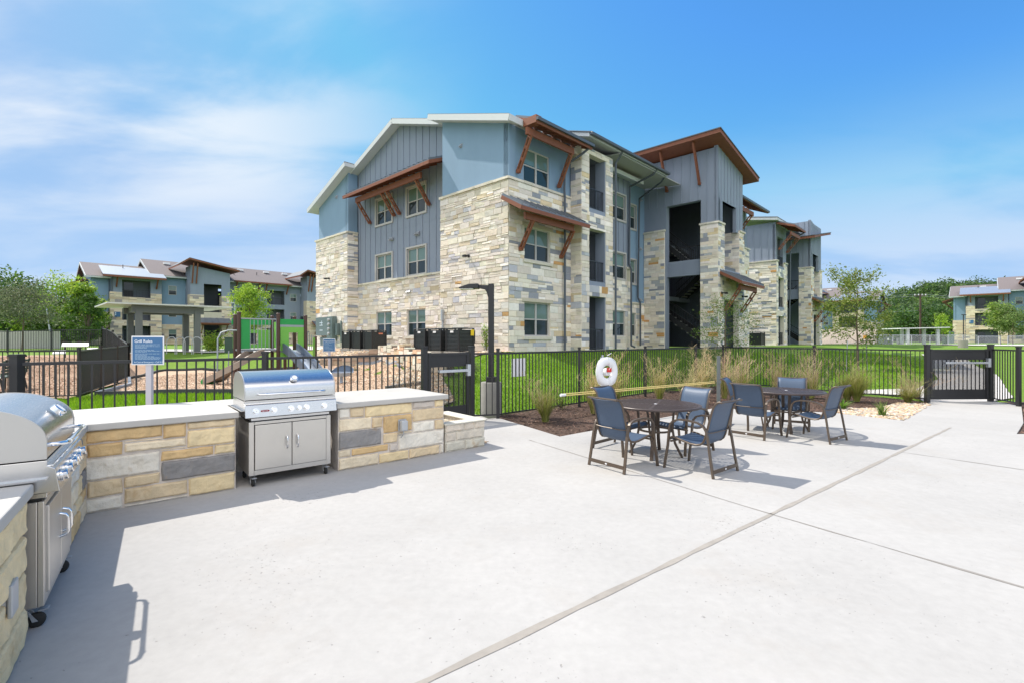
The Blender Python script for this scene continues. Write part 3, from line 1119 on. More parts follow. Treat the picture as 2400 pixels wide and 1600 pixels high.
# electrical meters on the far block
mt = MB()
fa.box(mt, 14.9, 16.45, 1.9, 3.0, .06, .3); fa.box(mt, 14.15, 14.85, 1.6, 3.02, .06, .36)
fa.box(mt, 13.75, 13.98, 1.9, 2.6, .06, .25); fa.box(mt, 13.5, 13.62, 1.5, 2.75, .06, .12); fa.box(mt, 15.2, 16.2, 1.3, 1.8, .06, .14)
mo = mt.build('electric_meter_bank', M['teal'], BA, bevel=.01)
for i in range(4):
    mb = MB(); mb.lathe([(.0, -.36), (.09, -.36), (.09, -.42), (.07, -.47), (0, -.48)][::-1], (0, 14.5, 2.82 - i * .27), 14, axis=0)
    sub(mb.build('meter', M['galv'], smooth=True), mo)
mb = MB()
for dz in (0, .3, .45): fa.box(mb, 15.5, 15.9, 2.2 + dz, 2.24 + dz, .3, .31)
fa.box(mb, 15.6, 15.64, 2.55, 2.8, .3, .31)
sub(mb.build('warning_label', M['signpale']), mo)
# roofs: the gable, stepped in plan
zs_ = lambda v: zr(v)
RF, FA = MB(), MB()


def gable(u0, u1, v0, v1, z):
    """a strip of the gable roof between eave lines v0..v1"""
    pts = [v0] + ([8.6] if v0 < 8.6 < v1 else []) + [v1]
    for a, b in zip(pts[:-1], pts[1:]):
        FA.prism([(u0, a, z(a)), (u0, b, z(b)), (u1, b, z(b)), (u1, a, z(a))], (0, 0, .2))
        RF.prism([(u0 - .03, a, z(a) + .203), (u0 - .03, b, z(b) + .203), (u1, b, z(b) + .203), (u1, a, z(a) + .203)], (0, 0, .04))
        FA.beam((u0 - .015, a, z(a) + .09), (u0 - .015, b, z(b) + .09), .05, .25)


gable(-.40, .2, -.42, 4.7, zs_)
gable(.2, 10.6, .0, 12.5, zs_)
gable(-.40, .2, 12.5, 17.4, zs_)
gable(.2, 22.6, 12.5, 17.4, zs_)
gable(10.6, 22.6, 2.0, 12.5, zs_)
FA.beam((-.42, -.44, zr(-.42) + .09), (.35, -.44, zr(-.42) + .09), .05, .25)
FA.build('roof', M['fascia'], BA)
RF.build('roof_shingles', M['shingle'], BA)
# lower eave roof over the bay and recessed walls
roof_plane(BA, 'eave_roof', [(3.95, -1.05, 10.5), (11.3, -1.05, 10.5), (11.3, 3.4, 11.9), (3.95, 3.4, 11.9)], 'fascia', .16)
roof_plane(BA, 'eave_roof_metal', [(3.9, -1.1, 10.665), (11.35, -1.1, 10.665), (11.35, 3.4, 12.08), (3.9, 3.4, 12.08)], 'metalroof', .04)
mb = MB()
k = 4.1
while k < 11.3:
    mb.beam((k, -1.08, 10.74), (k, 3.4, 12.15), .03, .05); k += .45
mb.build('roof_seam', M['gutter'], BA)
mb = MB(); mb.box(3.95, 11.3, -1.22, -1.07, 10.55, 10.68); mb.build('gutter', M['gutter'], BA, bevel=.02)
roof_plane(BA, 'soffit', [(6.5, -1.0, 10.44), (13.0, -1.0, 10.44), (13.0, 1.4, 10.70), (6.5, 1.4, 10.70)], 'soffit', .04)
# canopies
canopy(BA, fc, 4.35, 12.35, 10.12, 9.62, 1.25, (5.5, 11.6), (5.95, 8.5, 9.0, 11.45), 9.2, 8.22, beamd=.85)
canopy(BA, fl, -.4, 3.98, 7.2, 6.62, 1.05, (.1, 3.2), (.6, 3.2), 6.28, 5.27, beamd=.75)
canopy(BA, fl, .35, 4.0, 10.45, 10.02, 1.15, (.2, 3.2), (.45, 3.05), 9.55, 8.33, beamd=.75)
mb = MB(); mb.box(.3, 4.05, -1.27, -1.16, 10.0, 10.12); mb.build('canopy_gutter', M['gutter'], BA)
mb = MB(); mb.box(.3, .62, -1.16, -.5, 9.93, 10.22); mb.build('canopy_end_board', M['brown'], BA)
# downspouts
downspout(BA, [(3.9, -1.15, 10.0), (3.75, -.85, 9.75), (3.4, -.14, 9.3), (3.4, -.11, 8.2), (3.4, -.14, 7.9), (3.4, -.14, 1.2)])
downspout(BA, [(6.6, -1.1, 10.6), (6.62, -.9, 10.3), (6.6, -.72, 10.1), (6.6, -.72, 1.2)])
downspout(BA, [(10.0, -1.1, 10.6), (10.0, -.9, 10.35), (10.0, .5, 10.0), (10.0, .55, 5.8), (10.0, .42, 5.5), (10.0, .42, 1.35), (10.2, .3, 1.25)])
downspout(BA, [(11.1, -1.05, 10.6), (11.3, -.7, 10.3), (12.1, 1.1, 9.9), (12.1, 1.2, 4.1), (12.2, 1.1, 3.8), (12.2, 1.1, 1.3)])


def tower(T, u0, vf, flip=False):
    """stair tower projecting from a long facade. u0: its near side, vf: its front"""
    o = vf + 3.1
    q = lambda v: v + o
    s, g = MB(), MB()
    a = Fc('-u', u0)
    hole = [(q(-2.13), q(-.09), 1.0, 9.39)]
    a.slab(g, q(-3.04), q(1.5), .9, 9.7, holes=hole, d0=-.45, d1=-.08)
    top0, top1 = 12.12, 11.40
    a.slab(g, q(-3.04), q(3.3), 9.7, 12.1, d0=-.25, d1=-.08)
    battens(g, Fc('-u', u0 + .08), q(-3.0), q(1.4), 9.42, 12.1, step=.5)
    battens(g, Fc('-u', u0 + .08), q(-3.0), q(-2.2), 8.0, 9.42, step=.5)
    # beam across the opening
    a.box(g, q(-2.13), q(-.09), 5.28, 6.15, -.5, -.2)
    for k in range(6): a.box(g, q(-2.13), q(-.09), 5.28 + .145 * k, 5.285 + .145 * k, -.21, -.19)
    # stone piers on this side
    for v0, v1, zc, sd in ((-.01, 1.3, 7.98, 1), (-3.1, -2.13, 7.98, 2)):
        a.slab(s, q(v0), q(v1), .9, zc, d0=-.3, d1=0, col=MORT)
        stones(s, a, q(v0), q(v1), .9, zc - .02, seed=20 + sd + int(u0), pal=PL, p=(.01, .03), tilt=.006, ls=(.2, .7))
        cap(s, a, q(v0) - .05, q(v1) + .05, zc + .08, -.3, .07)
    b = Fc('-v', vf)
    # front
    b.slab(g, u0 + .08, u0 + 3.95, 7.9, 12.0, holes=[(u0 + .8, u0 + 2.85, 5.5, 9.3)], d0=-.25, d1=-.06)
    b.poly(g, [(u0 + .08, 9.3), (u0 + 3.95, 9.3), (u0 + 3.95, 11.5), (u0 + .08, 12.2)], -.25, -.062)
    battens(g, Fc('-v', vf + .06), u0 + .1, u0 + 3.9, 8.1, lambda t: 12.2 - .18 * (t - u0), holes=[(u0 + .8, u0 + 2.85, 5.5, 9.3)], step=.48)
    hole2 = [(u0 + .87, u0 + 3.1, 1.0, 3.88), (u0 + .9, u0 + 3.2, 5.54, 9.3)]
    b.slab(s, u0, u0 + 4.0, .9, 7.98, holes=hole2, d0=-.3, d1=0, col=MORT)
    stones(s, b, u0 + .02, u0 + 4.0, .9, 7.96, holes=hole2, seed=30 + int(u0), pal=PL, p=(.01, .03), tilt=.006, ls=(.2, .7))
    cap(s, b, u0 - .05, u0 + .9, 8.06, -.3, .07)
    cap(s, b, u0 + 3.2, u0 + 4.05, 8.06, -.3, .07)
    c = Fc('-u', u0 + 3.2)
    c.slab(s, vf + .001, vf + .9, 5.54, 7.98, d0=-.75, d1=0, col=MORT)
    stones(s, c, vf, vf + .9, 5.54, 7.96, seed=40, pal=PL, p=(.01, .02), tilt=.005)
    b.box(g, u0 + .9, u0 + 3.2, 5.44, 5.538, -.3, .04)
    # far side and back
    g.box(u0 + 3.9, u0 + 4.0, vf + .3, q(3.3), 1.2, 11.3)
    s.build('stone_pier', M['stone'], T)
    g.build('tower_siding', M['grey'], T)
    # interior floors and stairs
    f = MB()
    f.box(u0 + .5, u0 + 3.9, q(.2), q(3.2), 4.0, 4.25)
    f.box(u0 + .5, u0 + 3.9, q(.2), q(3.2), 7.1, 7.35)
    f.box(u0 + .5, u0 + 3.9, q(-2.9), q(-1.3), 5.6, 5.8)
    f.box(u0 + .5, u0 + 3.9, q(-2.9), q(3.2), 10.9, 11.0)
    f.box(u0 + .45, u0 + .5, q(1.5), q(3.3), 1.2, 11)
    f.build('landing', M['dark'], T)

    def flight(v0, z0, v1, z1, ua, ub):
        st, tr, rl = MB(), MB(), MB()
        n = 9
        for k in range(n):
            t = (k + .5) / n
            v, z = v0 + (v1 - v0) * t, z0 + (z1 - z0) * (k + 1) / n
            tr.box(ua, ub, v - .16, v + .16, z - .05, z)
        for uu in (ua, ub):
            st.beam((uu, v0, z0), (uu, v1, z1), .05, .28)
        for uu in (ua,):
            for h in (.95, .45):
                rl.beam((uu, v0, z0 + h), (uu, v1, z1 + h), .035, .04)
            for k in range(n * 2):
                t = (k + .5) / n / 2
                v, z = v0 + (v1 - v0) * t, z0 + (z1 - z0) * t
                rl.box(uu - .01, uu + .01, v - .01, v + .01, z, z + .95)
        o_ = st.build('stair', M['black'], T)
        sub(tr.build('tread', M['stairconc']), o_)
        sub(rl.build('handrail', M['iron']), o_)
    flight(q(-2.6), 1.3, q(.4), 3.3, u0 + 1.0, u0 + 2.0) if False else None
    flight(q(.9), 3.5, q(-2.3), 1.35, u0 + 1.0, u0 + 2.1)
    flight(q(.4), 4.2, q(-1.4), 5.75, u0 + 2.4, u0 + 3.5)
    flight(q(.3), 7.3, q(-1.4), 5.8, u0 + .9, u0 + 1.9)
    r1 = MB()
    a.box(r1, q(-2.1), q(-.6), 6.95, 7.0, -.6, -.56)
    k = q(-2.1)
    while k < q(-.6):
        a.box(r1, k, k + .015, 6.15, 6.95, -.59, -.57); k += .12
    r1.build('landing_railing', M['iron'], T)
    # roof: a single slope falling away from the near side
    ra = [(u0 - 1.0, vf - .5, 12.4), (u0 + 5.1, vf - .5, 11.24), (u0 + 5.1, q(3.6), 11.24), (u0 - 1.0, q(3.6), 12.4)]
    if flip: ra = [(p[0], p[1], 23.3 - p[2] - .5) for p in ra]
    roof_plane(T, 'tower_roof_frame', ra, 'brown', .2)
    roof_plane(T, 'tower_roof', [(p[0] + (-.04 if i in (0, 3) else .04), p[1] + (-.04 if i < 2 else .04), p[2] + .203) for i, p in enumerate(ra)], 'gutter', .05)
    for v in () if flip else (-.16, -2.08): brace(T, (u0 - .8, q(v), 12.33), (u0 + .0, q(v), 10.28))
    canopy(T, b, u0 + .2, u0 + 3.9, 5.36, 4.72, 1.15, (u0 + .75, u0 + 3.45), (u0 + .85, u0 + 3.35), 4.38, 3.3, beamd=.85)
    for s_ in (u0 + .45, u0 + 3.6): wall_light(T, b, s_, 4.2)


tower(BA, 13.0, -3.1)
canopy(BA, fz, 17.0, 22.6, 10.95, 10.4, 1.3, (17.3, 20.5), (17.6, 20.2), 9.75, 8.6, beamd=1.0)
mb = MB(); mb.box(17.0, 22.6, -2.92, -2.80, 10.3, 10.42); mb.build('canopy_gutter', M['gutter'], BA)
downspout(BA, [(17.1, -2.85, 10.35), (17.15, -2.4, 10.05), (17.4, -1.6, 9.8), (17.4, -1.6, 1.2)])

# ================================================================== second building further along
BB = building('apartment_building', 'narrow grey and stone apartment building seen past the stair tower of the big one', 'building', C0, TH)
ST, GR = MB(), MB()
ub = 29.2
f1 = Fc('-u', ub)
f1.slab(ST, -1.5, 9, .9, 7.95, d0=-.3, d1=0, col=MORT)
stones(ST, f1, -1.5, 3, .9, 7.93, seed=50, pal=PL, ls=(.25, .9), p=(.01, .04))
cap(ST, f1, -1.56, 3, 8.05, -.2, .09)
f1.slab(GR, -1.42, 9, 7.95, 11.1, d0=-.3, d1=-.08)
battens(GR, Fc('-u', ub + .08), -1.4, 4, 8.05, 11.0, step=.55)
f3 = Fc('-v', -1.5)
bo = [(ub + .5, ub + 2.1, 1.2, 3.55), (ub + .5, ub + 2.1, 4.1, 6.7), (ub + .5, ub + 2.1, 7.42, 10.0)]
f3.slab(ST, ub, ub + 3.0, .9, 7.95, holes=bo, d0=-.3, d1=0, col=MORT)
stones(ST, f3, ub + .02, ub + 3.0, .9, 7.93, holes=bo, seed=51, pal=PL, ls=(.2, .6), p=(.01, .03))
cap(ST, f3, ub - .05, ub + .5, 8.05, -.2, .08); cap(ST, f3, ub + 2.1, ub + 3.05, 8.05, -.2, .08)
f3.slab(GR, ub + .08, ub + 3.0, 7.95, 10.9, holes=bo, d0=-.3, d1=-.08)
for q_ in bo:
    recess(BB, f3, *q_, depth=1.6)
    if q_[2] > 2:
        mb = MB(); f3.box(mb, q_[0] + .003, q_[1] - .003, q_[2], q_[2] + .2, -.28, .02); mb.build('balcony_curb', M['grey'], BB)
    railing(BB, f3, q_[0], q_[1], q_[2] + .05, d=-.12)
f4 = Fc('-v', .5)
f4.slab(GR, ub + 3.0, ub + 6.3, .9, 10.9, d0=-.3, d1=0)
GR.box(ub + 2.9, ub + 3.0, -1.2, .6, 1.2, 10.8)
ST.build('stone_wall', M['stone'], BB)
GR.build('board_and_batten_wall', M['grey'], BB)
roof_plane(BB, 'roof', [(ub - .5, -1.7, 11.12), (ub + 10, -1.7, 11.12), (ub + 10, 9, 12.9), (ub - .5, 9, 12.9)], 'fascia', .2)
roof_plane(BB, 'roof_shingles', [(ub - .53, -1.72, 11.325), (ub + 10, -1.72, 11.325), (ub + 10, 9, 13.11), (ub - .53, 9, 13.11)], 'shingle', .04)
canopy(BB, f3, ub + .1, ub + 3.3, 11.05, 10.62, 1.3, (ub + .3, ub + 2.9), (ub + .5, ub + 2.6), 9.95, 8.95, beamd=.95)
downspout(BB, [(ub + 3.2, -2.7, 10.5), (ub + 3.25, -1.7, 10.0), (ub + 3.25, -1.6, 1.2)])
tower(BB, 35.5, -2.55, flip=True)

# ================================================================== far apartment buildings (same family, seen whole)


def far_building(label, loc, rz, zg, length=30, mirror=False, seed=0, group=None, sign=True):
    """facade along local x (0..length) facing -y; measured from the two that stand across the site"""
    t = thing('apartment_building', label, 'building', (loc[0], loc[1], zg), rz, group)
    off = -zg
    sx = -1 if mirror else 1
    old = ZOFF.get(t)
    ZOFF[t] = 0
    dz = 1.1

    class Fm(Fc):
        def p(f, s, z, d=0):
            return (sx * s, f.c - d, z - dz)
    a0, a1, a2 = Fm('m', 0), Fm('m', -.9), Fm('m', -2.6)
    s_, b_, g_ = MB(), MB(), MB()
    # section 1: blue wall over stone
    a0.slab(s_, 0, 2.1, .9, 5.3, col=(.5, .45, .36)); stones(s_, a0, 0, 2.1, .9, 5.3, seed=seed, pal=PF, hs=(.22, .3), ls=(.5, 1.4), p=(.01, .03))
    a0.slab(b_, .1, 2.1, 5.3, 9.9, d1=-.05)
    # bay with balconies
    ops = [(3.1, 6.15, 1.0, 3.5), (3.1, 6.15, 4.25, 6.55), (3.1, 6.15, 7.3, 9.55)]
    a1.slab(s_, 1.85, 7.4, .9, 7.9, holes=ops, col=(.5, .45, .36)); stones(s_, a1, 1.85, 7.4, .9, 7.9, holes=ops, seed=seed + 1, pal=PF, hs=(.22, .3), ls=(.5, 1.4), p=(.01, .03))
    a1.slab(g_, 2.0, 7.4, 7.9, 9.9, holes=ops, d1=-.05)
    s_.box(*sorted((sx * 1.85, sx * 2.1)), -.9, 0, .9 - dz, 7.9 - dz, (.55, .5, .4))
    g_.box(*sorted((sx * 2.0, sx * 2.2)), -.85, 0, 7.9 - dz, 9.9 - dz)
    bays = [(a1, q) for q in ops]
    # section 2 : blue with windows
    bw_ = [(8.35, 9.3, 7.95, 9.25), (8.35, 9.3, 4.85, 6.15), (8.35, 9.3, 1.75, 3.1)]
    b2_ = MB(); a0.slab(b2_, 7.4, 10.4, 3.8, 10.5, holes=bw_, d1=-.05); b2_.build('stucco_wall', M['blue'], t)
    a0.slab(s_, 7.4, 10.4, .9, 3.8, holes=bw_, col=(.5, .45, .36)); stones(s_, a0, 7.4, 10.4, .9, 3.8, holes=bw_, seed=seed + 2, pal=PF, hs=(.22, .3), ls=(.5, 1.4), p=(.01, .03))
    wl = [(a0, q) for q in bw_]

    def tw(x):
        top = [(x + .1, 8.0), (x + 5.1, 8.0), (x + 5.1, 11.35), (x + 1.2, 12.0), (x + .1, 12.0)]
        a2.slab(g_, x + .1, x + 5.1, 8.0, 11.3, holes=[(x + 1.75, x + 4.0, 7, 9.6)], d1=-.05)
        a2.poly(g_, [(x + .1, 11.3), (x + 5.1, 11.3), (x + 5.1, 11.35), (x + .1, 12.1)], -.25, -.05)
        g_.box(*sorted((sx * (x + .1), sx * (x + .35))), -2.5, 0, 5.5 - dz, 12 - dz)
        for q0, q1 in ((x, x + 1.75), (x + 4.0, x + 5.3)):
            a2.slab(s_, q0, q1, .9, 8.0, d0=-1.2, col=(.5, .45, .36)); stones(s_, a2, q0, q1, .9, 8.0, seed=seed + int(q0 * 3), pal=PF, hs=(.22, .3), ls=(.5, 1.2), p=(.01, .03))
        a2.slab(s_, x + 1.75, x + 4.0, 3.9, 5.6, d0=-.3, col=(.55, .5, .4))
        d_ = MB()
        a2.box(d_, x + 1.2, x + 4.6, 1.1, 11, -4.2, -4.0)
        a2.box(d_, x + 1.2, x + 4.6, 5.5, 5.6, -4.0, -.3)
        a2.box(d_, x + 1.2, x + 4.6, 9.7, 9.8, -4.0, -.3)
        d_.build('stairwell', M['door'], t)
        railing(t, a2, x + 1.75, x + 4.0, 5.65, h=.95, name='railing')
        r0 = [a2.p(x - 1.5, 11.75, 1.0), a2.p(x - .2, 12.75, 1.0), a2.p(x + 6.1, 11.6, 1.0)]
        r1 = [Vector((p[0], 2.5, p[2])) for p in r0]
        for k in (0, 1):
            mb = MB(); P = [Vector(r0[k]), Vector(r0[k + 1]), r1[k + 1], r1[k]]
            mb.prism(P, (0, 0, .2)); mb.build('tower_roof_frame', M['brown'], t)
            mb = MB(); mb.prism([p + Vector((0, 0, .205)) for p in P], (0, 0, .05)); mb.build('tower_roof', M['gutter'], t)
        for q in (x + .3, x + .8):
            brace(t, a2.p(q, 12.3, .85), a2.p(q, 9.6, .05), w=.14)
        canopy(t, a2, x + .9, x + 5.0, 4.7, 4.0, 1.2, (x + 1.2, x + 4.7), (x + 1.4, x + 4.5), 3.7, 2.6, seams=.8)
    tw(10.3)
    # section 3: grey with two balconies
    if length > 20:
        a0.slab(g_, 15.4, 26.8, 3.9, 10.6, holes=[(17.1, 19.85, 7.3, 9.55), (17.1, 19.85, 4.25, 6.55), (21.5, 24.2, 7.3, 9.55), (21.5, 24.2, 4.25, 6.55), (25.1, 26.1, 7.95, 9.2), (25.1, 26.1, 4.9, 6.15), (15.5, 16.2, 7.95, 9.2)], d1=-.05)
        a0.slab(s_, 15.4, 26.8, .9, 3.9, holes=[(17.1, 19.85, 1.1, 3.5), (21.5, 24.2, 1.1, 3.5)], col=(.55, .5, .4))
        stones(s_, a0, 15.4, 26.8, .9, 3.9, holes=[(17.1, 19.85, 1.1, 3.5), (21.5, 24.2, 1.1, 3.5)], seed=seed + 5, pal=PF, hs=(.22, .3), ls=(.5, 1.2), p=(.01, .03))
        for x in (17.1, 21.5):
            for z0, z1 in ((1.1, 3.5), (4.25, 6.55), (7.3, 9.55)): bays.append((a0, (x, x + 2.73, z0, z1)))
        for q in ((25.1, 26.1, 7.95, 9.2), (25.1, 26.1, 4.9, 6.15), (15.5, 16.2, 7.95, 9.2)): wl.append((a0, q))
        for x in (16.9, 20.1, 21.2, 24.5): brace(t, a0.p(x, 10.5, .9), a0.p(x, 9.1, .05), w=.14)
        mb = MB(); a0.box(mb, 16.5, 25.0, 10.42, 10.62, .1, 1.2); mb.build('eave_board', M['brown'], t)
        tw(26.7)
    for f, q in bays:
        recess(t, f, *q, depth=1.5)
        railing(t, f, q[0], q[1], q[2], h=1.0, step=.16)
    for f, q in wl: window(t, f, *q, double=False, blind=.5)
    L2 = length
    # end wall and back
    b_.box(*sorted((sx * .1, sx * .35)), 0, 13, 5.3 - dz, 10 - dz)
    s_.box(*sorted((sx * 0, sx * .3)), 0, 13, .9 - dz, 5.3 - dz, (.5, .45, .36))
    g_.box(*sorted((sx * .3, sx * L2)), 12.8, 13, 0, 10 - dz)
    g_.box(*sorted((sx * (L2 - .3), sx * L2)), 0, 13, 0, 10 - dz)
    s_.build('stone_wall', M['stone'], t); b_.build('stucco_wall', M['blue'], t); g_.build('grey_siding', M['grey'], t)
    # end gable
    mb = MB(); mb.prism([(sx * .12, 0, 9.9 - dz), (sx * .12, 13, 9.9 - dz), (sx * .12, 6.5, 12.1 - dz)], (sx * .25, 0, 0)); mb.build('gable_end', M['grey'], t)
    # roofs

    def rp(x0, x1, y0, y1, z0, z1, m, nm, th=.12):
        p = [(sx * x0, y0, z0 - dz), (sx * x1, y0, z0 - dz), (sx * x1, y1, z1 - dz), (sx * x0, y1, z1 - dz)]
        mb = MB(); mb.prism(p, (0, 0, th)); return mb.build(nm, M[m], t)
    rp(-.5, 7.2, -.5, 6.5, 9.75, 12.2, 'shingle', 'roof')
    rp(-.5, 7.2, 13.5, 6.5, 9.75, 12.2, 'shingle', 'roof')
    rp(6.2, L2 + .4, -.6, 6.5, 10.45, 13.4, 'shingle', 'roof')
    rp(6.2, L2 + .4, 13.5, 6.5, 10.45, 13.4, 'shingle', 'roof')
    for x0, z0, z1, x1 in ((-.52, 9.6, 12.1, 6.3), (6.15, 10.3, 13.3, L2 + .4)):
        mb = MB()
        mb.beam((sx * x0, -.55, z0 + .1 - dz), (sx * x0, 6.5, z1 - dz), .07, .28)
        mb.beam((sx * x0, 13.5, z0 + .1 - dz), (sx * x0, 6.5, z1 - dz), .07, .28)
        mb.beam((sx * x0, -.6, z0 + .12 - dz), (sx * x1, -.6, z0 + .12 - dz), .07, .2)
        mb.build('fascia', M['fascia'], t)
    rp(1.0, 7.7, -2.2, 2.2, 9.95, 11.5, 'metalroof_pale', 'balcony_roof', .08)
    mb = MB(); mb.beam((sx * 1.0, -2.22, 9.85 - dz), (sx * 7.7, -2.22, 9.85 - dz), .07, .24); mb.build('eave_board', M['brown'], t)
    for x in (2.5, 6.8): brace(t, a1.p(x, 9.8, 1.1), a1.p(x, 8.6, .05), w=.16)
    # end canopy with struts
    mb = MB(); mb.prism([(sx * 0, 3, 9.6 - dz), (sx * 0, 10, 9.6 - dz), (-sx * 1.7, 10, 9.0 - dz), (-sx * 1.7, 3, 9.0 - dz)], (0, 0, .15)); mb.build('end_canopy', M['brown'], t)
    for y in (3.5, 6.3, 6.7, 9.5): brace(t, (-sx * 1.4, y, 9.0 - dz), (0, y, 7.6 - dz), w=.14)
    # roof vents
    for x, y, z in ((4.2, 4.6, 11.65), (9, 4.6, 12.75), (15, 4.8, 12.85), (19, 4.8, 12.85), (23, 4.8, 12.85), (26, 4.8, 12.85)):
        if x < L2:
            mb = MB(); mb.box(sx * x - .4, sx * x + .4, y - .25, y + .25, z - dz, z + .3 - dz); mb.build('roof_vent', M['white'], t)
    for x, y, z in ((2.6, 3.6, 11.3), (3.5, 1.6, 11.35), (13, 4, 12.5), (17.4, 2.4, 11.8), (21, 3.2, 12.2)):
        if x < L2:
            mb = MB(); mb.tube([(sx * x, y, z - dz), (sx * x, y, z + .45 - dz)], .05, n=6); mb.build('vent_pipe', M['black'], t)
    if sign:
        mb = MB(); a1.box(mb, 2.3, 2.9, 4.65, 5.3, .03, .08); o = mb.build('address_sign', M['signblue'], t)
        mb = MB(); a1.box(mb, 2.36, 2.46, 5.05, 5.22, .08, .085); a1.box(mb, 2.36, 2.46, 4.85, 5.0, .08, .085); sub(mb.build('sign_marks', M['signpale']), o)
    for x in (1.85, 7.5, 15.5):
        if x < L2: downspout(t, [a0.p(x, 10.3, .12), a0.p(x, 1.1, .12)])
    return t


pC = W2(-6.1, 69)
far_building('long three storey apartment building behind the shelter', (pC.x, pC.y), TH, 1.05, length=40, seed=100)
pD = W2(112, -9.4)
far_building('blue and stone apartment building at the right edge, young trees before it', (pD.x, pD.y), TH - R(90), 1.05, length=32, seed=200)
pE = W2(112, 2.6)
far_building('partly hidden apartment building behind the tan corrugated fence', (pE.x, pE.y), TH - R(90), 1.05, length=30, mirror=True, seed=300, sign=False)

# ================================================================== vegetation


def leaf_quad(mb, p, sz, r, c, up=.4):
    n = Vector((r.gauss(0, 1), r.gauss(0, 1), r.gauss(0, 1) + up)).normalized()
    a = n.orthogonal().normalized()
    a = Matrix.Rotation(r.uniform(0, 6.28), 3, n) @ a
    b = n.cross(a)
    w = sz * r.uniform(.7, 1.25)
    h = w * .42
    q = [p - a * w / 2, p - a * w * .1 + b * h / 2 + n * h * .12, p + a * w / 2, p - a * w * .1 - b * h / 2 + n * h * .12]
    mb.v.extend([tuple(x) for x in q])
    k = len(mb.v) - 4
    mb.f.append((k, k + 1, k + 2, k + 3)); mb.c.append(c)


def jit(c, r, a=.25):
    k = r.uniform(1 - a, 1 + a)
    return (c[0] * k * r.uniform(.9, 1.12), c[1] * k, c[2] * k)


LG = [(.25, .40, .035), (.33, .48, .05), (.18, .32, .03), (.38, .50, .06)]
DG = [(.05, .12, .02), (.07, .15, .03), (.04, .09, .018), (.09, .17, .03)]
MG = [(.07, .15, .02), (.10, .19, .02), (.05, .11, .015)]
OG = [(.16, .19, .10), (.20, .23, .13), (.12, .15, .08)]


def tree(label, loc, h, cr, tr, nleaf, lsz, pal, seed, base=.3, cat='tree', group=None, name='young_tree', limbs=10, clump=.45, lean=0, stakes=False, flat=1.0):
    r = random.Random(seed)
    t = thing(name, label, cat, loc, 0, group)
    bark = MB()
    n = 7
    tp = []
    x = y = 0
    for i in range(n):
        k = i / (n - 1)
        tp.append(Vector((x, y, h * .92 * k)))
        x += r.uniform(-.02, .02) * h * .6 + lean * h / n; y += r.uniform(-.02, .02) * h * .6
    bark.tube(tp, [tr * (1 - .85 * i / (n - 1)) for i in range(n)], n=8)
    ends = []
    for i in range(limbs):
        k = base + (1 - base) * (i + r.random()) / limbs * .9
        a = i * 2.4 + r.uniform(-.4, .4)
        zi = k * (n - 1)
        p0 = tp[int(zi)].lerp(tp[min(n - 1, int(zi) + 1)], zi - int(zi))
        kk = (k - base) / (1 - base)
        rad = cr * (math.sin(math.pi * min(1, .2 + kk * .75)) ** .7) * r.uniform(.7, 1.1)
        rise = h * r.uniform(.06, .2) * flat
        p1 = p0 + Vector((math.cos(a) * rad * .5, math.sin(a) * rad * .5, rise * .6))
        p2 = p0 + Vector((math.cos(a + r.uniform(-.2, .2)) * rad, math.sin(a) * rad, rise))
        w = tr * .38 * (1 - .6 * kk)
        bark.tube([p0, p1, p2], [w, w * .6, w * .2], n=5)
        ends += [(p1, .8), (p2, 1), (p1.lerp(p2, .5) + Vector((r.uniform(-.2, .2), r.uniform(-.2, .2), r.uniform(-.1, .2))) * cr, .9)]
        for _ in range(2):
            q = p1.lerp(p2, r.random()) + Vector((r.uniform(-1, 1), r.uniform(-1, 1), r.uniform(-.4, .8))) * cr * .35
            bark.tube([p1.lerp(p2, .4), q], [w * .4, w * .12], n=4)
            ends.append((q, .8))
    ends.append((tp[-1], .7)); ends.append((tp[-1] + Vector((0, 0, h * .06)), .5))
    bark.build('trunk', M['bark'], t, smooth=True)
    cr_ = MB()
    per = max(1, nleaf // len(ends))
    for p, k in ends:
        rad = cr * clump * k
        tone = r.choice(pal)
        for _ in range(int(per * r.uniform(.5, 1.5))):
            d = Vector((r.gauss(0, .45), r.gauss(0, .45), r.gauss(0, .38)))
            leaf_quad(cr_, p + d * rad, lsz, r, jit(tone if r.random() < .6 else r.choice(pal), r))
    cr_.build('crown', M['leaf'], t, recalc=False)
    if stakes:
        mb = MB()
        for sx in (-.45, .45):
            mb.tube([(sx, .1, 0), (sx * .9, .1, 1.3)], .022, n=6)
            mb.tube([(sx * .9, .1, 1.15), (0, 0, 1.25)], .008, n=4)
        mb.build('tree_stake', M['galv'], t)
    return t


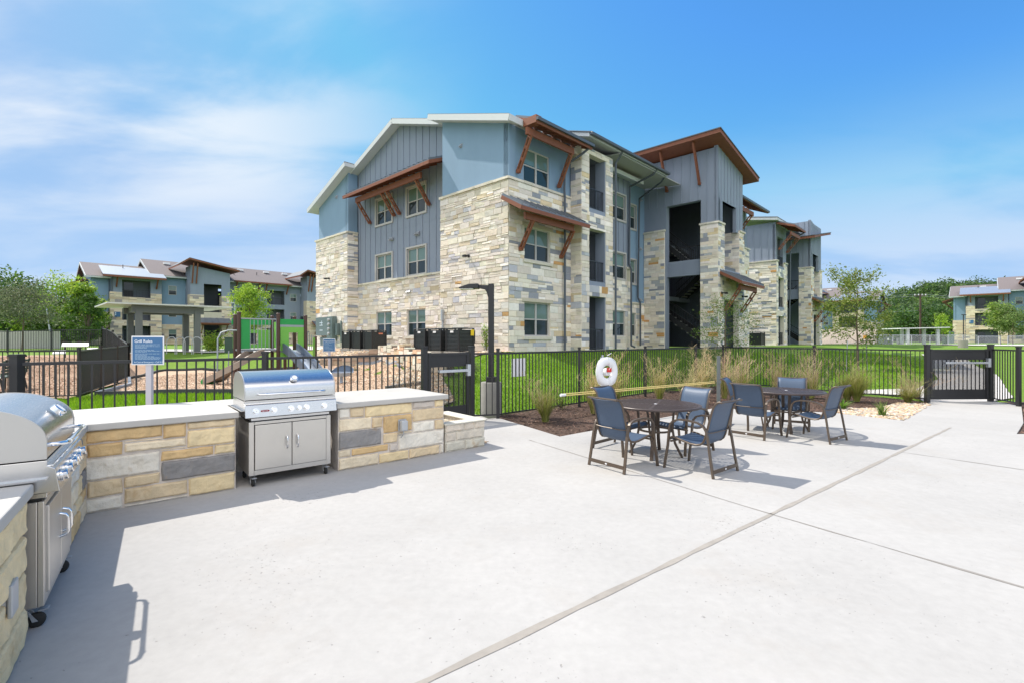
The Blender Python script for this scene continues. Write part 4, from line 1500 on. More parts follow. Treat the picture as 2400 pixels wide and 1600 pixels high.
def big_tree(label, loc, h, w, pal, seed, lsz=.35, nleaf=5000, name='tree', group=None, dark=0):
    """broad crown: clumps through an uneven volume"""
    r = random.Random(seed)
    t = thing(name, label, 'tree', loc, 0, group)
    bark = MB()
    bark.tube([(0, 0, 0), (.1, .1, h * .3), (-.1, 0, h * .7)], [w * .035 + .06, w * .03 + .04, .05], n=8)
    cs = []
    nc = 46
    for i in range(nc):
        a = r.uniform(0, 6.28)
        k = r.random() ** .5
        zz = r.uniform(.12, .97)
        env = math.sin(math.pi * min(1, .12 + zz * .86)) ** .6
        p = Vector((math.cos(a) * w / 2 * k * env, math.sin(a) * w / 2 * k * env, h * zz))
        cs.append((p, r.uniform(.12, .22) * w))
        if i % 3 == 0: bark.tube([(0, 0, h * .25), (p.x * .5, p.y * .5, p.z * .7), tuple(p)], [w * .018, w * .01, w * .003], n=5)
    bark.build('trunk', M['bark'], t, smooth=True)
    mb = MB()
    for p, rad in cs:
        tone = r.choice(pal)
        for _ in range(nleaf // nc):
            d = Vector((r.gauss(0, 1), r.gauss(0, 1), r.gauss(0, 1)))
            d = d.normalized() * (r.random() ** .45) * rad
            d.z *= .75
            leaf_quad(mb, p + d, lsz, r, jit(tone if r.random() < .7 else r.choice(pal), r, .3), up=.8)
    mb.build('crown', M['leaf'], t, recalc=False)
    return t


def at(px, d, z=None, zoff=0):
    x = (px - 1200) / F * d
    return (x, d, (gh(x, d) if z is None else z) + zoff)


# left background trees
big_tree('large dark green tree at the far left edge behind the others', at(-60, 62), 8.8, 16, DG + MG, 11, lsz=.5, nleaf=15000)
big_tree('dark round tree peeking over the pale green ones at far left', at(98, 74), 7.0, 10, DG + MG, 12, lsz=.5, nleaf=8000)
big_tree('bright yellow green tree left of the far building', at(150, 58), 7.9, 8.5, LG, 13, lsz=.34, nleaf=9500)
big_tree('bright green tree touching the left end of the far building', at(186, 55), 6.8, 4.5, LG + MG, 14, lsz=.36, nleaf=6500)
big_tree('low dark bushy tree between the grey green tree and the bright one', at(105, 60), 5.8, 11, DG + MG, 15, lsz=.45, nleaf=11000)
big_tree('small mid green tree standing low before the far building corner', at(205, 50), 5.2, 3.4, MG, 16, lsz=.28, nleaf=4200)
tree('grey green staked young tree behind the dog park fence', at(52, 36), 4.6, 1.9, .07, 6500, .16, OG, 17, base=.38, limbs=14, clump=.5, name='young_tree')
# near young trees
tree('open leafy young tree on the lawn behind the right stretch of fence', at(2012, 21), 4.3, 1.30, .05, 5600, .12, [(.17, .24, .04), (.22, .28, .05), (.11, .19, .03), (.26, .30, .07)], 21, base=.26, limbs=15, clump=.34, stakes=True)
tree('light green young tree in front of the stair tower entry', at(1700, 23.3), 3.1, 1.35, .045, 3000, .085, [(.19, .30, .05), (.25, .36, .07), (.13, .23, .04)], 22, base=.14, limbs=15, clump=.36, name='young_tree')
tree('small bright tree behind the playground deck', at(582, 38), 5.0, 1.3, .06, 4500, .2, LG, 23, base=.25, limbs=12, clump=.5)
tree('pale yellow green young tree left of its darker neighbour at the right building', at(2345, 62), 5.2, 1.5, .07, 3000, .3, [(.22, .34, .05), (.28, .38, .07)], 24, base=.25, limbs=10, clump=.5)
tree('rounder olive young tree at the right building, beside the pale one', at(2374, 60), 4.5, 1.9, .07, 3800, .26, [(.13, .22, .05), (.18, .26, .07)], 25, base=.25, limbs=10, clump=.5)
tree('narrow bright young tree right of the pale pavilion', at(2210, 78), 4.6, 1.3, .06, 1300, .3, LG, 26, base=.2, limbs=10, clump=.5)
tree('small dark young tree on the lawn left of the pavilion', at(2086, 78), 3.2, 1.6, .05, 1000, .3, MG + DG, 27, base=.2, limbs=10, clump=.55)

# wooded hill
mb = MB()
hx = np.arange(60, 520, 8.0); hy = np.arange(130, 420, 8.0)


def hill(x, y):
    k = x / y
    top = 21 * smooth(.64, .88, k) + 9 * smooth(.35, .62, k)
    return 1.0 + top * smooth(138, 330, y) + 3.0 * noise.noise(Vector((x / 30, y / 30, 0)))


rows = []
for y in hy: rows.append([(x, y, hill(x, y) if y > 135 else .5) for x in hx])
mb.grid(rows)
struct(mb.build('hill', mat('hill_ground', (.05, .09, .025), .95, var=.3, vs=.2), smooth='all', recalc=False))
mb = MB()
r = random.Random(77)
for i in range(1500):
    y = 132 + 250 * r.random() ** 1.25
    x = y * r.uniform(.52, 1.12)
    z = hill(x, y)
    w = r.uniform(6, 11) if y > 150 else r.uniform(7, 10)
    hh = w * r.uniform(.75, 1.1)
    tone = r.choice([(.03, .07, .02), (.05, .10, .03), (.07, .13, .03), (.10, .18, .03), (.13, .22, .04), (.08, .13, .05)])
    nl = int(170 if y < 200 else 80)
    for _ in range(nl):
        d = Vector((r.gauss(0, 1), r.gauss(0, 1), r.gauss(0, 1))).normalized() * (.65 + .35 * r.random())
        p = Vector((x, y, z + hh * .5)) + Vector((d.x * w * .5, d.y * w * .5, d.z * hh * .52))
        leaf_quad(mb, p, 1.1 if y < 200 else 1.6, r, jit(tone, r, .35), up=.8)
o = mb.build('woodland', M['leaf'], recalc=False)
o['kind'] = 'stuff'; o['label'] = 'dense green woodland covering the hill on the right horizon'
mb = MB()
for i in range(60):       # distant treeline low behind the right lawn and behind the left building
    px_ = r.uniform(1890, 2330)
    d = r.uniform(118, 130)
    x = (px_ - 1200) / F * d
    w = r.uniform(7, 11); hh = w * r.uniform(.7, 1.0)
    tone = r.choice(DG + MG)
    for _ in range(190):
        dd = Vector((r.gauss(0, 1), r.gauss(0, 1), r.gauss(0, 1))).normalized() * (.6 + .4 * r.random())
        leaf_quad(mb, Vector((x + dd.x * w * .5, d + dd.y * w * .5, 1.4 + hh * .5 + dd.z * hh * .5)), .9, r, jit(tone, r, .3), up=.8)
o = mb.build('treeline', M['leaf'], recalc=False)
o['kind'] = 'stuff'; o['label'] = 'dark row of trees along the foot of the hill'


# ornamental grasses
def grass_plant(label, loc, h, spread, nb, pal, seed, plume=0, pcol=(.58, .47, .24), name='ornamental_grass', cat='grass plant', w=.006):
    r = random.Random(seed)
    if plume: spread *= 1.25
    t = thing(name, label, cat, loc, 0, 'ornamental grasses along the fence')
    mb = MB()
    for _ in range(nb):
        a = r.uniform(0, 6.28)
        k = r.random() ** .7
        L_ = h * r.uniform(.55, 1.0)
        out = spread * k * r.uniform(.6, 1.1)
        d = Vector((math.cos(a), math.sin(a), 0))
        s = Vector((-d.y, d.x, 0))
        b0 = d * r.uniform(0, .07)
        c = jit(r.choice(pal), r)
        prev = None
        rows = []
        for i in range(5):
            t_ = i / 4
            p = b0 + d * out * t_ ** 1.7 + Vector((0, 0, L_ * (t_ - .22 * k * t_ ** 3)))
            ww = w * (1 - t_ * .85)
            rows.append([tuple(p + s * ww), tuple(p - s * ww)])
        mb.grid(rows, c)
    mb.build('blades', M['blade'], t, recalc=False)
    if plume:
        mb = MB()
        for _ in range(plume):
            a = r.uniform(0, 6.28)
            d = Vector((math.cos(a), math.sin(a), 0))
            out = spread * r.uniform(.1, 1.25)
            L_ = h * r.uniform(.75, 1.5)
            c = jit(pcol, r)
            cv = Vector((r.uniform(-.12, .12), r.uniform(-.12, .12), 0)) * h
            P = [d * out * (k / 6) ** 1.25 + cv * math.sin(k / 6 * 3.0) + Vector((0, 0, L_ * (k / 6 - .10 * (k / 6) ** 3))) for k in range(7)]
            s = Vector((-d.y, d.x, 0))
            mb.grid([[tuple(p + s * .0035), tuple(p - s * .0035)] for p in P], c)
            for _ in range(34):
                q = P[2].lerp(P[6], r.random()) + Vector((r.uniform(-.05, .05), r.uniform(-.05, .05), 0))
                e = q + Vector((r.uniform(-1, 1), r.uniform(-1, 1), r.uniform(.1, 1.2))) * .13
                o_ = Vector((r.uniform(-1, 1), r.uniform(-1, 1), 0)) * .008
                mb.add([tuple(q), tuple(q + o_ * .6), tuple(e + o_), tuple(e)], [(0, 1, 2, 3)], c)
        mb.build('seed_heads', M['blade'], t, recalc=False)
    return t


YG = [(.26, .29, .06), (.32, .33, .08), (.20, .25, .05), (.36, .34, .12)]
gp = G
P_ = gp(1278, 987); grass_plant('yellow green grass clump nearest the left gate, alone in dark mulch', (P_.x, P_.y, 0), .75, .42, 420, YG, 1, plume=14, pcol=(.42, .36, .18))
P_ = gp(1392, 968); grass_plant('grass clump behind the life ring, partly hidden by a blue chair', (P_.x, P_.y, 0), .9, .4, 380, YG, 2, plume=22)
P_ = (2.6, 12.2, 0); grass_plant('tall feathery grass clump behind and left of the life ring', P_, 1.0, .35, 150, YG, 3, plume=26)
P_ = (3.9, 12.9, 0); grass_plant('feathery tan grass clump above the middle of the yellow pole', P_, .95, .4, 150, YG, 4, plume=26)
P_ = (4.75, 13.0, 0); grass_plant('tan grass clump right of the middle of the yellow pole', P_, .8, .45, 150, YG, 5, plume=20)
P_ = (5.35, 13.7, 0); grass_plant('tallest tan grass clump left of the grey pole stand', P_, 1.15, .35, 150, YG, 6, plume=26, pcol=(.62, .50, .28))
P_ = (6.1, 14.0, 0); grass_plant('dense pinkish tan grass clump beside the grey pole stand', P_, 1.1, .5, 150, YG, 7, plume=30, pcol=(.62, .47, .30))
P_ = (6.9, 14.6, 0); grass_plant('pinkish tan grass clump right behind the dark blue chair', P_, 1.0, .5, 150, YG, 8, plume=26, pcol=(.62, .47, .30))
P_ = (7.9, 14.4, 0); grass_plant('tan grass clump left of the far patio table', P_, 1.0, .4, 150, YG, 9, plume=30, pcol=(.50, .38, .22))
P_ = (8.35, 13.6, 0); grass_plant('low tan grass clump above the far patio table', P_, 1.05, .45, 150, YG, 10, plume=32, pcol=(.50, .40, .24))
P_ = G(2008, 940); grass_plant('big full yellow green grass clump near the staked tree', (P_.x, P_.y, 0), .95, .6, 700, YG, 11, plume=18, pcol=(.40, .36, .16))
P_ = G(1985, 938); grass_plant('yellow green grass clump touching the big full one on its left', (P_.x, P_.y, 0), .75, .5, 400, YG, 12, plume=8, pcol=(.40, .36, .16))
P_ = G(2128, 942); grass_plant('bushy yellow green grass clump beside the right gate post', (P_.x, P_.y, 0), .5, .5, 420, YG, 13, plume=18, pcol=(.40, .34, .16))
P_ = G(2150, 935); grass_plant('arching tan grass leaning across the right gate', (P_.x, P_.y, 0), .9, .8, 90, [(.42, .32, .18)], 14, plume=18, pcol=(.45, .33, .20))
P_ = G(2068, 973); grass_plant('small strappy green clump in the river rock', (P_.x, P_.y, 0), .38, .28, 46, [(.16, .26, .05), (.20, .28, .07)], 15, name='strappy_plant', cat='plant', w=.016)
P_ = (8.0, 11.8, 0); grass_plant('low leafy green plant at the left end of the river rock', P_, .28, .4, 70, [(.12, .24, .03), (.16, .28, .04)], 16, name='leafy_plant', cat='plant', w=.02)
P_ = (-2.05, 10.0, 0.02); grass_plant('dry brown twiggy grass clump in front of the left gate', P_, .85, .45, 60, [(.30, .22, .15)], 17, plume=34, pcol=(.33, .24, .17))
P_ = (13.2, 11.9, 0); grass_plant('strappy green plant at the right edge beyond the gate', P_, .55, .5, 40, [(.22, .36, .05)], 18, name='strappy_plant', cat='plant', w=.016)
P_ = (-6.2, 10.2, .03); grass_plant('dry thin grass clump behind the stone island', P_, .45, .5, 120, [(.36, .30, .12), (.22, .26, .06)], 19, plume=0)
P_ = W2(-1.0, 4.9); grass_plant('small clump of reddish grass between the two rows of cooling units', (P_.x, P_.y, gh(P_.x, P_.y) + .02), .5, .3, 160, [(.24, .17, .08), (.25, .22, .08)], 20)
P_ = W2(-.9, 5.7); grass_plant('yellowish grass clump beside the left row of cooling units', (P_.x, P_.y, gh(P_.x, P_.y) + .02), .5, .35, 200, YG, 21)
P_ = W2(-.9, 4.2); grass_plant('yellowish grass clump beside the right row of cooling units', (P_.x, P_.y, gh(P_.x, P_.y) + .02), .5, .35, 200, YG, 22)
P_ = W2(-5.2, 3.2)
# shrubs


def shrub(label, loc, h, w, pal, seed, lsz=.06, n=700, name='shrub'):
    r = random.Random(seed)
    t = thing(name, label, 'shrub', loc)
    st, mb = MB(), MB()
    for i in range(9):
        a = r.uniform(0, 6.28)
        q = Vector((math.cos(a) * w * .5 * r.random(), math.sin(a) * w * .5 * r.random(), h * r.uniform(.6, 1)))
        st.tube([(0, 0, 0), tuple(q * .5 + Vector((0, 0, .05))), tuple(q)], [.012, .008, .003], n=4)
        for _ in range(n // 9):
            p = q * r.uniform(.25, 1.05) + Vector((r.gauss(0, 1), r.gauss(0, 1), r.gauss(0, 1))) * w * .09
            leaf_quad(mb, p, lsz, r, jit(r.choice(pal), r))
    st.build('stem', M['bark'], t); mb.build('foliage', M['leaf'], t, recalc=False)
    return t


P_ = W2(-.9, .3); shrub('tall narrow shrub at the building corner behind the lamp post', (P_.x, P_.y, gh(P_.x, P_.y)), 1.2, .7, LG + MG, 31, lsz=.07, n=600)
shrub('leafy green bush beside the shelter', at(500, 29), .95, 2.1, LG, 32, lsz=.14, n=1500)
P_ = at(1106, 14.6); shrub('low grey green shrub on the gravel bank by the left gate', P_, .5, .8, OG + MG, 33, lsz=.05, n=900)
P_ = at(834, 19.5); shrub('tiny grey green shrub on the gravel slope', P_, .2, .4, OG, 34, lsz=.04, n=250)
P_ = at(1163, 11.3, 0); shrub('weedy twigs at the concrete lamp base', P_, .7, .4, MG, 35, lsz=.035, n=160)
for i, (x, y, l) in enumerate(((1.2, 11.95, 'small leafy groundcover plant left of the life ring by the fence'), (2.2, 12.75, 'small leafy groundcover plant behind the life ring'), (5.7, 14.4, 'silvery leafed shrub among the tan grasses'), (6.9, 15.3, 'silvery leafed shrub near the corner of the fence'), (9.4, 14.2, 'low grey leafed shrub behind the far chairs'))):
    shrub(l, (x, y, 0), .35 if i < 2 else .5, .7, (MG + LG) if i < 2 else OG, 40 + i, lsz=.04, n=420)

# ------------------------------------------------------------------ ground surfaces
bed = BED
drape('mulch_bed', bed, M['mulch'], flat=-.025)
drape('mulch_bed', BED2, M['mulch'], flat=-.025)
drape('wood_chip_area', [(-11.98, 14.1), (-8.3, 14.4), (-5.4, 13.3), (-3.4, 13.3), (-4.0, 17.4), (-5.4, 20.4), (-9.0, 22.6), (-12.4, 22.0), (-15.6, 22.0), (-14.6, 18.6)], M['chips'], dz=.05, res=.5)
drape('bark_ground', [(-14.9, 14.2), (-11.9, 13.0), (-14.6, 18.6), (-16.2, 22), (-19.5, 25.5), (-29.5, 24.5), (-30, 13), (-17, 7), (-12.9, 11.9)], M['dirt'], dz=.05, res=.8)
gpol = [W2(-.0, -.3), W2(-3.2, -.6), W2(-5.0, .2), W2(-6.0, 2.0), (-3.2, 16.2, 0), (-5.7, 20.6, 0), (-8.3, 21.8, 0), W2(-2.9, 11.0), W2(-1.2, 12.9), W2(.3, 12.9), W2(.6, 4.3)]
drape('gravel_bank', gpol, M['gravel'], dz=.05, res=.4)
drape('gravel_strip', [(-3.4, 13.4), (-1.9, 11.4), (-1.4, 12.0), (-2.3, 15.5), (-3.2, 16.0), (-5.6, 20.5), (-5.5, 20.2), (-4.0, 17.4)], M['gravel'], dz=.05, res=.4)
drape('path', [(-1.85, 9.62), (-.5, 10.42), (-1.1, 11.5), (-2.6, 10.9)], M['concrete'], flat=-.004)
# path beyond the right gate and the road
drape('path', [(11.25, 13.2), (13.1, 13.42), (14.3, 13.9), (17.9, 18), (20.4, 21), (25, 28), (23.5, 28), (15.2, 17.4), (13.2, 15.9), (10.9, 15.75), (10.3, 15.2), (11.2, 14.9), (11.9, 14.6)], M['road'], dz=.035, res=.5)
drape('road', [(22, 56), (60, 46), (110, 40), (110, 48), (60, 57), (30, 68)], M['road'], dz=.06, res=3)
drape('path', [(44, 56), (40, 44), (43, 44), (50, 55)], M['road'], dz=.08, res=2)
drape('path', [(-22, 26.2), (-12.5, 27.2), (-8, 31), (-9, 33), (-24, 33)], M['road'], dz=.05, res=1)
drape('sidewalk', [W2(13.2, -3.2), W2(13.2, -4.1), W2(17.6, -4.3), W2(17.6, -3.2)], M['concbase'], dz=.05, res=.8)

# loose stuff: rocks, mulch flakes, chips, grass blades


def scatter(n, poly, seed):
    r = random.Random(seed)
    x0, x1 = min(p[0] for p in poly), max(p[0] for p in poly)
    y0, y1 = min(p[1] for p in poly), max(p[1] for p in poly)
    out = []
    while len(out) < n:
        x, y = r.uniform(x0, x1), r.uniform(y0, y1)
        if in_poly(x, y, poly): out.append((x, y, r))
    return out


ICO = []
bmt = bmesh.new(); bmesh.ops.create_icosphere(bmt, subdivisions=1, radius=1)
ICV = [v.co.copy() for v in bmt.verts]; ICF = [tuple(v.index for v in f.verts) for f in bmt.faces]; bmt.free()


def rocks(name, label, poly, n, s0, s1, seed, pal, zf, m='rocks'):
    mb = MB()
    for x, y, r in scatter(n, poly, seed):
        s = r.uniform(s0, s1)
        rot = Matrix.Rotation(r.uniform(0, 6.28), 3, 'Z')
        sc = Vector((s * r.uniform(.8, 1.4), s * r.uniform(.7, 1.1), s * r.uniform(.4, .7)))
        k = Vector((r.uniform(-9, 9), r.uniform(-9, 9), 0))
        z = zf(x, y)
        vs = []
        for v in ICV:
            q = v * (1 + .28 * noise.noise(v * 1.3 + k))
            q = rot @ Vector((q.x * sc.x, q.y * sc.y, q.z * sc.z))
            vs.append((q.x + x, q.y + y, q.z + z))
        mb.add(vs, ICF, jit(r.choice(pal), r, .2))
    o = mb.build(name, M[m], smooth='all', recalc=False)
    o['kind'] = 'stuff'; o['label'] = label
    return o


RC = [(.55, .46, .35), (.48, .36, .24), (.62, .55, .45), (.42, .30, .19), (.58, .42, .26), (.38, .34, .31)]
rocks('river_rock', 'tan rounded river rocks along the concrete edge by the right gate', [(7.3, 11.3), (8.15, 10.16), (9.9, 11.75), (10.9, 12.7), (10.2, 12.9), (8.9, 11.9), (8.0, 12.0)], 1700, .022, .052, 5, RC, lambda x, y: 0.0)
rocks('bank_gravel', 'loose tan gravel on the bank below the cooling units', gpol, 5200, .03, .075, 6, RC, lambda x, y: gh(x, y) + .05)
rocks('strip_gravel', 'loose tan gravel beside the wood chips', [(-3.4, 13.4), (-1.9, 11.4), (-1.4, 12.0), (-2.3, 15.5), (-3.2, 16.0), (-5.6, 20.5), (-4.0, 17.4)], 1600, .03, .065, 7, RC, lambda x, y: gh(x, y) + .05)


def flakes(name, label, poly, n, l, w, seed, pal, zf):
    mb = MB()
    for x, y, r in scatter(n, poly, seed):
        a = r.uniform(0, 3.14)
        d = Vector((math.cos(a), math.sin(a), r.uniform(-.35, .35))) * l * r.uniform(.5, 1.3)
        s = Vector((-d.y, d.x, r.uniform(-.02, .02))).normalized() * w * r.uniform(.5, 1.2)
        p = Vector((x, y, zf(x, y) + .008))
        mb.add([tuple(p - d - s), tuple(p + d - s), tuple(p + d + s), tuple(p - d + s)], [(0, 1, 2, 3)], jit(r.choice(pal), r, .4))
    o = mb.build(name, M['rocks'], recalc=False)
    o['kind'] = 'stuff'; o['label'] = label
    return o


flakes('mulch_flakes', 'dark brown shredded mulch in the planting bed', bed, 15000, .028, .006, 8, [(.12, .065, .042), (.06, .033, .024), (.20, .12, .085), (.09, .05, .033)], lambda x, y: -.02)
flakes('mulch_flakes', 'dark brown shredded mulch right of the right gate', [(9.0, 8.7), (10.34, 9.86), (12.9, 12.35), (14.5, 12.5), (14, 8.7)], 3000, .028, .006, 9, [(.12, .065, .042), (.06, .033, .024), (.20, .12, .085)], lambda x, y: -.02)
flakes('chip_flakes', 'pale wood chips under the playground', [(-11.98, 14.1), (-8.3, 14.4), (-5.4, 13.3), (-3.4, 13.3), (-4.0, 17.4), (-5.4, 20.4), (-9.0, 22.6), (-12.4, 22.0), (-14.6, 18.6)], 42000, .022, .008, 10, [(.58, .43, .31), (.46, .32, .22), (.66, .52, .40), (.36, .24, .16)], lambda x, y: gh(x, y) + .055)


def blades(name, label, polys, n, h, seed, wd=.012, avoid=()):
    V_, F_, C_ = [], [], []
    mb = MB()
    tot = 0
    for poly, frac in polys:
        for x, y, r in scatter(int(n * frac), poly, seed + tot):
            if any(in_poly(x, y, a) for a in avoid): continue
            z = gh(x, y)
            hh = h * r.uniform(.5, 1.2)
            a = r.uniform(0, 3.14)
            dx, dy = math.cos(a) * wd, math.sin(a) * wd
            lx, ly = r.uniform(-.4, .4) * hh, r.uniform(-.4, .4) * hh
            c = jit(r.choice([(.19, .36, .012), (.25, .42, .015), (.14, .29, .01)]), r, .25)
            mb.add([(x - dx, y - dy, z), (x + dx, y + dy, z), (x + lx, y + ly, z + hh)], [(0, 1, 2)], c)
        tot += 1
    o = mb.build(name, M['blade'], recalc=False)
    o['kind'] = 'stuff'; o['label'] = label
    return o


av = [[(p[0], p[1]) for p in gpol], bed]
blades('lawn_grass', 'bright green mown grass on the slope below the building', [([(-1.9, 11.2), (.2, 11.2), (3.4, 14.8), (8.0, 19.0), (11, 24), (6, 25), (-.1, 18.3), (-2.2, 15.8)], .62), ([(9.2, 17.5), (11.6, 14), (12.5, 15.5), (20, 22), (22, 30), (11, 24), (8.5, 19)], .38)], 90000, .055, 60, avoid=av)
blades('strip_grass', 'rough green grass behind the stone island', [([(-12.8, 12.2), (-7, 6.6), (-3.4, 9.5), (-2.6, 11.2), (-4.6, 13.2), (-8.4, 14.2), (-12, 14.0)], 1)], 30000, .09, 61, wd=.01)
flakes('bark_flakes', 'brown shredded bark covering the dog park ground', [(-14.9, 14.2), (-12.2, 13.3), (-14.9, 18.8), (-18, 23), (-24, 22), (-20, 13), (-15, 11)], 30000, .028, .009, 12, [(.50, .32, .20), (.36, .21, .13), (.58, .42, .30), (.26, .15, .1)], lambda x, y: gh(x, y) + .055)

# ================================================================== pool fence and gates
E1 = Vector((.772, .636, 0)); N1 = Vector((-.636, .772, 0))        # along / behind the long arm of the stone island
IC = Vector((-4.12, 4.69, 0))
FB = IC + N1 * 2.2


def post(parent, x, y, h, w=.064, z=0, m='iron', capw=None):
    mb = MB()
    c = capw or w * .62
    mb.box(x - w / 2, x + w / 2, y - w / 2, y + w / 2, z - .05, z + h)
    mb.box(x - c, x + c, y - c, y + c, z + h, z + h + .02)
    mb.prism([(x - c * .9, y - c * .9, z + h + .02), (x + c * .9, y - c * .9, z + h + .02), (x + c * .9, y + c * .9, z + h + .02), (x - c * .9, y + c * .9, z + h + .02)], (0, 0, .012))
    return mb.build('post', M[m], parent)


def bay(parent, a, b, top=1.40, bot=.08, za=0, zb=0, step=.105, pw=.017, m='iron', rw=.04):
    a, b = Vector((a[0], a[1], za)), Vector((b[0], b[1], zb))
    Z = Vector((0, 0, 1))
    mb = MB()
    mb.beam(a + Z * (top - .02), b + Z * (top - .02), rw, .04)
    mb.build('top_rail', M[m], parent)
    mb = MB(); mb.beam(a + Z * (bot + .0), b + Z * (bot + .0), rw * .8, .03)
    mb.build('bottom_rail', M[m], parent)
    mb = MB()
    n = max(2, int((b - a).length / step))
    for i in range(1, n):
        p = a.lerp(b, i / n)
        mb.beam(p + Z * (bot + .01), p + Z * (top - .04), pw, pw, up=(b - a).normalized())
    return mb.build('picket_panel', M[m], parent)


def run(label, pts, posts=None, top=1.40, group=None, zf=None, name='metal_fence', step=.105, w=.064, m='iron', pw=.017, rw=.04):
    zf = zf or (lambda x, y: 0)
    t = thing(name, label, 'fence', (0, 0, 0), 0, group)
    for i, p in enumerate(pts):
        ph = top + .05
        ww = w
        if posts and i in posts: ph, ww = posts[i]
        if ph: post(t, p[0], p[1], ph, ww, z=zf(p[0], p[1]), m=m)
    for a, b in zip(pts[:-1], pts[1:]):
        bay(t, a, b, top, za=zf(*a[:2]), zb=zf(*b[:2]), step=step, m=m, pw=pw, rw=rw)
    # the thing's origin goes to its first post
    o = Vector((pts[0][0], pts[0][1], zf(pts[0][0], pts[0][1])))
    t.location = o
    for ch in KIDS[t]: ch.location = -o
    return t


fs = lambda s: tuple(FB + E1 * s)[:2]
run('near stretch of black picket fence behind the stone island and grills', [fs(-3.45), fs(-.68), fs(2.09), fs(4.86)], posts={0: (1.45, .09), 1: (1.47, .10), 2: (1.46, .075), 3: (0, 0)}, step=.112, pw=.02, w=.07)
gl, gr = fs(4.93), fs(6.05)
FC = Vector((-.3, 10.44, 0)); FD = Vector((math.cos(R(44)), math.sin(R(44)), 0))
fq = lambda s: tuple(FC + FD * s)[:2]
run('long stretch of black picket fence between the left gate and the far corner', [(gr[0] + .06, gr[1] + .05), fq(0), fq(2.79), fq(5.95), fq(9.26), fq(11.5)], posts={0: (0, 0), 1: (1.46, .07)}, top=1.40)
run('black picket fence running from the far corner down to the right gate', [fq(11.5), (9.72, 15.68), (11.22, 13.26)], posts={0: (0, 0), 2: (0, 0)}, top=1.40)
run('short black fence panel right of the right gate', [(13.13, 13.33), (12.78, 12.3), (15.2, 10.9)], posts={0: (0, 0), 1: (1.47, .075)}, top=1.42)
scr = bpy.data.materials.new('perforated_screen')          # fine black mesh fixed behind the gate pickets
scr.use_nodes = True
t_ = scr.node_tree
ms = t_.nodes.new('ShaderNodeMixShader'); tb = t_.nodes.new('ShaderNodeBsdfTransparent')
t_.nodes['Principled BSDF'].inputs['Base Color'].default_value = (.02, .02, .022, 1)
ms.inputs[0].default_value = .42
t_.links.new(tb.outputs[0], ms.inputs[1]); t_.links.new(t_.nodes['Principled BSDF'].outputs[0], ms.inputs[2])
t_.links.new(ms.outputs[0], t_.nodes['Material Output'].inputs[0])
M['screen'] = scr


def gate(label, a, b, top=1.40, latch_right=True):
    a, b = Vector((a[0], a[1], 0)), Vector((b[0], b[1], 0))
    d = (b - a).normalized()
    L_ = (b - a).length
    t = thing('gate', label, 'gate', a, math.atan2(d.y, d.x))
    for x in (0, L_):
        mb = MB(); w = .05
        mb.box(x - w, x + w, -w, w, -.02, 1.52); mb.box(x - w * 1.15, x + w * 1.15, -w * 1.15, w * 1.15, 1.52, 1.545)
        mb.build('gate_post', M['iron'], t, bevel=.004)
    x0, x1 = .08, L_ - .08
    mb = MB()
    for x in (x0, x1 - .06): mb.box(x, x + .06, -.025, .025, .06, 1.42)
    mb.box(x0, x1, -.03, .03, 1.36, 1.41); mb.build('gate_frame', M['iron'], t)
    mb = MB(); mb.box(x0 + .06, x1 - .06, -.012, .012, 1.13, 1.36); mb.build('top_plate', M['iron'], t)
    mb = MB(); mb.box(x0 + .06, x1 - .06, -.014, .014, .06, .33); mb.build('kick_plate', M['iron'], t)
    mb = MB(); n = int((x1 - x0) / .115)
    for i in range(1, n):
        x = x0 + (x1 - x0) * i / n
        mb.box(x - .009, x + .009, -.009, .009, .33, 1.13)
    mb.build('picket_panel', M['iron'], t)
    mb = MB(); mb.box(x0 + .06, x1 - .06, .016, .018, .33, 1.13); mb.build('mesh_screen', M['screen'], t)
    mb = MB()
    xa, xb = x0 + (x1 - x0) * .22, x1 - .03
    mb.box(xa, xb, -.10, -.06, 1.02, 1.075); mb.box(xb - .06, xb + .02, -.11, -.03, .93, 1.17); mb.box(xa, xa + .05, -.07, -.01, 1.03, 1.07)
    mb.build('push_bar', MATS['galvanised'] if False else M['bar'], t, bevel=.006)
    return t


M['bar'] = mat('aluminium_bar', (.58, .6, .64), .35, metal=.7)
gate('black left gate with an aluminium push bar beside the lamp post', gl, gr)
gate('black right gate with an aluminium push bar at the end of the path', (11.27, 13.24), (13.05, 13.3))
mb = MB(); mb.box(-.0, 1.08, -.002, .0, .1, 1.36)
# white sign board on the fence, seen through the pickets
sp_ = FC + FD * .42
t = thing('fence_sign', 'white board hung behind the pickets right of the left gate', 'sign', (sp_.x, sp_.y, .86), R(44))
mb = MB(); mb.box(0, .43, .014, .02, 0, .40); mb.build('panel', M['white'], t)

# life ring, hook pole and their posts
ya, yb = Vector((.93, 9.35, 0)), Vector((5.09, 12.2, 0))
yd = (yb - ya).normalized()
rc = ya + yd * 1.18
t = thing('life_ring', 'white life ring with a red centre strap hanging by the fence', 'life ring', (rc.x, rc.y, 1.02), math.atan2(yd.y, yd.x))
mb = MB()
rows = []
for i in range(33):
    a = 2 * math.pi * i / 32
    rows.append([(math.cos(a) * (.215 + .085 * math.cos(b)), .055 * math.sin(b) - .06, math.sin(a) * (.215 + .085 * math.cos(b))) for b in [2 * math.pi * k / 14 for k in range(15)]])
mb.grid(rows); mb.build('ring', M['white'], t, smooth='all')
mb = MB()
for i in range(4):
    a = R(45 + 90 * i)
    P = [(math.cos(a + R(90) * k / 6) * (.325 - .03 * math.sin(math.pi * k / 6)), -.06, math.sin(a + R(90) * k / 6) * (.325 - .03 * math.sin(math.pi * k / 6))) for k in range(7)]
    mb.tube(P, .008, n=5)
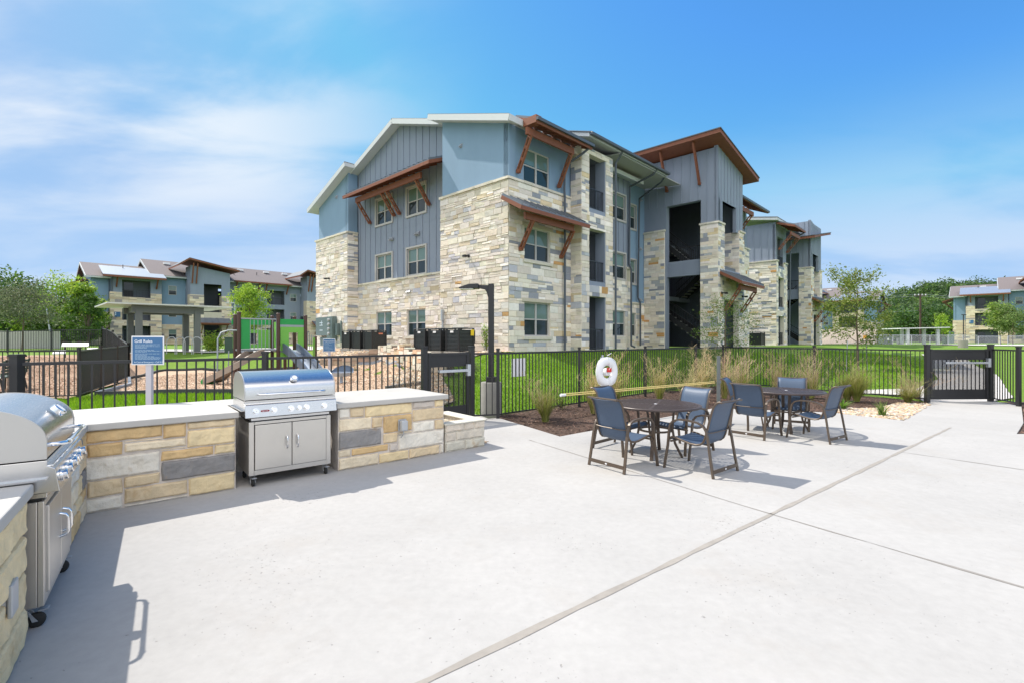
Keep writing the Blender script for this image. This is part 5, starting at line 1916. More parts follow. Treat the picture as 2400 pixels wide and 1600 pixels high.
mb.tube([(0, -.1, .3), (.03, -.14, .1), (-.05, -.12, 0), (.06, -.13, -.08), (0, -.13, -.2)], .008, n=5)
mb.tube([(0, -.07, .33), (.12, -.07, .38)], .007, n=5)
mb.build('rope', M['white'], t)
mb = MB(); mb.lathe([(0, -.12), (.07, -.11), (.08, -.02), (.06, .02), (0, .03)], (0, 0, 0), 16, axis=1); mb.build('float_bag', M['white'], t, smooth=True)
mb = MB(); mb.box(-.06, .06, -.135, -.12, .0, .09); mb.build('red_strap', mat('red_strap', (.6, .03, .02), .5), t)
t = thing('ring_post', 'thin grey post carrying the life ring', 'post', (rc.x + N1.x * .05, rc.y + .06, 0))
mb = MB(); mb.tube([(0, 0, 0), (0, 0, 1.36)], .02, n=8); mb.box(-.05, .05, -.03, .0, 1.25, 1.31); mb.build('pole', M['galv'], t)
t = thing('hook_pole', 'long yellow double rescue pole hung level behind the near patio chairs', 'rescue pole', (ya.x, ya.y, .6), math.atan2(yd.y, yd.x))
mb = MB(); mb.tube([(.1, 0, .0), (5.0, 0, 0.0)], .012, n=8); mb.tube([(.05, 0, .035), (5.0, 0, .035)], .010, n=8); mb.build('shaft', M['polyellow'], t)
mb = MB(); mb.tube([(0, 0, .015), (.12, 0, .015)], .028, n=10); mb.build('end_cap', M['white'], t)
t = thing('pole_stand', 'square grey post holding the right end of the yellow pole', 'post', (5.2, 12.28, 0))
mb = MB(); mb.box(-.04, .04, -.02, .02, 0, 1.27); mb.box(-.05, .05, -.04, -.02, .58, .66); mb.build('post', M['shelter'], t)

# ================================================================== stone island (an L of masonry with two built-in grills)
E2 = Vector((.576, -.817, 0)); N2 = Vector((-.817, -.576, 0))
BIG = {'c': (.74, .63, .46), 'p': (.72, .67, .58), 'o': (.66, .46, .23), 't': (.68, .54, .35), 'g': (.25, .24, .235), 'y': (.75, .60, .36), 'w': (.78, .73, .63), 's': (.52, .46, .40)}


class Fi(Fc):
    def __init__(f, o, e, n): f.o, f.e, f.n = o, e, n
    def p(f, s, z, d=0):
        q = f.o + f.e * s - f.n * d
        return (q.x, q.y, z)


def masonry(t, f, s0, s1, z1, blocks, seed, depth=1.32, body=True, mname='stone_face'):
    mb = MB()
    r = random.Random(seed)
    f.box(mb, s0, s1, 0, z1, -depth if body else -.12, 0, (.60, .54, .49))
    for a, b, za, zb, k in blocks:
        c = BIG[k]
        kk = r.uniform(.93, 1.07)
        stone_bulge(mb, f, a + .006, b - .006, za + .006, zb - .006, .024, r, (c[0] * kk, c[1] * kk, c[2] * kk))
    return mb.build(mname, M['stone_smooth'], t)


def stone_bulge(mb, f, a, b, za, zb, p, r, c):
    nx_, nz_ = max(3, int((b - a) / .03)), max(3, int((zb - za) / .03))
    us = [0, .008 / (b - a), .02 / (b - a)] + [.02 / (b - a) + (1 - .04 / (b - a)) * i / nx_ for i in range(1, nx_)] + [1 - .02 / (b - a), 1 - .008 / (b - a), 1]
    vs_ = [0, .008 / (zb - za), .02 / (zb - za)] + [.02 / (zb - za) + (1 - .04 / (zb - za)) * i / nz_ for i in range(1, nz_)] + [1 - .02 / (zb - za), 1 - .008 / (zb - za), 1] if zb - za > .05 else [0, .3, .7, 1]
    rows = []
    k = Vector((r.uniform(-50, 50), r.uniform(-50, 50), 0))
    for v in vs_:
        row = []
        for u in us:
            e = min(u * (b - a), (1 - u) * (b - a), v * (zb - za), (1 - v) * (zb - za))
            dd = p * min(1, e / .02) ** .5 if e > 1e-6 else -.004
            s, z = a + (b - a) * u, za + (zb - za) * v
            dd += (.012 * noise.noise(Vector((s * 8, z * 8, 0)) + k) + .006 * noise.noise(Vector((s * 25, z * 25, 3)) + k)) if e > 1e-6 else 0
            ws = .007 * noise.noise(Vector((s * 11, z * 11, 7)) + k)
            row.append(f.p(s + ws, z + ws * .8, dd))
        rows.append(row)
    mb.grid(rows, c)


def counter(t, poly, z0=.805, z1=.875):
    mb = MB()
    mb.prism([(p[0], p[1], z0) for p in poly], (0, 0, z1 - z0))
    return mb.build('countertop', M['counter'], t, bevel=.014)


isl = thing('stone_counter', 'L shaped stone outdoor kitchen counter holding two steel grills', 'kitchen counter', (IC.x, IC.y, 0))
f1 = Fi(IC, E1, N1)
LB = [(0, .62, .67, .80, 'o'), (.62, .83, .645, .80, 'o'), (.83, 1.29, .71, .80, 't'), (.02, .30, .53, .67, 'o'), (.30, .83, .545, .67 - .025, 'c'), (.30, .62, .645, .67, 'c'), (.83, 1.29, .52, .71, 'y'),
      (0, .60, .31, .53, 'p'), (.60, 1.08, .41, .52, 'o'), (1.08, 1.29, .41, .52, 'y'), (.60, 1.29, .20, .41, 'g'), (.30, .60, .19, .31, 't'), (.02, .30, .14, .31, 't'), (.30, .84, .03, .19, 't'), (.84, 1.29, .0, .20, 'y'), (0, .30, .0, .14, 'p'), (.60, .84, .19, .20, 't'), (.30, .84, 0, .03, 'p'), (.60, .83, .52, .545, 'c')]
RB = [(2.45, 2.60, .66, .80, 'p'), (2.60, 2.80, .66, .80, 't'), (2.80, 3.50, .64, .80, 'y'), (3.50, 3.86, .69, .80, 's'), (3.86, 4.02, .69, .80, 'y'), (2.45, 2.90, .49, .66, 'c'), (2.90, 3.06, .49, .64, 't'), (3.06, 3.50, .40, .64, 'o'),
      (3.50, 4.02, .51, .69, 't'), (3.50, 3.86, .36, .51, 'w'), (3.86, 4.02, .36, .51, 't'), (2.45, 3.04, .26, .49, 'g'), (3.06, 3.28, .26, .40, 't'), (3.28, 4.02, .14, .36, 'p'), (3.28, 3.50, .36, .40, 'c'), (2.45, 2.62, .16, .26, 'c'), (2.62, 3.14, .16, .26, 'o'), (3.14, 3.28, .14, .26, 's'),
      (2.45, 3.0, 0, .16, 'c'), (3.0, 3.45, 0, .14, 'y'), (3.45, 3.95, 0, .14, 't'), (3.95, 4.02, 0, .14, 'p')]
masonry(isl, f1, 0, 1.29, .80, LB, 1)
masonry(isl, f1, 2.45, 4.02, .80, RB, 2)
# right end face
fe = Fi(IC + E1 * 4.02, N1, -E1)
mb = MB()
fe2 = Fi(IC + E1 * 4.02, N1, E1 * -1)
r = random.Random(9)
z = 0
while z < .79:
    h_ = min(r.choice((.13, .17, .2)), .80 - z); s = 0
    while s < 1.31:
        l_ = min(r.uniform(.25, .55), 1.32 - s)
        stone_bulge(mb, fe2, s + .01, s + l_ - .01, z + .01, z + h_ - .01, .016, r, pick(r, [(BIG['c'], 3), (BIG['y'], 2), (BIG['p'], 2), (BIG['s'], 1)])); s += l_
    z += h_
mb.build('stone_face', M['stone_smooth'], isl)
# gap side faces and back wall
mb = MB(); f1.box(mb, 1.29, 2.45, 0, .80, -1.32, -.78, (.5, .47, .43)); mb.build('back_wall', M['stone_smooth'], isl)
# second arm
f2 = Fi(IC, E2, N2)
r = random.Random(19)


def course_face(f, s0, s1, z1, seed, hs=(.11, .14, .17, .2), ls=(.2, .5), keys='cytopsgc'):
    r = random.Random(seed); out = []; z = 0
    while z < z1 - .02:
        h_ = r.choice(hs)
        if z1 - z - h_ < .08: h_ = z1 - z
        s = s0
        while s < s1 - .01:
            l_ = r.uniform(*ls)
            if s1 - s - l_ < .14: l_ = s1 - s
            out.append((s, s + l_, z, z + h_, r.choice(keys))); s += l_
        z += h_
    return out


masonry(isl, f2, 0.0, 1.3, .80, course_face(f2, 0.0, 1.3, .80, 5), 3)
masonry(isl, f2, 2.42, 4.6, .80, course_face(f2, 2.42, 4.6, .80, 8, hs=(.2, .24), ls=(.5, .9), keys='ytcyo'), 4)
mb = MB(); f2.box(mb, 1.3, 2.42, 0, .80, -1.32, -.78, (.5, .47, .43)); mb.build('back_wall', M['stone_smooth'], isl)
q = lambda e, n, s, d: IC + e * s + n * d
ov = -.045
c1 = [q(E1, N1, 4.08, ov), q(E1, N1, 4.08, 1.34), q(E1, N1, 2.42, 1.34), q(E1, N1, 2.42, ov)]
c1b = [q(E1, N1, 2.42, .70), q(E1, N1, 2.42, 1.34), q(E1, N1, 1.32, 1.34), q(E1, N1, 1.32, .70)]
c2 = [q(E1, N1, 1.32, ov), q(E1, N1, 1.32, 1.34), q(E1, N1, -1.42, 1.34), q(E2, N2, 1.32, 1.34), q(E2, N2, 1.32, ov), q(E1, N1, .03, ov)]
c3 = [q(E2, N2, 1.32, .70), q(E2, N2, 1.32, 1.34), q(E2, N2, 2.40, 1.34), q(E2, N2, 2.40, .70)]
c4 = [q(E2, N2, 2.40, ov), q(E2, N2, 2.40, 1.34), q(E2, N2, 4.65, 1.34), q(E2, N2, 4.65, ov)]
allc = MB()
for c in (c1, c1b, c2, c3, c4): allc.prism([(p[0], p[1], .80) for p in c], (0, 0, .068))
allc.build('countertop', M['counter'], isl, bevel=.01)
for ch in KIDS[isl]: ch.location = (-IC.x, -IC.y, 0)


def outlet(label, f, s, z):
    p = f.p(s, z, .045)
    t = thing('outlet_box', label, 'outlet', p, math.atan2(f.e.y, f.e.x))
    mb = MB(); mb.box(-.06, .06, -.02, 0, -.08, .08); mb.build('back_plate', M['galv'], t, bevel=.006)
    mb = MB(); mb.box(-.05, .05, -.10, -.02, -.075, .07); mb.build('clear_cover', M['coverplastic'], t, bevel=.02)
    mb = MB(); mb.tube([(0, -.05, -.08), (.0, -.06, -.12), (-.03, -.03, -.17)], .007, n=5); mb.build('cord_stub', M['galv'], t)
    return t


outlet('clear plastic outlet cover on the stone right of the middle grill', f1, 3.32, .50)
outlet('clear plastic outlet cover on the stone at the lower left edge', f2, 2.80, .40)

# small stone planter at the end of the island
pl = thing('stone_planter', 'low pale limestone planter at the end of the counter', 'planter', (IC + E1 * 4.04)[:] , 0)
mb = MB()
pf = Fi(IC, E1, N1)
r = random.Random(4)
for (za, zb) in ((0, .15), (.15, .29), (.29, .42)):
    s = 4.05
    cuts = {0: (.35, .38), .15: (.18, .5), .29: (.33, .2, .2)}[za]
    for l_ in cuts:
        l_ = min(l_, 4.80 - s)
        if l_ > .03: stone_bulge(mb, pf, s + .006, s + l_ - .006, za + .006, zb - .006, .02, r, (.60 * r.uniform(.95, 1.05), .55, .46))
        s += l_
    s = 0
    pe = Fi(IC + E1 * 4.76, N1, E1 * -1)
    while s < .95:
        l_ = r.uniform(.25, .4)
        stone_bulge(mb, pe, s + .006, s + l_ - .006, za + .006, zb - .006, .02, r, (.60, .55, .46)); s += l_
pf.box(mb, 4.05, 4.76, 0, .40, -.18, -.0, (.6, .56, .48)); pf.box(mb, 4.05, 4.76, 0, .40, -1.1, -.92, (.6, .56, .48))
pf.box(mb, 4.58, 4.76, 0, .40, -.92, -.18, (.6, .56, .48)); pf.box(mb, 4.03, 4.2, 0, .40, -.92, -.18, (.6, .56, .48))
mb.build('stone_ring', M['stone_smooth'], pl)
mb = MB(); pf.box(mb, 4.2, 4.58, .2, .33, -.92, -.18, (.5, .45, .36)); mb.build('gravel_fill', M['gravel'], pl)
mb = MB()
for (a, b, c_, d_) in ((4.03, 4.8, -.19, .03), (4.03, 4.8, -1.12, -.91), (4.56, 4.8, -.905, -.195)):
    pf.box(mb, a, b, .402, .425, c_, d_, (.70, .66, .58))
mb.build('coping', M['cap'], pl, bevel=.008)
po = IC + E1 * 4.04
for ch in KIDS[pl]: ch.location = (-po.x, -po.y, 0)
o = rocks('planter_gravel', 'crushed pale gravel filling the stone planter', [tuple(IC + E1 * a + N1 * b)[:2] for a, b in ((4.2, .2), (4.58, .2), (4.58, .9), (4.2, .9))], 220, .014, .03, 15, [(.62, .54, .42), (.55, .47, .36)], lambda x, y: .335)
rocks('spilled_gravel', 'little pile of spilled gravel beside the planter', [tuple(IC + E1 * a + N1 * b)[:2] for a, b in ((4.82, .1), (5.0, .2), (4.95, .6), (4.82, .6))], 90, .01, .025, 16, [(.55, .42, .30), (.42, .30, .2)], lambda x, y: .005)

# ================================================================== grills


def grill(label, o, e, n, badge=True, seed=0):
    """o: front left foot of the cart, e along the front, n towards the back"""
    t = thing('gas_grill', label, 'grill', o, math.atan2(e.y, e.x))
    Wd = 1.02
    # local: x along front, y back, z up
    mb = MB()
    x0, x1 = .05, Wd - .05
    mb.box(x0, x0 + .055, 0, .03, .13, .74); mb.box(x1 - .055, x1, 0, .03, .13, .74)
    mb.box(x0 + .055, x1 - .055, 0, .03, .13, .185); mb.box(x0 + .055, x1 - .055, 0, .03, .705, .74)
    mb.box(x0, x0 + .03, .03, .6, .13, .74); mb.box(x1 - .03, x1, .03, .6, .13, .74)
    mb.box(x0 + .03, x1 - .03, .03, .6, .13, .16); mb.box(x0 + .03, x1 - .03, .57, .6, .16, .74)
    mb.build('cart', M['steel_v'], t, bevel=.004)
    mb = MB(); mb.box(x0 + .056, x1 - .056, .018, .024, .186, .704); mb.build('cart_recess', M['black'], t)
    xm = (x0 + x1) / 2
    for a, b, hx_ in ((x0 + .06, xm - .003, xm - .06), (xm + .003, x1 - .06, xm + .06)):
        mb = MB(); mb.box(a, b, -.014, .012, .19, .70)
        dr = mb.build('door', M['steel_v'], t, bevel=.005)
        mb = MB(); mb.tube([(hx_, -.012, .40), (hx_, -.045, .41), (hx_, -.055, .43), (hx_, -.055, .52), (hx_, -.045, .54), (hx_, -.012, .55)], .0085, n=10)
        sub(mb.build('door_handle', M['chrome'], smooth=True), dr)
    # trim rail and dark slot
    mb = MB(); mb.box(x0 + .02, x1 - .02, -.01, .5, .755, .785); mb.build('trim_rail', M['steel'], t, bevel=.003)
    mb = MB(); mb.box(x0 + .02, x1 - .02, .01, .55, .74, .756); mb.box(x0 + .01, x1 - .01, -.005, .3, .785, .80)
    mb.build('vent_slot', M['black'], t)
    # control panel, raked
    mb = MB()
    prof = [(-.075, .80), (-.055, .935), (-.02, .955), (-.02, .985), (.62, .985), (.62, .80)]
    mb.prism([(.0, y, z) for y, z in prof], (Wd, 0, 0))
    cp_ = mb.build('control_panel', M['steel'], t, bevel=.003)
    mb = MB(); mb.box(.004, Wd - .004, -.045, -.015, .945, .957); sub(mb.build('panel_lip', M['chrome'], bevel=.002), cp_)
    nrm = Vector((0, -.135, .02)).normalized()
    for kx in (.11, .30, .485, .575, .66, .87):
        rr_ = .030 if kx != .575 else .025
        c = Vector((kx, -.0655, .87))
        mb = MB()
        mb.tube([c, c + nrm * .008], rr_ * 1.25, n=24)
        k = mb.build('knob_bezel', M['chrome'], t, smooth=True)
        mb = MB(); mb.tube([c + nrm * .008, c + nrm * .03, c + nrm * .034], [rr_ * .9, rr_, rr_ * .9], n=24); sub(mb.build('knob', M['chrome'], smooth=True), k)
        mb = MB(); mb.tube([c + nrm * .0345, c + nrm * .0355], .004, n=8); sub(mb.build('knob_mark', M['red']), k)
    if badge:
        mb = MB()
        P = []
        for i in range(24):
            a = 2 * math.pi * i / 24
            P.append((.205 + .046 * math.cos(a) * (1.0 if abs(math.cos(a)) < .9 else .97), -.067 - .001, .868 + .0125 * math.copysign(abs(math.sin(a)) ** .6, math.sin(a))))
        mb.prism(P, (0, -.003, 0)); b_ = mb.build('badge', M['red'], t)
        tm = text_mesh('badge_lettering', 'BULLS.', .021, M['white'], t, Matrix.Translation((.205, -.0725, .861)) @ Matrix.Rotation(R(90), 4, 'X'), .0006, 'CENTER')
        KIDS[t].remove(tm); tm.parent = b_; KIDS.setdefault(b_, []).append(tm)
    # lid
    prof = [(-.015, .995)] + [(-.015, 1.10)]
    for i in range(1, 13):
        a = math.radians(6 + 84 * i / 12)
        prof.append((.345 - .36 * math.cos(a), 1.10 + .205 * math.sin(a)))
    prof += [(.50, 1.285), (.60, 1.20), (.62, 1.08), (.62, .995)]
    mb = MB(); mb.prism([(.012, y, z) for y, z in prof], (Wd - .024, 0, 0))
    lid = mb.build('lid', M['steel'], t, smooth=True)
    for x in (.0, Wd - .012):
        mb = MB(); mb.prism([(x, .302 + (y - .302) * 1.012, 1.0 + (z - 1.0) * 1.015 - .002) for y, z in prof], (.012, 0, 0)); sub(mb.build('lid_end_cap', M['lidcap']), lid)
    mb = MB()
    ya_, zh = -.075, 1.055
    mb.tube([(.14, -.015, zh), (.14, -.05, zh), (.16, -.078, zh), (.21, -.09, zh), (.81, -.09, zh), (.86, -.078, zh), (.88, -.05, zh), (.88, -.015, zh)], .0125, n=12)
    for x in (.215, .805): mb.tube([(x - .006, -.09, zh), (x + .006, -.09, zh)], .016, n=12)
    sub(mb.build('lid_handle', M['chrome'], smooth=True), lid)
    c = Vector((.54, .018, 1.205)); nn = Vector((0, -.72, .69)).normalized()
    mb = MB(); mb.tube([c, c + nn * .03, c + nn * .036], [.044, .044, .038], n=28); g_ = mb.build('thermometer', M['chrome'], smooth=True); sub(g_, lid)
    mb = MB(); mb.tube([c + nn * .0362, c + nn * .037], .031, n=24); sub(mb.build('thermometer_face', M['white']), lid)
    # hood shelf behind the lid and side flange
    for xa_, xb_ in ((-.035, .01), (Wd - .01, Wd + .035)):
        mb = MB(); mb.box(xa_, xb_, -.02, .62, .875, .885); mb.build('side_flange', M['steel'], t)
    # casters
    for x in (x0 + .05, x1 - .05):
        for y in (.06, .52):
            mb = MB(); mb.lathe([(.0, -.016), (.034, -.016), (.042, -.010), (.042, .010), (.034, .016), (0, .016)], (x, y - .02, .042), 18, axis=0)
            w_ = mb.build('caster_wheel', M['rubber'], t, smooth=True)
            mb = MB(); mb.box(x - .035, x + .035, y - .035, y + .035, .122, .13)
            mb.prism([(x - .026, y + .02, .12), (x - .026, y - .03, .04), (x - .026, y - .005, .04)], (.004, 0, 0)); mb.prism([(x + .022, y + .02, .12), (x + .022, y - .03, .04), (x + .022, y - .005, .04)], (.004, 0, 0))
            mb.box(x - .02, x + .03, y - .075, y - .03, .095, .102)
            sub(mb.build('caster_bracket', M['galv']), w_)
    return t


M['lidcap'] = mat('lid_cap_steel', (.50, .49, .48), .38, metal=.7, bump=.0001, bs=30, brush=(40, 40, .5))
grill('built in steel grill in the middle of the stone counter, doors shut', IC + E1 * 1.36 - N1 * .075, E1, N1)
# the left arm's front runs the other way: its left foot is the end nearer the viewer
o2 = IC + E2 * 2.37 - N2 * .075
grill('steel grill cut off by the left edge, seen from its side', o2, -E2, N2, badge=False)

# ================================================================== patio furniture


def sling_profile():
    # (y, z) from the front lip of the seat over the seat, up the back to the rolled top; the chair faces +y
    return [(.27, .375), (.262, .40), (.235, .415), (.17, .408), (.08, .385), (-.02, .365), (-.10, .362), (-.16, .375), (-.20, .41), (-.225, .47), (-.25, .56), (-.28, .68), (-.31, .79), (-.335, .86), (-.37, .905), (-.41, .925), (-.44, .918)]


def make_chair(label, group):
    t = thing('patio_chair', label, 'chair', (0, 0, 0), 0, group)
    pr = sling_profile()
    hw = .235
    mb = MB()
    nx_ = 8
    rows = [[(-hw + 2 * hw * i / nx_, y - .006 * math.sin(math.pi * i / nx_), z - .012 * math.sin(math.pi * i / nx_)) for i in range(nx_ + 1)] for y, z in pr]
    mb.grid(rows)
    mb.build('sling', M['sling'], t, smooth='all', recalc=True, solid=.004)
    for sx in (-1, 1):
        x = sx * (hw + .012)
        mb = MB()
        mb.tube([(x, y, z) for y, z in pr], .0135, n=8)
        mb.build('side_rail', M['bronze'], t, smooth=True)
        xx = sx * .275
        # one flat hoop: rear leg, arm, front leg
        hoop = [(xx + sx * .025, -.36, 0), (xx + sx * .018, -.32, .22), (xx + sx * .01, -.285, .44), (xx + sx * .005, -.255, .56), (xx, -.215, .615), (xx, -.14, .645), (xx, 0, .66), (xx, .12, .655), (xx, .20, .63), (xx, .245, .58), (xx, .265, .48), (xx + sx * .004, .28, .3), (xx + sx * .012, .31, .12), (xx + sx * .018, .325, 0)]
        mb = MB()
        P = [Vector(p) for p in hoop]
        for i in range(len(P)):
            pass
        rows = []
        for i, p in enumerate(P):
            d = (P[min(i + 1, len(P) - 1)] - P[max(i - 1, 0)]).normalized()
            nn = d.cross(Vector((1, 0, 0))).normalized()
            w_, h_ = .017, .011
            rows.append([tuple(p + Vector((w_, 0, 0)) + nn * h_), tuple(p - Vector((w_, 0, 0)) + nn * h_), tuple(p - Vector((w_, 0, 0)) - nn * h_), tuple(p + Vector((w_, 0, 0)) - nn * h_), tuple(p + Vector((w_, 0, 0)) + nn * h_)])
        mb.grid(rows)
        mb.build('arm_and_legs', M['bronze'], t, smooth=True)
    mb = MB()
    mb.beam((-.29, -.352, .075), (.29, -.352, .075), .014, .045); bar = mb.build('rear_stretcher', M['bronze'], t)
    mb = MB(); mb.lathe([(0, -.361), (.011, -.361), (.011, -.358), (0, -.358)], (0, 0, 0), 12, axis=1); lo = mb.build('logo_disc', M['white']); sub(lo, bar)
    lo.scale = (1.5, 1, 1); lo.location = (0, 0, .075)
    mb = MB()
    mb.tube([(-.28, -.262, .535), (-.15, -.268, .525), (.15, -.268, .525), (.28, -.262, .535)], .007, n=6)
    mb.build('back_cross_bar', M['bronze'], t)
    mb = MB(); mb.beam((-.275, .24, .36), (.275, .24, .36), .025, .02); mb.build('seat_cross_bar', M['bronze'], t)
    mb = MB(); mb.tube([(-.247, -.43, .922), (.247, -.43, .922)], .014, n=8); mb.build('top_rail', M['bronze'], t)
    return t


def put_chair(src, x, y, fx, fy, label=None, first=False):
    c = src if first else copy_tree(src)
    c.location = (x, y, 0)
    c.rotation_euler = (0, 0, math.atan2(fy, fx) - math.pi / 2)
    if label: c['label'] = label
    return c


def make_table(label):
    t = thing('patio_table', label, 'table', (0, 0, 0), 0, 'round slatted patio tables')
    zt, Rd = .745, .635
    mb = MB()
    n = 64
    rows = []
    for i in range(n + 1):
        a = 2 * math.pi * i / n
        rows.append([(math.cos(a) * k, math.sin(a) * k, z) for k, z in ((Rd - .05, zt), (Rd - .006, zt), (Rd, zt - .006), (Rd, zt - .024), (Rd - .01, zt - .03), (Rd - .05, zt - .03), (Rd - .05, zt))])
    mb.grid(rows); mb.build('rim', M['tabletop'], t, smooth=True)
    mb = MB()
    k = .055
    while k < Rd - .06:
        lim = min(k - .012, math.sqrt(max(0, (Rd - .047) ** 2 - k * k)))
        for q_ in range(4):
            cs_, sn = math.cos(math.pi / 2 * q_), math.sin(math.pi / 2 * q_)
            P = [(k, -lim), (k + .030, -lim), (k + .030, lim), (k, lim)]
            mb.prism([(x * cs_ - y * sn, x * sn + y * cs_, zt - .011) for x, y in P], (0, 0, .009))
        k += .049
    mb.build('slatted_top', M['tabletop'], t)
    mb = MB()
    for a in (45, 135):
        d = Vector((math.cos(R(a)), math.sin(R(a)), 0))
        mb.beam(-d * (Rd - .05) + Vector((0, 0, zt - .012)), d * (Rd - .05) + Vector((0, 0, zt - .012)), .05, .018)
    mb.lathe([(.03, zt - .02), (.05, zt - .02), (.05, zt + .001), (.028, zt + .001), (.028, zt - .02)], (0, 0, 0), 20)
    mb.build('spokes', M['tabletop'], t)
    mb = MB(); mb.lathe([(.0, zt - .01), (.024, zt - .01), (.024, zt + .003), (0, zt + .003)], (0, 0, 0), 16); mb.build('umbrella_hole_plug', M['white'], t)
    for a in (45, 135, 225, 315):
        d = Vector((math.cos(R(a)), math.sin(R(a)), 0))
        P = [d * .26 + Vector((0, 0, zt - .03)), d * .25 + Vector((0, 0, .62)), d * .235 + Vector((0, 0, .4)), d * .27 + Vector((0, 0, .2)), d * .37 + Vector((0, 0, 0))]
        s = Vector((-d.y, d.x, 0))
        rows = []
        for i, p in enumerate(P):
            dd = (P[min(i + 1, 4)] - P[max(i - 1, 0)]).normalized()
            nn = dd.cross(s).normalized()
            rows.append([tuple(p + s * .024 + nn * .014), tuple(p - s * .024 + nn * .014), tuple(p - s * .024 - nn * .014), tuple(p + s * .024 - nn * .014), tuple(p + s * .024 + nn * .014)])
        mb = MB(); mb.grid(rows); mb.build('leg', M['tableleg'], t, smooth=True)
    mb = MB()
    rows = []
    for i in range(33):
        a = 2 * math.pi * i / 32
        rows.append([(math.cos(a) * k_, math.sin(a) * k_, z) for k_, z in ((.21, .36), (.235, .36), (.235, .385), (.21, .385), (.21, .36))])
    mb.grid(rows); mb.build('leg_ring', M['tableleg'], t, smooth=True)
    return t


M['tableleg'] = mat('table_leg', (.085, .062, .048), .4, metal=.25, var=.08, vs=8)
T1 = Vector((2.09, 7.1)); T2 = Vector((5.06, 9.0))
ta = make_table('round brown slatted table nearer the viewer, four blue chairs around it')
ta.location = (T1.x, T1.y, 0); ta.rotation_euler = (0, 0, R(20))
tb_ = copy_tree(ta); tb_.location = (T2.x, T2.y, 0); tb_.rotation_euler = (0, 0, R(28)); tb_['label'] = 'round brown slatted table farther away towards the right gate'
ch0 = make_chair('blue sling chair at the near table, its back turned to the viewer', 'blue sling patio chairs')


def rear(a, b):          # rear feet pixels -> origin and facing
    pa, pb = G(*a), G(*b)
    d = (pb - pa).normalized()
    fct = Vector((-d.y, d.x, 0))
    m_ = (pa + pb) / 2
    return m_ + fct * .36, fct


p, f_ = rear((1377.8, 1087), (1465.7, 1111.8)); put_chair(ch0, p.x, p.y, f_.x, f_.y, first=True)
put_chair(ch0, 1.43 + .70 * .42, 7.82 - .70 * .42, .70, -.70, 'blue sling chair at the near table, below the life ring, its front shaded')
put_chair(ch0, 2.93 - .80 * .42, 7.68 - .55 * .42, -.80, -.55, 'pale sunlit blue sling chair behind the near table')
p, f_ = rear((1671.4, 1121.8), (1729.4, 1101.9)); put_chair(ch0, p.x, p.y, f_.x, f_.y, 'blue sling chair at the near table, on its right, seen from behind at an angle')
p, f_ = rear((1707.8, 1019), (1792.4, 1032.3)); put_chair(ch0, p.x, p.y, f_.x, f_.y, 'blue sling chair at the far table, its back turned to the viewer')
put_chair(ch0, 4.15 + .82 * .42, 9.56 - .57 * .42, .82, -.57, 'dark blue sling chair at the far table, next to the grey pole stand')
put_chair(ch0, 5.58 - .62 * .42, 9.62 - .78 * .42, -.52, -.85, 'pale sunlit blue sling chair behind the far table')
p, f_ = rear((1946.6, 1040.5), (1984.7, 1030.6)); put_chair(ch0, p.x, p.y, f_.x, f_.y, 'blue sling chair at the far right, side of its frame towards the viewer')

# ================================================================== lamp post
lx, ly = (1151 - 1200) / F * 11.0, 11.05
lz = 0.0
t = thing('lamp_post', 'dark square lamp post on a round concrete base by the left gate', 'street lamp', (lx, ly, lz), R(46))
mb = MB(); mb.lathe([(0, -.1), (.235, -.1), (.235, .70), (.225, .72), (0, .72)], (0, 0, 0), 28); mb.build('concrete_base', M['concbase'], t, smooth=True)
mb = MB(); mb.box(-.11, .11, -.11, .11, .72, .84); mb.build('base_cover', M['iron'], t, bevel=.01)
mb = MB(); mb.box(-.062, .062, -.062, .062, .84, 2.93); mb.build('pole', M['iron'], t, bevel=.006)
mb = MB()
mb.prism([(-.062, -.04, 2.60), (-.062, -.04, 2.90), (-.30, -.04, 2.90), (-.30, -.04, 2.84), (-.14, -.04, 2.80), (-.10, -.04, 2.74)], (0, .08, 0)); mb.build('arm', M['iron'], t, bevel=.008)
mb = MB(); mb.prism([(-.28, -.14, 2.82), (-.28, -.14, 2.93), (-.50, -.14, 2.92), (-.72, -.14, 2.85), (-.72, -.14, 2.82)], (0, .28, 0)); hd = mb.build('lamp_head', M['iron'], t, bevel=.012)
mb = MB(); mb.box(-.70, -.40, -.12, .12, 2.808, 2.82); sub(mb.build('lens', M['white']), hd)
t.rotation_euler = (0, 0, R(-4))

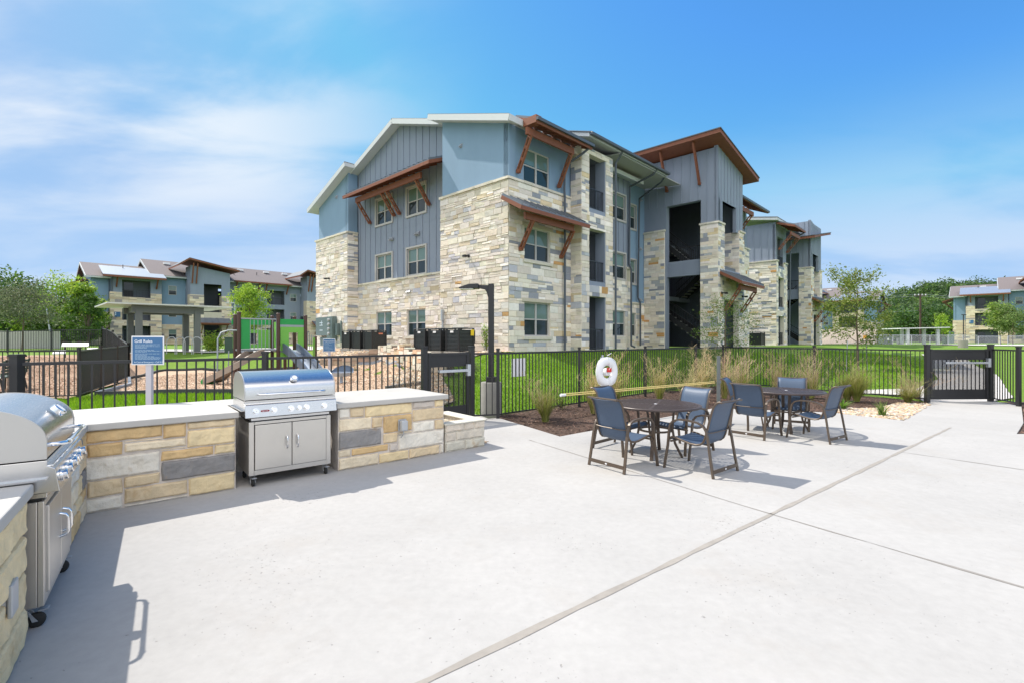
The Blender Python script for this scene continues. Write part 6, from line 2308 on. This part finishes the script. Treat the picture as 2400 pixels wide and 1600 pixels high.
# ================================================================== cooling units
def ac_unit(label, u, v, s=.78, h=.86, tagc=None, first=None):
    p = W2(u, v)
    t = thing('cooling_unit', label, 'air conditioner', (p.x, p.y, 1.22), TH, 'cooling units on pads along the gable wall')
    mb = MB(); k = s / 2
    mb.box(-k - .06, k + .06, -k - .06, k + .06, -.12, .0); mb.build('pad', M['concbase'], t)
    mb = MB(); mb.box(-k + .05, k - .05, -k + .05, k - .05, .02, h - .04); mb.build('coil', M['black'], t)
    mb = MB(); n = 15
    for i in range(n):
        z = .05 + (h - .12) * i / (n - 1)
        mb.prism([(-k, -k, z), (k, -k, z), (k, k, z), (-k, k, z)], (0, 0, .022))
    mb.build('louvre', M['acfin'], t)
    for x in (-1, 1):
        for y in (-1, 1):
            mb = MB()
            cx, cy = x * (k - .02), y * (k - .02); mb.box(cx - .035, cx + .035, cy - .035, cy + .035, 0, h)
            mb.build('corner_post', M['black'], t, bevel=.01)
    mb = MB(); mb.box(-k - .015, k + .015, -k - .015, k + .015, h, h + .035); tp = mb.build('top_cover', M['acfin'], t, bevel=.012)
    mb = MB()
    for r_ in (.1, .17, .24, .31):
        mb.tube([(r_ * math.cos(a * .4), r_ * math.sin(a * .4), h + .045) for a in range(17)], .004, n=4)
    sub(mb.build('fan_guard', M['black']), tp)
    if tagc:
        mb = MB(); mb.box(-k - .024, -k - .016, -.09, .10, h - .15, h - .075); mb.build('name_plate', M[tagc], t)
    return t


M['acfin'] = mat('unit_fins', (.075, .085, .09), .4, metal=.3)
M['rednote'] = mat('red_note', (.55, .2, .12), .5)
ac_unit('dark cooling unit farthest left, at the foot of the far stone block', -1.3, 9.9, tagc='white')
ac_unit('dark cooling unit in the middle of the left row of three', -1.3, 8.85)
t = ac_unit('dark cooling unit at the right end of the left row, with an orange tag', -1.3, 7.75)
mb = MB(); k = .39; mb.box(-.05, .18, -k - .026, -k - .018, .69, .76); mb.build('name_plate', M['rednote'], t)
ac_unit('dark cooling unit at the left end of the right row of three', -1.3, 3.55, tagc='white')
ac_unit('dark cooling unit in the middle of the right row of three', -1.3, 2.5, tagc='white')
t = ac_unit('dark cooling unit with a yellow sticker at the right end of its row', -1.3, 1.4, tagc='white')
mb = MB(); mb.box(.2, .36, -k - .03, -k - .02, .60, .83); mb.build('energy_sticker', M['yellow'], t)
mb = MB(); mb.box(k - .02, k + .08, -k + .02, -k + .2, .3, .8); mb.build('service_box', M['black'], t)
for v, l in ((1.0, 'dark cooling unit at the left foot of the second building'), (-.3, 'dark cooling unit at the corner of the second building')):
    tt = ac_unit(l, 28.3, v, s=.95, h=1.0); tt['group'] = 'cooling units of the second building'

# ================================================================== signs
def sign(label, x, y, z0, z1, wd, title, last, rz=0, post_w=.072, zg=0, ts=.06, ps=True):
    t = thing('sign', label, 'sign', (x, y, zg), rz)
    mb = MB(); mb.box(-post_w / 2, post_w / 2, .0, .05, -.05, z1 - .05 - zg); mb.build('post', M['whitepost'], t, bevel=.003)
    mb = MB(); mb.box(-wd / 2, wd / 2, -.012, -.001, z0 - zg, z1 - zg); b = mb.build('panel', M['white'], t, bevel=.003)
    e = wd * .035
    mb = MB(); mb.box(-wd / 2 + e, wd / 2 - e, -.015, -.0121, z0 + e - zg, z1 - e - zg); sub(mb.build('blue_face', M['signblue']), b)
    r = random.Random(3)
    mx_ = Matrix.Translation((-wd * .40, -.0155, z1 - zg - (z1 - z0) * .225)) @ Matrix.Rotation(R(90), 4, 'X')
    o = text_mesh('title', title, ts, M['signwhite'], t, mx_, .0008)
    o = text_mesh('footer', last, ts * .52, M['signpale'], t, Matrix.Translation((-wd * .41, -.0155, z0 - zg + (z1 - z0) * .075)) @ Matrix.Rotation(R(90), 4, 'X'), .0006)
    mb = MB()
    n = 17
    H_ = z1 - z0
    for i in range(n):
        z = z1 - zg - H_ * (.30 + .54 * i / n)
        if i in (5, 9): continue
        x0 = -wd * .38
        end = wd * r.choice((.40, .38, .36, .2, -.02, .39))
        while x0 < end:
            l_ = r.uniform(.02, .055) * wd / .42
            mb.box(x0, min(end, x0 + l_), -.0162, -.0151, z, z + H_ * .014); x0 += l_ + .008 * wd / .42
    o = mb.build('small_print', M['signline'], t)
    return t


M['whitepost'] = mat('post_pale', (.50, .48, .52), .5)
M['signwhite'] = mat('sign_white_lettering', (.85, .87, .9), .5)
gx_, gy_ = (347.5 - 1200) / F * 6.45, 6.45
sign('blue Grill Rules sign on a pale post behind the stone counter', gx_, gy_, 1.345, 1.722, .418, 'Grill Rules', 'In Case of Emergency - Call 911', rz=R(2), ts=.0545)
px_, py_ = (771.5 - 1200) / F * 17.9, 17.9
sign('small blue Playground Rules sign right of the slide', px_, py_, 1.23, 1.70, .44, 'Playground Rules', 'In Case of Emergency - Call 911', rz=R(5), post_w=.09, zg=.35, ts=.052)

# ================================================================== playground
def atp(px, d, z): return Vector(((px - 1200) / F * d, d, z))


zg = .12
t = thing('play_structure', 'green and brown play structure with two slides on the wood chips', 'playground', (-9.3, 16.6, zg))
ZOFF[t] = -zg
P1, P2, P3, P4, P5, P6 = atp(551, 17.4, 0), atp(560, 16.6, 0), atp(652, 17.4, 0), atp(638, 18.1, 0), atp(716, 18.1, 0), atp(739, 19.0, 0)
def loc_(p, z): return (p.x + 9.3, p.y - 16.6, z)
for p, h_ in ((P1, 2.52), (P2, 2.56), (P3, 2.56), (P4, 2.5), (P5, 2.52), (P6, 1.75), (atp(690, 18.6, 0), 2.5), (atp(668, 19.2, 0), 1.9)):
    mb = MB(); mb.tube([loc_(p, zg), loc_(p, h_)], .062, n=14); mb.lathe([(0, 0), (.07, 0), (.07, .03), (.04, .05), (0, .052)], loc_(p, h_), 14)
    mb.build('post', M['playbrown'], t, smooth=True)
dk = [loc_(P1, 1.28), loc_(P2, 1.28), loc_(P3, 1.28), loc_(P4, 1.28)]
mb = MB(); mb.prism(dk, (0, 0, .06)); mb.build('deck', M['playgrate'], t)
P45 = atp(690, 18.6, 0)
mb = MB(); mb.prism([loc_(P3, 1.22), loc_(P5, 1.22), loc_(P45, 1.22), loc_(P4, 1.22)], (0, 0, .06)); mb.build('deck', M['playgrate'], t)


def panel_xy(a, b, z0, z1, m, th=.03, name='panel', window=None, roundc=False):
    a, b = Vector(a), Vector(b)
    d = (b - a); L_ = d.length; d.normalize(); n_ = Vector((-d.y, d.x, 0))

    class Fp(Fc):
        def __init__(f): pass
        def p(f, s, z, dd=0):
            q = a + d * s - n_ * dd
            return (q.x, q.y, z)
    f = Fp(); mb = MB()
    f.slab(mb, 0, L_, z0, z1, holes=[window] if window else [], d0=-th, d1=0)
    return mb.build(name, m, t, bevel=.004)


c2_ = lambda p: Vector((p.x + 9.3, p.y - 16.6, 0))
a, b = c2_(P2), c2_(P3)
m_ = a.lerp(b, .27)
panel_xy(a.lerp(b, .05), m_, 1.36, 2.36, M['dgreen'], name='dark_green_panel')
mb = MB()
mb.tube([tuple(m_ + Vector((0, 0, 2.38)) - (b - a) * .22), tuple(b + Vector((0, 0, 2.38)))], .022, n=8)
mb.tube([tuple(a + Vector((0, 0, 1.33))), tuple(b + Vector((0, 0, 1.33)))], .022, n=8)
for i in range(8):
    q = m_.lerp(b, (i + .1) / 7.6); mb.tube([tuple(q + Vector((0, 0, 1.33))), tuple(q + Vector((0, 0, 2.38)))], .013, n=6)
mb.build('barrier_rails', M['playgrate'], t)
panel_xy(c2_(P1) + Vector((-.08, 0, 0)), c2_(P4), 1.36, 2.02, M['lime'], name='lime_panel', window=(.55, .8, 1.5, 1.9))
panel_xy(c2_(P1) + Vector((-.1, -.05, 0)), c2_(P4) + Vector((0, -.05, 0)), 2.2, 2.38, M['dgreen'], name='dark_green_strip')
panel_xy(c2_(P4).lerp(c2_(P3), .3), c2_(P4).lerp(c2_(P3), .85), 1.36, 2.3, M['lime'], name='lime_panel')
a, b = c2_(P3), c2_(P5)
panel_xy(a.lerp(b, .08), b.lerp(a, .03), 1.05, 2.12, M['lime'], name='lime_panel', window=(.30, .62, 1.3, 1.92))
panel_xy(a.lerp(b, .06), b.lerp(a, .02), 2.2, 2.40, M['dgreen'], name='dark_green_strip')
panel_xy(a.lerp(b, .06), b.lerp(a, .02), 2.12, 2.2, M['playgrate'], name='grey_strip')
panel_xy(c2_(P5) + Vector((.2, .25, 0)), c2_(P6), .9, 1.75, M['lime'], name='lime_panel')
mb = MB(); mb.box(0, .12, 0, .004, 0, .04); 
mb = MB()
for i in range(5):
    q = c2_(P5).lerp(c2_(P6), i / 5); mb.tube([tuple(q + Vector((0, 0, 1.3))), tuple(q + Vector((0, 0, 2.0 - .05 * i)))], .013, n=6)
mb.build('barrier_rails', M['playgrate'], t)


def slide(pts, w, wall, m_side, m_chute, n_):
    """pts: centre line; a chute with raised rounded walls"""
    P = [Vector(p) for p in pts]
    L_, R_, C_ = [], [], []
    for i, p in enumerate(P):
        d = (P[min(i + 1, len(P) - 1)] - P[max(i - 1, 0)]); d.z = 0; d.normalize()
        s = Vector((-d.y, d.x, 0))
        C_.append([tuple(p + s * w / 2), tuple(p - s * w / 2)])
        for X, sg in ((L_, 1), (R_, -1)):
            b_ = p + s * sg * w / 2
            X.append([tuple(b_ - Vector((0, 0, .06))), tuple(b_ + Vector((0, 0, wall))), tuple(b_ + s * sg * .05 + Vector((0, 0, wall))), tuple(b_ + s * sg * .05 - Vector((0, 0, .06))), tuple(b_ - Vector((0, 0, .06)))])
    mb = MB(); mb.grid(C_); mb.build(n_ + '_chute', m_chute, t, smooth='all', solid=.03)
    for X in (L_, R_):
        mb = MB(); mb.grid(X); mb.build(n_ + '_side', m_side, t, smooth=True)


sa = c2_(P3.lerp(P5, .45)); sb = Vector(((752 - 1200) / F * 15.6 + 9.3, 15.6 - 16.6, 0))
K = 9
pts = []
for i in range(K):
    k_ = i / (K - 1)
    q = sa.lerp(sb, k_)
    pts.append((q.x, q.y - .05, 1.28 - 1.0 * (k_ ** 1.15) + .05 * math.sin(3.14 * k_)))
slide(pts, .42, .26, M['slideblue'], M['slidechute'], 'slide')
ca = c2_(P2.lerp(P4, .5)); cb = Vector(((492 - 1200) / F * 16.4 + 9.3, 16.4 - 16.6, 0))
pts = []
for i in range(10):
    k_ = i / 9
    q = (ca + Vector((.2, -.25, 0))).lerp(cb, k_) + Vector((.35, -.75, 0)) * math.sin(math.pi * k_)
    pts.append((q.x, q.y, 1.2 - .93 * smooth(0, 1, k_ * .95 + .03)))
slide(pts, .36, .15, M['slidetan'], M['slidetan'], 'curved_slide')
mb = MB(); mb.lathe([(0, -.2), (.14, -.19), (.17, 0), (.14, .19), (0, .2)], (pts[-1][0] - .05, pts[-1][1], pts[-1][2] + .0), 14, axis=1); mb.build('slide_exit', M['dgreen'], t, smooth=True)
pc = c2_(P2) + Vector((-.68, -.1, 0))
mb = MB(); mb.tube([(pc.x + .68, pc.y + .5, 1.98), (pc.x + .2, pc.y + .3, 1.98), (pc.x + .06, pc.y + .12, 1.9), (pc.x + .02, pc.y, 1.7), (pc.x, pc.y, zg)], .026, n=8)
mb.tube([(pc.x + .42, pc.y - .1, zg), (pc.x + .42, pc.y - .05, 1.3)], .02, n=6)
mb.build('climbing_pole', M['playgrate'], t, smooth=True)

t = thing('spinner_seat', 'grey bowl shaped spinner low on the wood chips beside the grill lid', 'play seat', atp(800, 15.2, gh((800 - 1200) / F * 15.2, 15.2)))
mb = MB(); mb.lathe([(0, .30), (.24, .32), (.34, .40), (.36, .40), (.25, .28), (0, .26)], (0, 0, 0), 24); mb.lathe([(0, 0), (.05, 0), (.05, .28), (0, .28)], (0, 0, 0), 12)
mb.build('bowl', M['slidechute'], t, smooth=True)
mb = MB(); mb.grid([[(math.cos(a) * .35, math.sin(a) * .35, .38), (math.cos(a) * .37, math.sin(a) * .37, .38 + .22 * math.sin(a)), (math.cos(a) * .34, math.sin(a) * .34, .38 + .22 * math.sin(a))] for a in [math.pi * k / 14 for k in range(15)]]); mb.build('back_rim', M['slideblue'], t, smooth=True)

# borders of the chip area
def border(label, pts, m, w=.09, h=.12):
    t = thing('border_edging', label, 'edging', (pts[0][0], pts[0][1], gh(*pts[0][:2])))
    o = Vector(t.location)
    mb = MB()
    for a, b in zip(pts[:-1], pts[1:]):
        n = max(1, int((Vector(a[:2]) - Vector(b[:2])).length / .8))
        for i in range(n):
            p = Vector((a[0] + (b[0] - a[0]) * i / n, a[1] + (b[1] - a[1]) * i / n, 0)); q = Vector((a[0] + (b[0] - a[0]) * (i + 1) / n, a[1] + (b[1] - a[1]) * (i + 1) / n, 0))
            p.z = gh(p.x, p.y) + h / 2 + .02; q.z = gh(q.x, q.y) + h / 2 + .02
            mb.beam(p - o, q - o, w, h)
    mb.build('timber', m, t)
    return t


border('dark edging along the near side of the wood chips', [(-12.0, 14.05), (-8.3, 14.35), (-5.4, 13.25)], M['timberdark'])
border('grey edging rising along the left side of the wood chips', [(-12.0, 14.1), (-12.7, 16.2), (-14.6, 18.6)], M['bordergrey'])
border('dark edging behind the wood chips below the lawn mound', [(-14.6, 18.6), (-15.6, 22.0), (-12.4, 22.2), (-9.0, 22.7), (-7.6, 21.9)], M['timberdark'])
border('blue grey edging between wood chips and gravel by the retaining wall', [(-7.6, 21.9), (-5.4, 20.4), (-4.0, 17.4)], M['bordergrey'])
border('old dark timber lying beyond the counter end', [(-3.4, 13.2), (-2.5, 13.9)], M['timberdark'], .16, .16)

# retaining wall of piled limestone
def retaining(label, pts, hts, seed, pal):
    t = thing('retaining_wall', label, 'wall', (pts[0][0], pts[0][1], gh(*pts[0])))
    o = Vector(t.location)
    mb = MB()
    r = random.Random(seed)
    for (a, b), (h0, h1) in zip(zip(pts[:-1], pts[1:]), zip(hts[:-1], hts[1:])):
        a_, b_ = Vector((*a, 0)), Vector((*b, 0))
        d = (b_ - a_).normalized(); n_ = Vector((d.y, -d.x, 0))
        L_ = (b_ - a_).length
        f = Fi(a_ - o, d, -n_)
        s = 0
        while s < L_ - .02:
            w_ = min(r.uniform(.28, .6), L_ - s)
            z = 0
            top = h0 + (h1 - h0) * (s / L_)
            zb = gh(a_.x + d.x * s + n_.x * .5, a_.y + d.y * s + n_.y * .5) - .05
            z = zb
            zt = zb + top
            while z < zt - .03:
                hh = min(r.uniform(.13, .26), zt - z)
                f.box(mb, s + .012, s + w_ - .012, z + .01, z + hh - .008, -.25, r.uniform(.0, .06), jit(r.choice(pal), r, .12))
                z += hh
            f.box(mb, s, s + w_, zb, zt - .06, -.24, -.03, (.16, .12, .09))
            s += w_
    mb.build('stone_courses', M['stone'], t, bevel=0)
    t.location.z = 0
    for ch in KIDS[t]: ch.location = (0, 0, 0)
    return t


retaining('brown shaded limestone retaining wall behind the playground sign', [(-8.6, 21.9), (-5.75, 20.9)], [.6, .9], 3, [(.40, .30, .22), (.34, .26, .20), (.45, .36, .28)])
retaining('pale limestone retaining wall running down towards the left gate', [(-5.7, 20.85), (-3.1, 16.1), (-2.0, 14.8)], [.98, .88, .5], 4, [(.66, .60, .49), (.60, .52, .41), (.70, .65, .55), (.58, .42, .28)])

# ================================================================== dog park fence, bench, tables
gz_ = lambda x, y: gh(x, y) + .03
run('black fence around the dog park, nearest corner behind the grill sign', [(-15.6, 11.2), (-13.6, 12.35), (-11.85, 13.35), (-13.0, 15.4), (-14.1, 17.4), (-15.1, 19.2)], top=1.30, zf=gz_, step=.1, pw=.018)
run('stepped black fence climbing the slope left of the shelter', [(-15.1, 19.2), (-17.3, 21.5), (-19.4, 23.7), (-21.5, 25.9), (-23.6, 28.1)], top=1.32, zf=gz_, step=.1, pw=.02)
run('far black fence behind the dog park with the pale wall beyond', [(-23.6, 28.1), (-27.0, 28.6), (-30.2, 29.2), (-33.4, 29.8), (-36.6, 30.4)], top=1.25, zf=gz_, step=.12, pw=.02)
t = thing('panel_wall', 'long pale panel wall beyond the far black fence', 'wall', (-52.5, 34.0, .95))
mb = MB()
d = Vector((1, .30, 0)).normalized()
for i in range(7):
    p = d * (i * 2.45); mb.prism([tuple(p), tuple(p + d * 2.43), tuple(p + d * 2.43 + Vector((0, 0, 1.36))), tuple(p + Vector((0, 0, 1.36)))], (-.02, .08, 0))
    q = p + Vector((0, -.02, 0)); mb.box(q.x - .06, q.x + .06, q.y - .06, q.y + .06, 0, 1.38)
mb.build('panels', M['palewall'], t)


def white_top(label, px, d, w, dep, h, rz, kind='picnic_table', cat='table'):
    x = (px - 1200) / F * d
    t = thing(kind, label, cat, (x, d, gh(x, d) + .04), rz)
    mb = MB(); e_ = dep * .13; mb.prism([(-w / 2, -dep / 2, h - e_), (w / 2, -dep / 2, h - e_), (w / 2, dep / 2, h + e_), (-w / 2, dep / 2, h + e_)], (0, 0, .04)); mb.build('top', M['white'], t, bevel=.01)
    for sx in (-1, 1):
        mb = MB(); mb.tube([(sx * w * .38, -dep * .4, 0), (sx * w * .38, -dep * .2, h * .55), (sx * w * .38, 0, h - .05)], .022, n=6); mb.tube([(sx * w * .38, dep * .4, 0), (sx * w * .38, dep * .2, h * .55), (sx * w * .38, 0, h - .05)], .022, n=6)
        mb.build('leg', M['iron'], t)


white_top('pale topped picnic table in the dog park', 177, 23.0, .95, .55, .62, R(40))
white_top('pale seat left of the picnic table in the dog park', 139, 21.5, .42, .5, .42, R(40), 'low_bench', 'bench')
white_top('pale seat right of the picnic table in the dog park', 217, 23.5, .40, .5, .42, R(40), 'low_bench', 'bench')
bx_, by_ = (5 - 1200) / F * 14.4, 14.4
t = thing('park_bench', 'dark green slatted bench cut off by the left edge', 'bench', (bx_, by_, gh(bx_, by_) + .04), R(-62))
mb = MB()
for i in range(5): mb.box(-.9, .9, -.22 + .09 * i, -.155 + .09 * i, .42, .45)
mb.build('seat', M['benchgreen'], t)
mb = MB()
for i in range(5): mb.box(-.9, .9, .26 + .015 * i, .29 + .015 * i, .52 + .085 * i, .585 + .085 * i)
mb.build('backrest', M['benchgreen'], t)
for x in (-.8, .8):
    mb = MB(); mb.tube([(x, -.2, 0), (x, -.18, .42), (x, .25, .44), (x, .36, .95)], .025, n=6); mb.tube([(x, .3, 0), (x, .22, .44)], .025, n=6); mb.build('leg', M['iron'], t)

# ================================================================== shelter, bike rack, transformer
SB = Vector((-19.9, 24.2, 0))
t = thing('picnic_shelter', 'flat roofed grey shelter standing behind the dog park', 'shelter', (SB.x, SB.y, 1.0), math.atan2(U.y, U.x))
fp = [(1.15, .25), (3.75, .25), (1.15, 2.75), (3.75, 2.75)]
for x, y in fp:
    mb = MB(); mb.box(x - .14, x + .14, y - .14, y + .14, -.05, 2.28); mb.build('post', M['shelter'], t)
mb = MB()
mb.box(.85, 4.05, .14, .36, 2.06, 2.42); mb.box(.85, 4.05, 2.64, 2.86, 2.06, 2.40); mb.box(1.04, 1.26, .36, 2.64, 2.1, 2.41); mb.box(3.64, 3.86, .36, 2.64, 2.1, 2.41)
mb.build('beam', M['shelter'], t)
mb = MB(); mb.prism([(-.2, -.3, 2.43), (5.4, -.3, 2.46), (5.4, 4.4, 2.46), (-.2, 4.4, 2.43)], (0, 0, .07)); mb.build('roof', M['shelterroof'], t)
t = thing('bike_rack', 'row of grey hoop bike racks under the right side of the shelter', 'bike rack', atp(432, 25.6, gh((432 - 1200) / F * 25.6, 25.6) + .04), R(10))
for i in range(4):
    x = -.6 + i * .4
    mb = MB(); mb.tube([(x - .24, 0, 0), (x - .24, 0, .6), (x - .20, 0, .78), (x - .08, 0, .88), (x + .08, 0, .88), (x + .20, 0, .78), (x + .24, 0, .6), (x + .24, 0, 0)], .024, n=6); mb.build('hoop', M['galv'], t)
t = thing('utility_box', 'dark green utility box behind the play structure', 'utility box', atp(540, 27, gh((540 - 1200) / F * 27, 27)), R(20))
mb = MB(); mb.box(-.25, .25, -.2, .2, -.05, .8); mb.build('cabinet', M['transformer'], t, bevel=.02)
mb = MB(); mb.box(-.27, .27, -.22, .22, .8, .86); mb.build('lid', M['transformer'], t, bevel=.01)
t = thing('light_pole', 'thin pale light pole before the far building, above the play structure', 'street lamp', atp(551, 55, 1.0))
mb = MB(); mb.tube([(0, 0, 0), (0, 0, 4.7)], .09, n=8); mb.build('pole', M['galv'], t)
mb = MB(); mb.box(-1.0, .1, -.12, .12, 4.7, 4.82); mb.build('lamp_head', M['galv'], t)
t = thing('ladder_mast', 'slanting pale pole behind the far black fence', 'pole', atp(122, 40, 1.0))
mb = MB(); mb.tube([(0, 0, 0), (-.45, 0, 3.2)], .05, n=6); mb.build('pole', M['galv'], t)

# ================================================================== right background
t = thing('corrugated_fence', 'tan corrugated metal fence behind the leafy young tree', 'fence', atp(1925, 60, 1.0))
mb = MB()
rows = [[], []]
for i in range(90):
    x = i * .085; y = i * .012 + (.05 if (i // 2) % 2 else 0)
    rows[0].append((x, y, 0)); rows[1].append((x, y, 1.85))
mb.grid(rows); mb.build('sheet', M['corr'], t, solid=.02)
mb = MB(); mb.box(5.15, 5.6, -.06, -.02, .75, 1.15); mb.build('orange_notice', mat('orange_notice', (.8, .35, .03), .5), t)
def pavilion():
    t = thing('pavilion', 'small pale flat roofed pavilion in the right background', 'shelter', atp(2112, 62, 1.03), R(-3))
    for x, y in ((.8, 0), (1.25, 1.6), (4.0, 1.6), (4.45, 0)):
        mb = MB(); mb.box(x - .16, x + .16, y - .12, y + .12, 0, 1.95); mb.build('post', M['galvpale'], t)
    mb = MB(); mb.prism([(-.6, -.8, 1.93), (5.3, -.8, 2.07), (5.3, 2.6, 2.07), (-.6, 2.6, 1.93)], (0, 0, .12)); mb.build('roof', M['shelterroof'], t)
M['galvpale'] = mat('pale_steel', (.5, .52, .54), .5)
pavilion()


def chain_fence(label, a, b, h=1.15, step=2.6):
    a, b = Vector(a), Vector(b)
    t = thing('chain_link_fence', label, 'fence', tuple(a), 0)
    n = max(1, int((b - a).length / step))
    for i in range(n + 1):
        p = (b - a) * i / n
        mb = MB(); mb.tube([tuple(p), tuple(p + Vector((0, 0, h)))], .035, n=6); mb.build('post', M['galv'], t)
    mb = MB(); mb.tube([(0, 0, h), tuple(b - a + Vector((0, 0, h)))], .028, n=6); mb.build('top_rail', M['galv'], t)
    mb = MB(); d = (b - a)
    mb.prism([(0, 0, .03), tuple(d + Vector((0, 0, .03))), tuple(d + Vector((0, 0, h))), (0, 0, h)], (0, .004, 0)); mb.build('mesh_screen', M['wire'], t)


wm = bpy.data.materials.new('wire_mesh'); wm.use_nodes = True
t_ = wm.node_tree; ms = t_.nodes.new('ShaderNodeMixShader'); tb = t_.nodes.new('ShaderNodeBsdfTransparent')
t_.nodes['Principled BSDF'].inputs['Base Color'].default_value = (.5, .52, .54, 1); ms.inputs[0].default_value = .12
t_.links.new(tb.outputs[0], ms.inputs[1]); t_.links.new(t_.nodes['Principled BSDF'].outputs[0], ms.inputs[2]); t_.links.new(ms.outputs[0], t_.nodes['Material Output'].inputs[0])
M['wire'] = wm
chain_fence('grey chain link fence left of and behind the pavilion', atp(2048, 58, 1.02), atp(2222, 60, 1.02))
chain_fence('short chain link fence before the stone end of the right building', atp(2222, 57, 1.02), atp(2290, 60, 1.02))
chain_fence('chain link fence panel before the balconies of the right building', atp(2293, 55, 1.02), atp(2344, 56, 1.02), h=1.0)
chain_fence('chain link fence panel at the right edge under the young trees', atp(2362, 53, 1.02), atp(2412, 53, 1.02), h=1.0)
def simple(nm, label, cat, loc, parts, rz=0):
    t = thing(nm, label, cat, loc, rz)
    for n_, m_, f_ in parts:
        mb = MB(); f_(mb); mb.build(n_, m_, t, bevel=.01)
    return t


simple('concrete_cylinder', 'short round concrete light base above the right gate', 'light base', atp(2257, 38, .98), [('base', M['concbase'], lambda m: m.lathe([(0, 0), (.3, 0), (.3, .62), (0, .62)], (0, 0, 0), 24))])
simple('lamp_post', 'thin dark lamp post before the stone end of the right building', 'street lamp', atp(2258, 72, 1.0), [('pole', M['iron'], lambda m: m.tube([(0, 0, 0), (0, 0, 4.2)], .07, n=6)), ('lamp_head', M['iron'], lambda m: m.box(-.2, .35, -.12, .12, 4.2, 4.32))])
simple('lamp_post', 'thin dark lamp post beside the bright narrow tree', 'street lamp', atp(2205, 74, 1.0), [('pole', M['iron'], lambda m: m.tube([(0, 0, 0), (0, 0, 3.1)], .05, n=6)), ('lamp_head', M['iron'], lambda m: m.box(-.12, .2, -.1, .1, 3.1, 3.18))])
simple('trash_bin', 'round dark bin between the pavilion and the utility boxes', 'bin', atp(2108, 66, 1.02), [('bin', M['shelter'], lambda m: m.lathe([(0, 0), (.3, 0), (.32, .85), (0, .85)], (0, 0, 0), 16)), ('rim', M['black'], lambda m: m.lathe([(.28, .85), (.34, .85), (.34, .92), (.28, .92)], (0, 0, 0), 16))])
simple('trash_bin', 'dark bin right of the pavilion', 'bin', atp(2216, 66, 1.02), [('bin', M['transformer'], lambda m: m.lathe([(0, 0), (.33, 0), (.35, .95), (0, .95)], (0, 0, 0), 16)), ('rim', M['black'], lambda m: m.lathe([(.28, .95), (.36, .95), (.36, 1.02), (.28, 1.02)], (0, 0, 0), 16))])
simple('utility_box', 'dark utility box with a white notice on the far lawn', 'utility box', atp(2076, 68, 1.02), [('cabinet', M['transformer'], lambda m: m.box(-.7, .7, -.4, .4, 0, .95)), ('notice', M['white'], lambda m: m.box(-.15, .15, -.43, -.41, .55, .8))])
simple('utility_box', 'wide dark utility box behind the chain link fence', 'utility box', atp(2056, 70, 1.02), [('cabinet', M['transformer'], lambda m: m.box(-.8, .8, -.4, .4, 0, 1.1)), ('door_panel', M['black'], lambda m: m.box(-.7, .7, -.42, -.405, .1, 1.0))])
simple('meter_rack', 'grey meter cabinet at the left end of the right building', 'meter cabinet', atp(2229, 84, 1.02), [('cabinet', M['teal'], lambda m: m.box(-.4, .4, -.2, .2, 0, 2.0))])
# utility pole with wires
t = thing('utility_pole', 'tall wooden utility pole before the wooded hill', 'utility pole', atp(2157, 108, 1.0))
mb = MB(); mb.tube([(0, 0, 0), (0, 0, 10.6)], [.22, .15], n=8); mb.build('pole', M['wood'], t, smooth=True)
mb = MB(); mb.box(-1.3, 1.3, -.06, .06, 10.2, 10.34); mb.box(-.5, .5, -.05, .05, 6.9, 7.0); mb.build('crossarm', M['wood'], t)
mb = MB()
for x in (-1.2, -.4, .4, 1.2): mb.lathe([(0, 10.34), (.09, 10.34), (.07, 10.65), (0, 10.66)], (x, 0, 0), 8)
mb.build('insulator', M['white'], t)
for z0, dx, nm in ((10.6, -42, 'wire'), (10.6, 34, 'wire'), (10.2, -42, 'wire'), (7.0, -42, 'wire'), (10.2, 34, 'wire')):
    mb = MB(); mb.tube([(dx * k / 10, 4 * k / 10, z0 - 1.6 * (1 - (1 - 2 * k / 20) ** 2) * .6) for k in range(11)], .028, n=4); mb.build(nm, M['galv'], t)
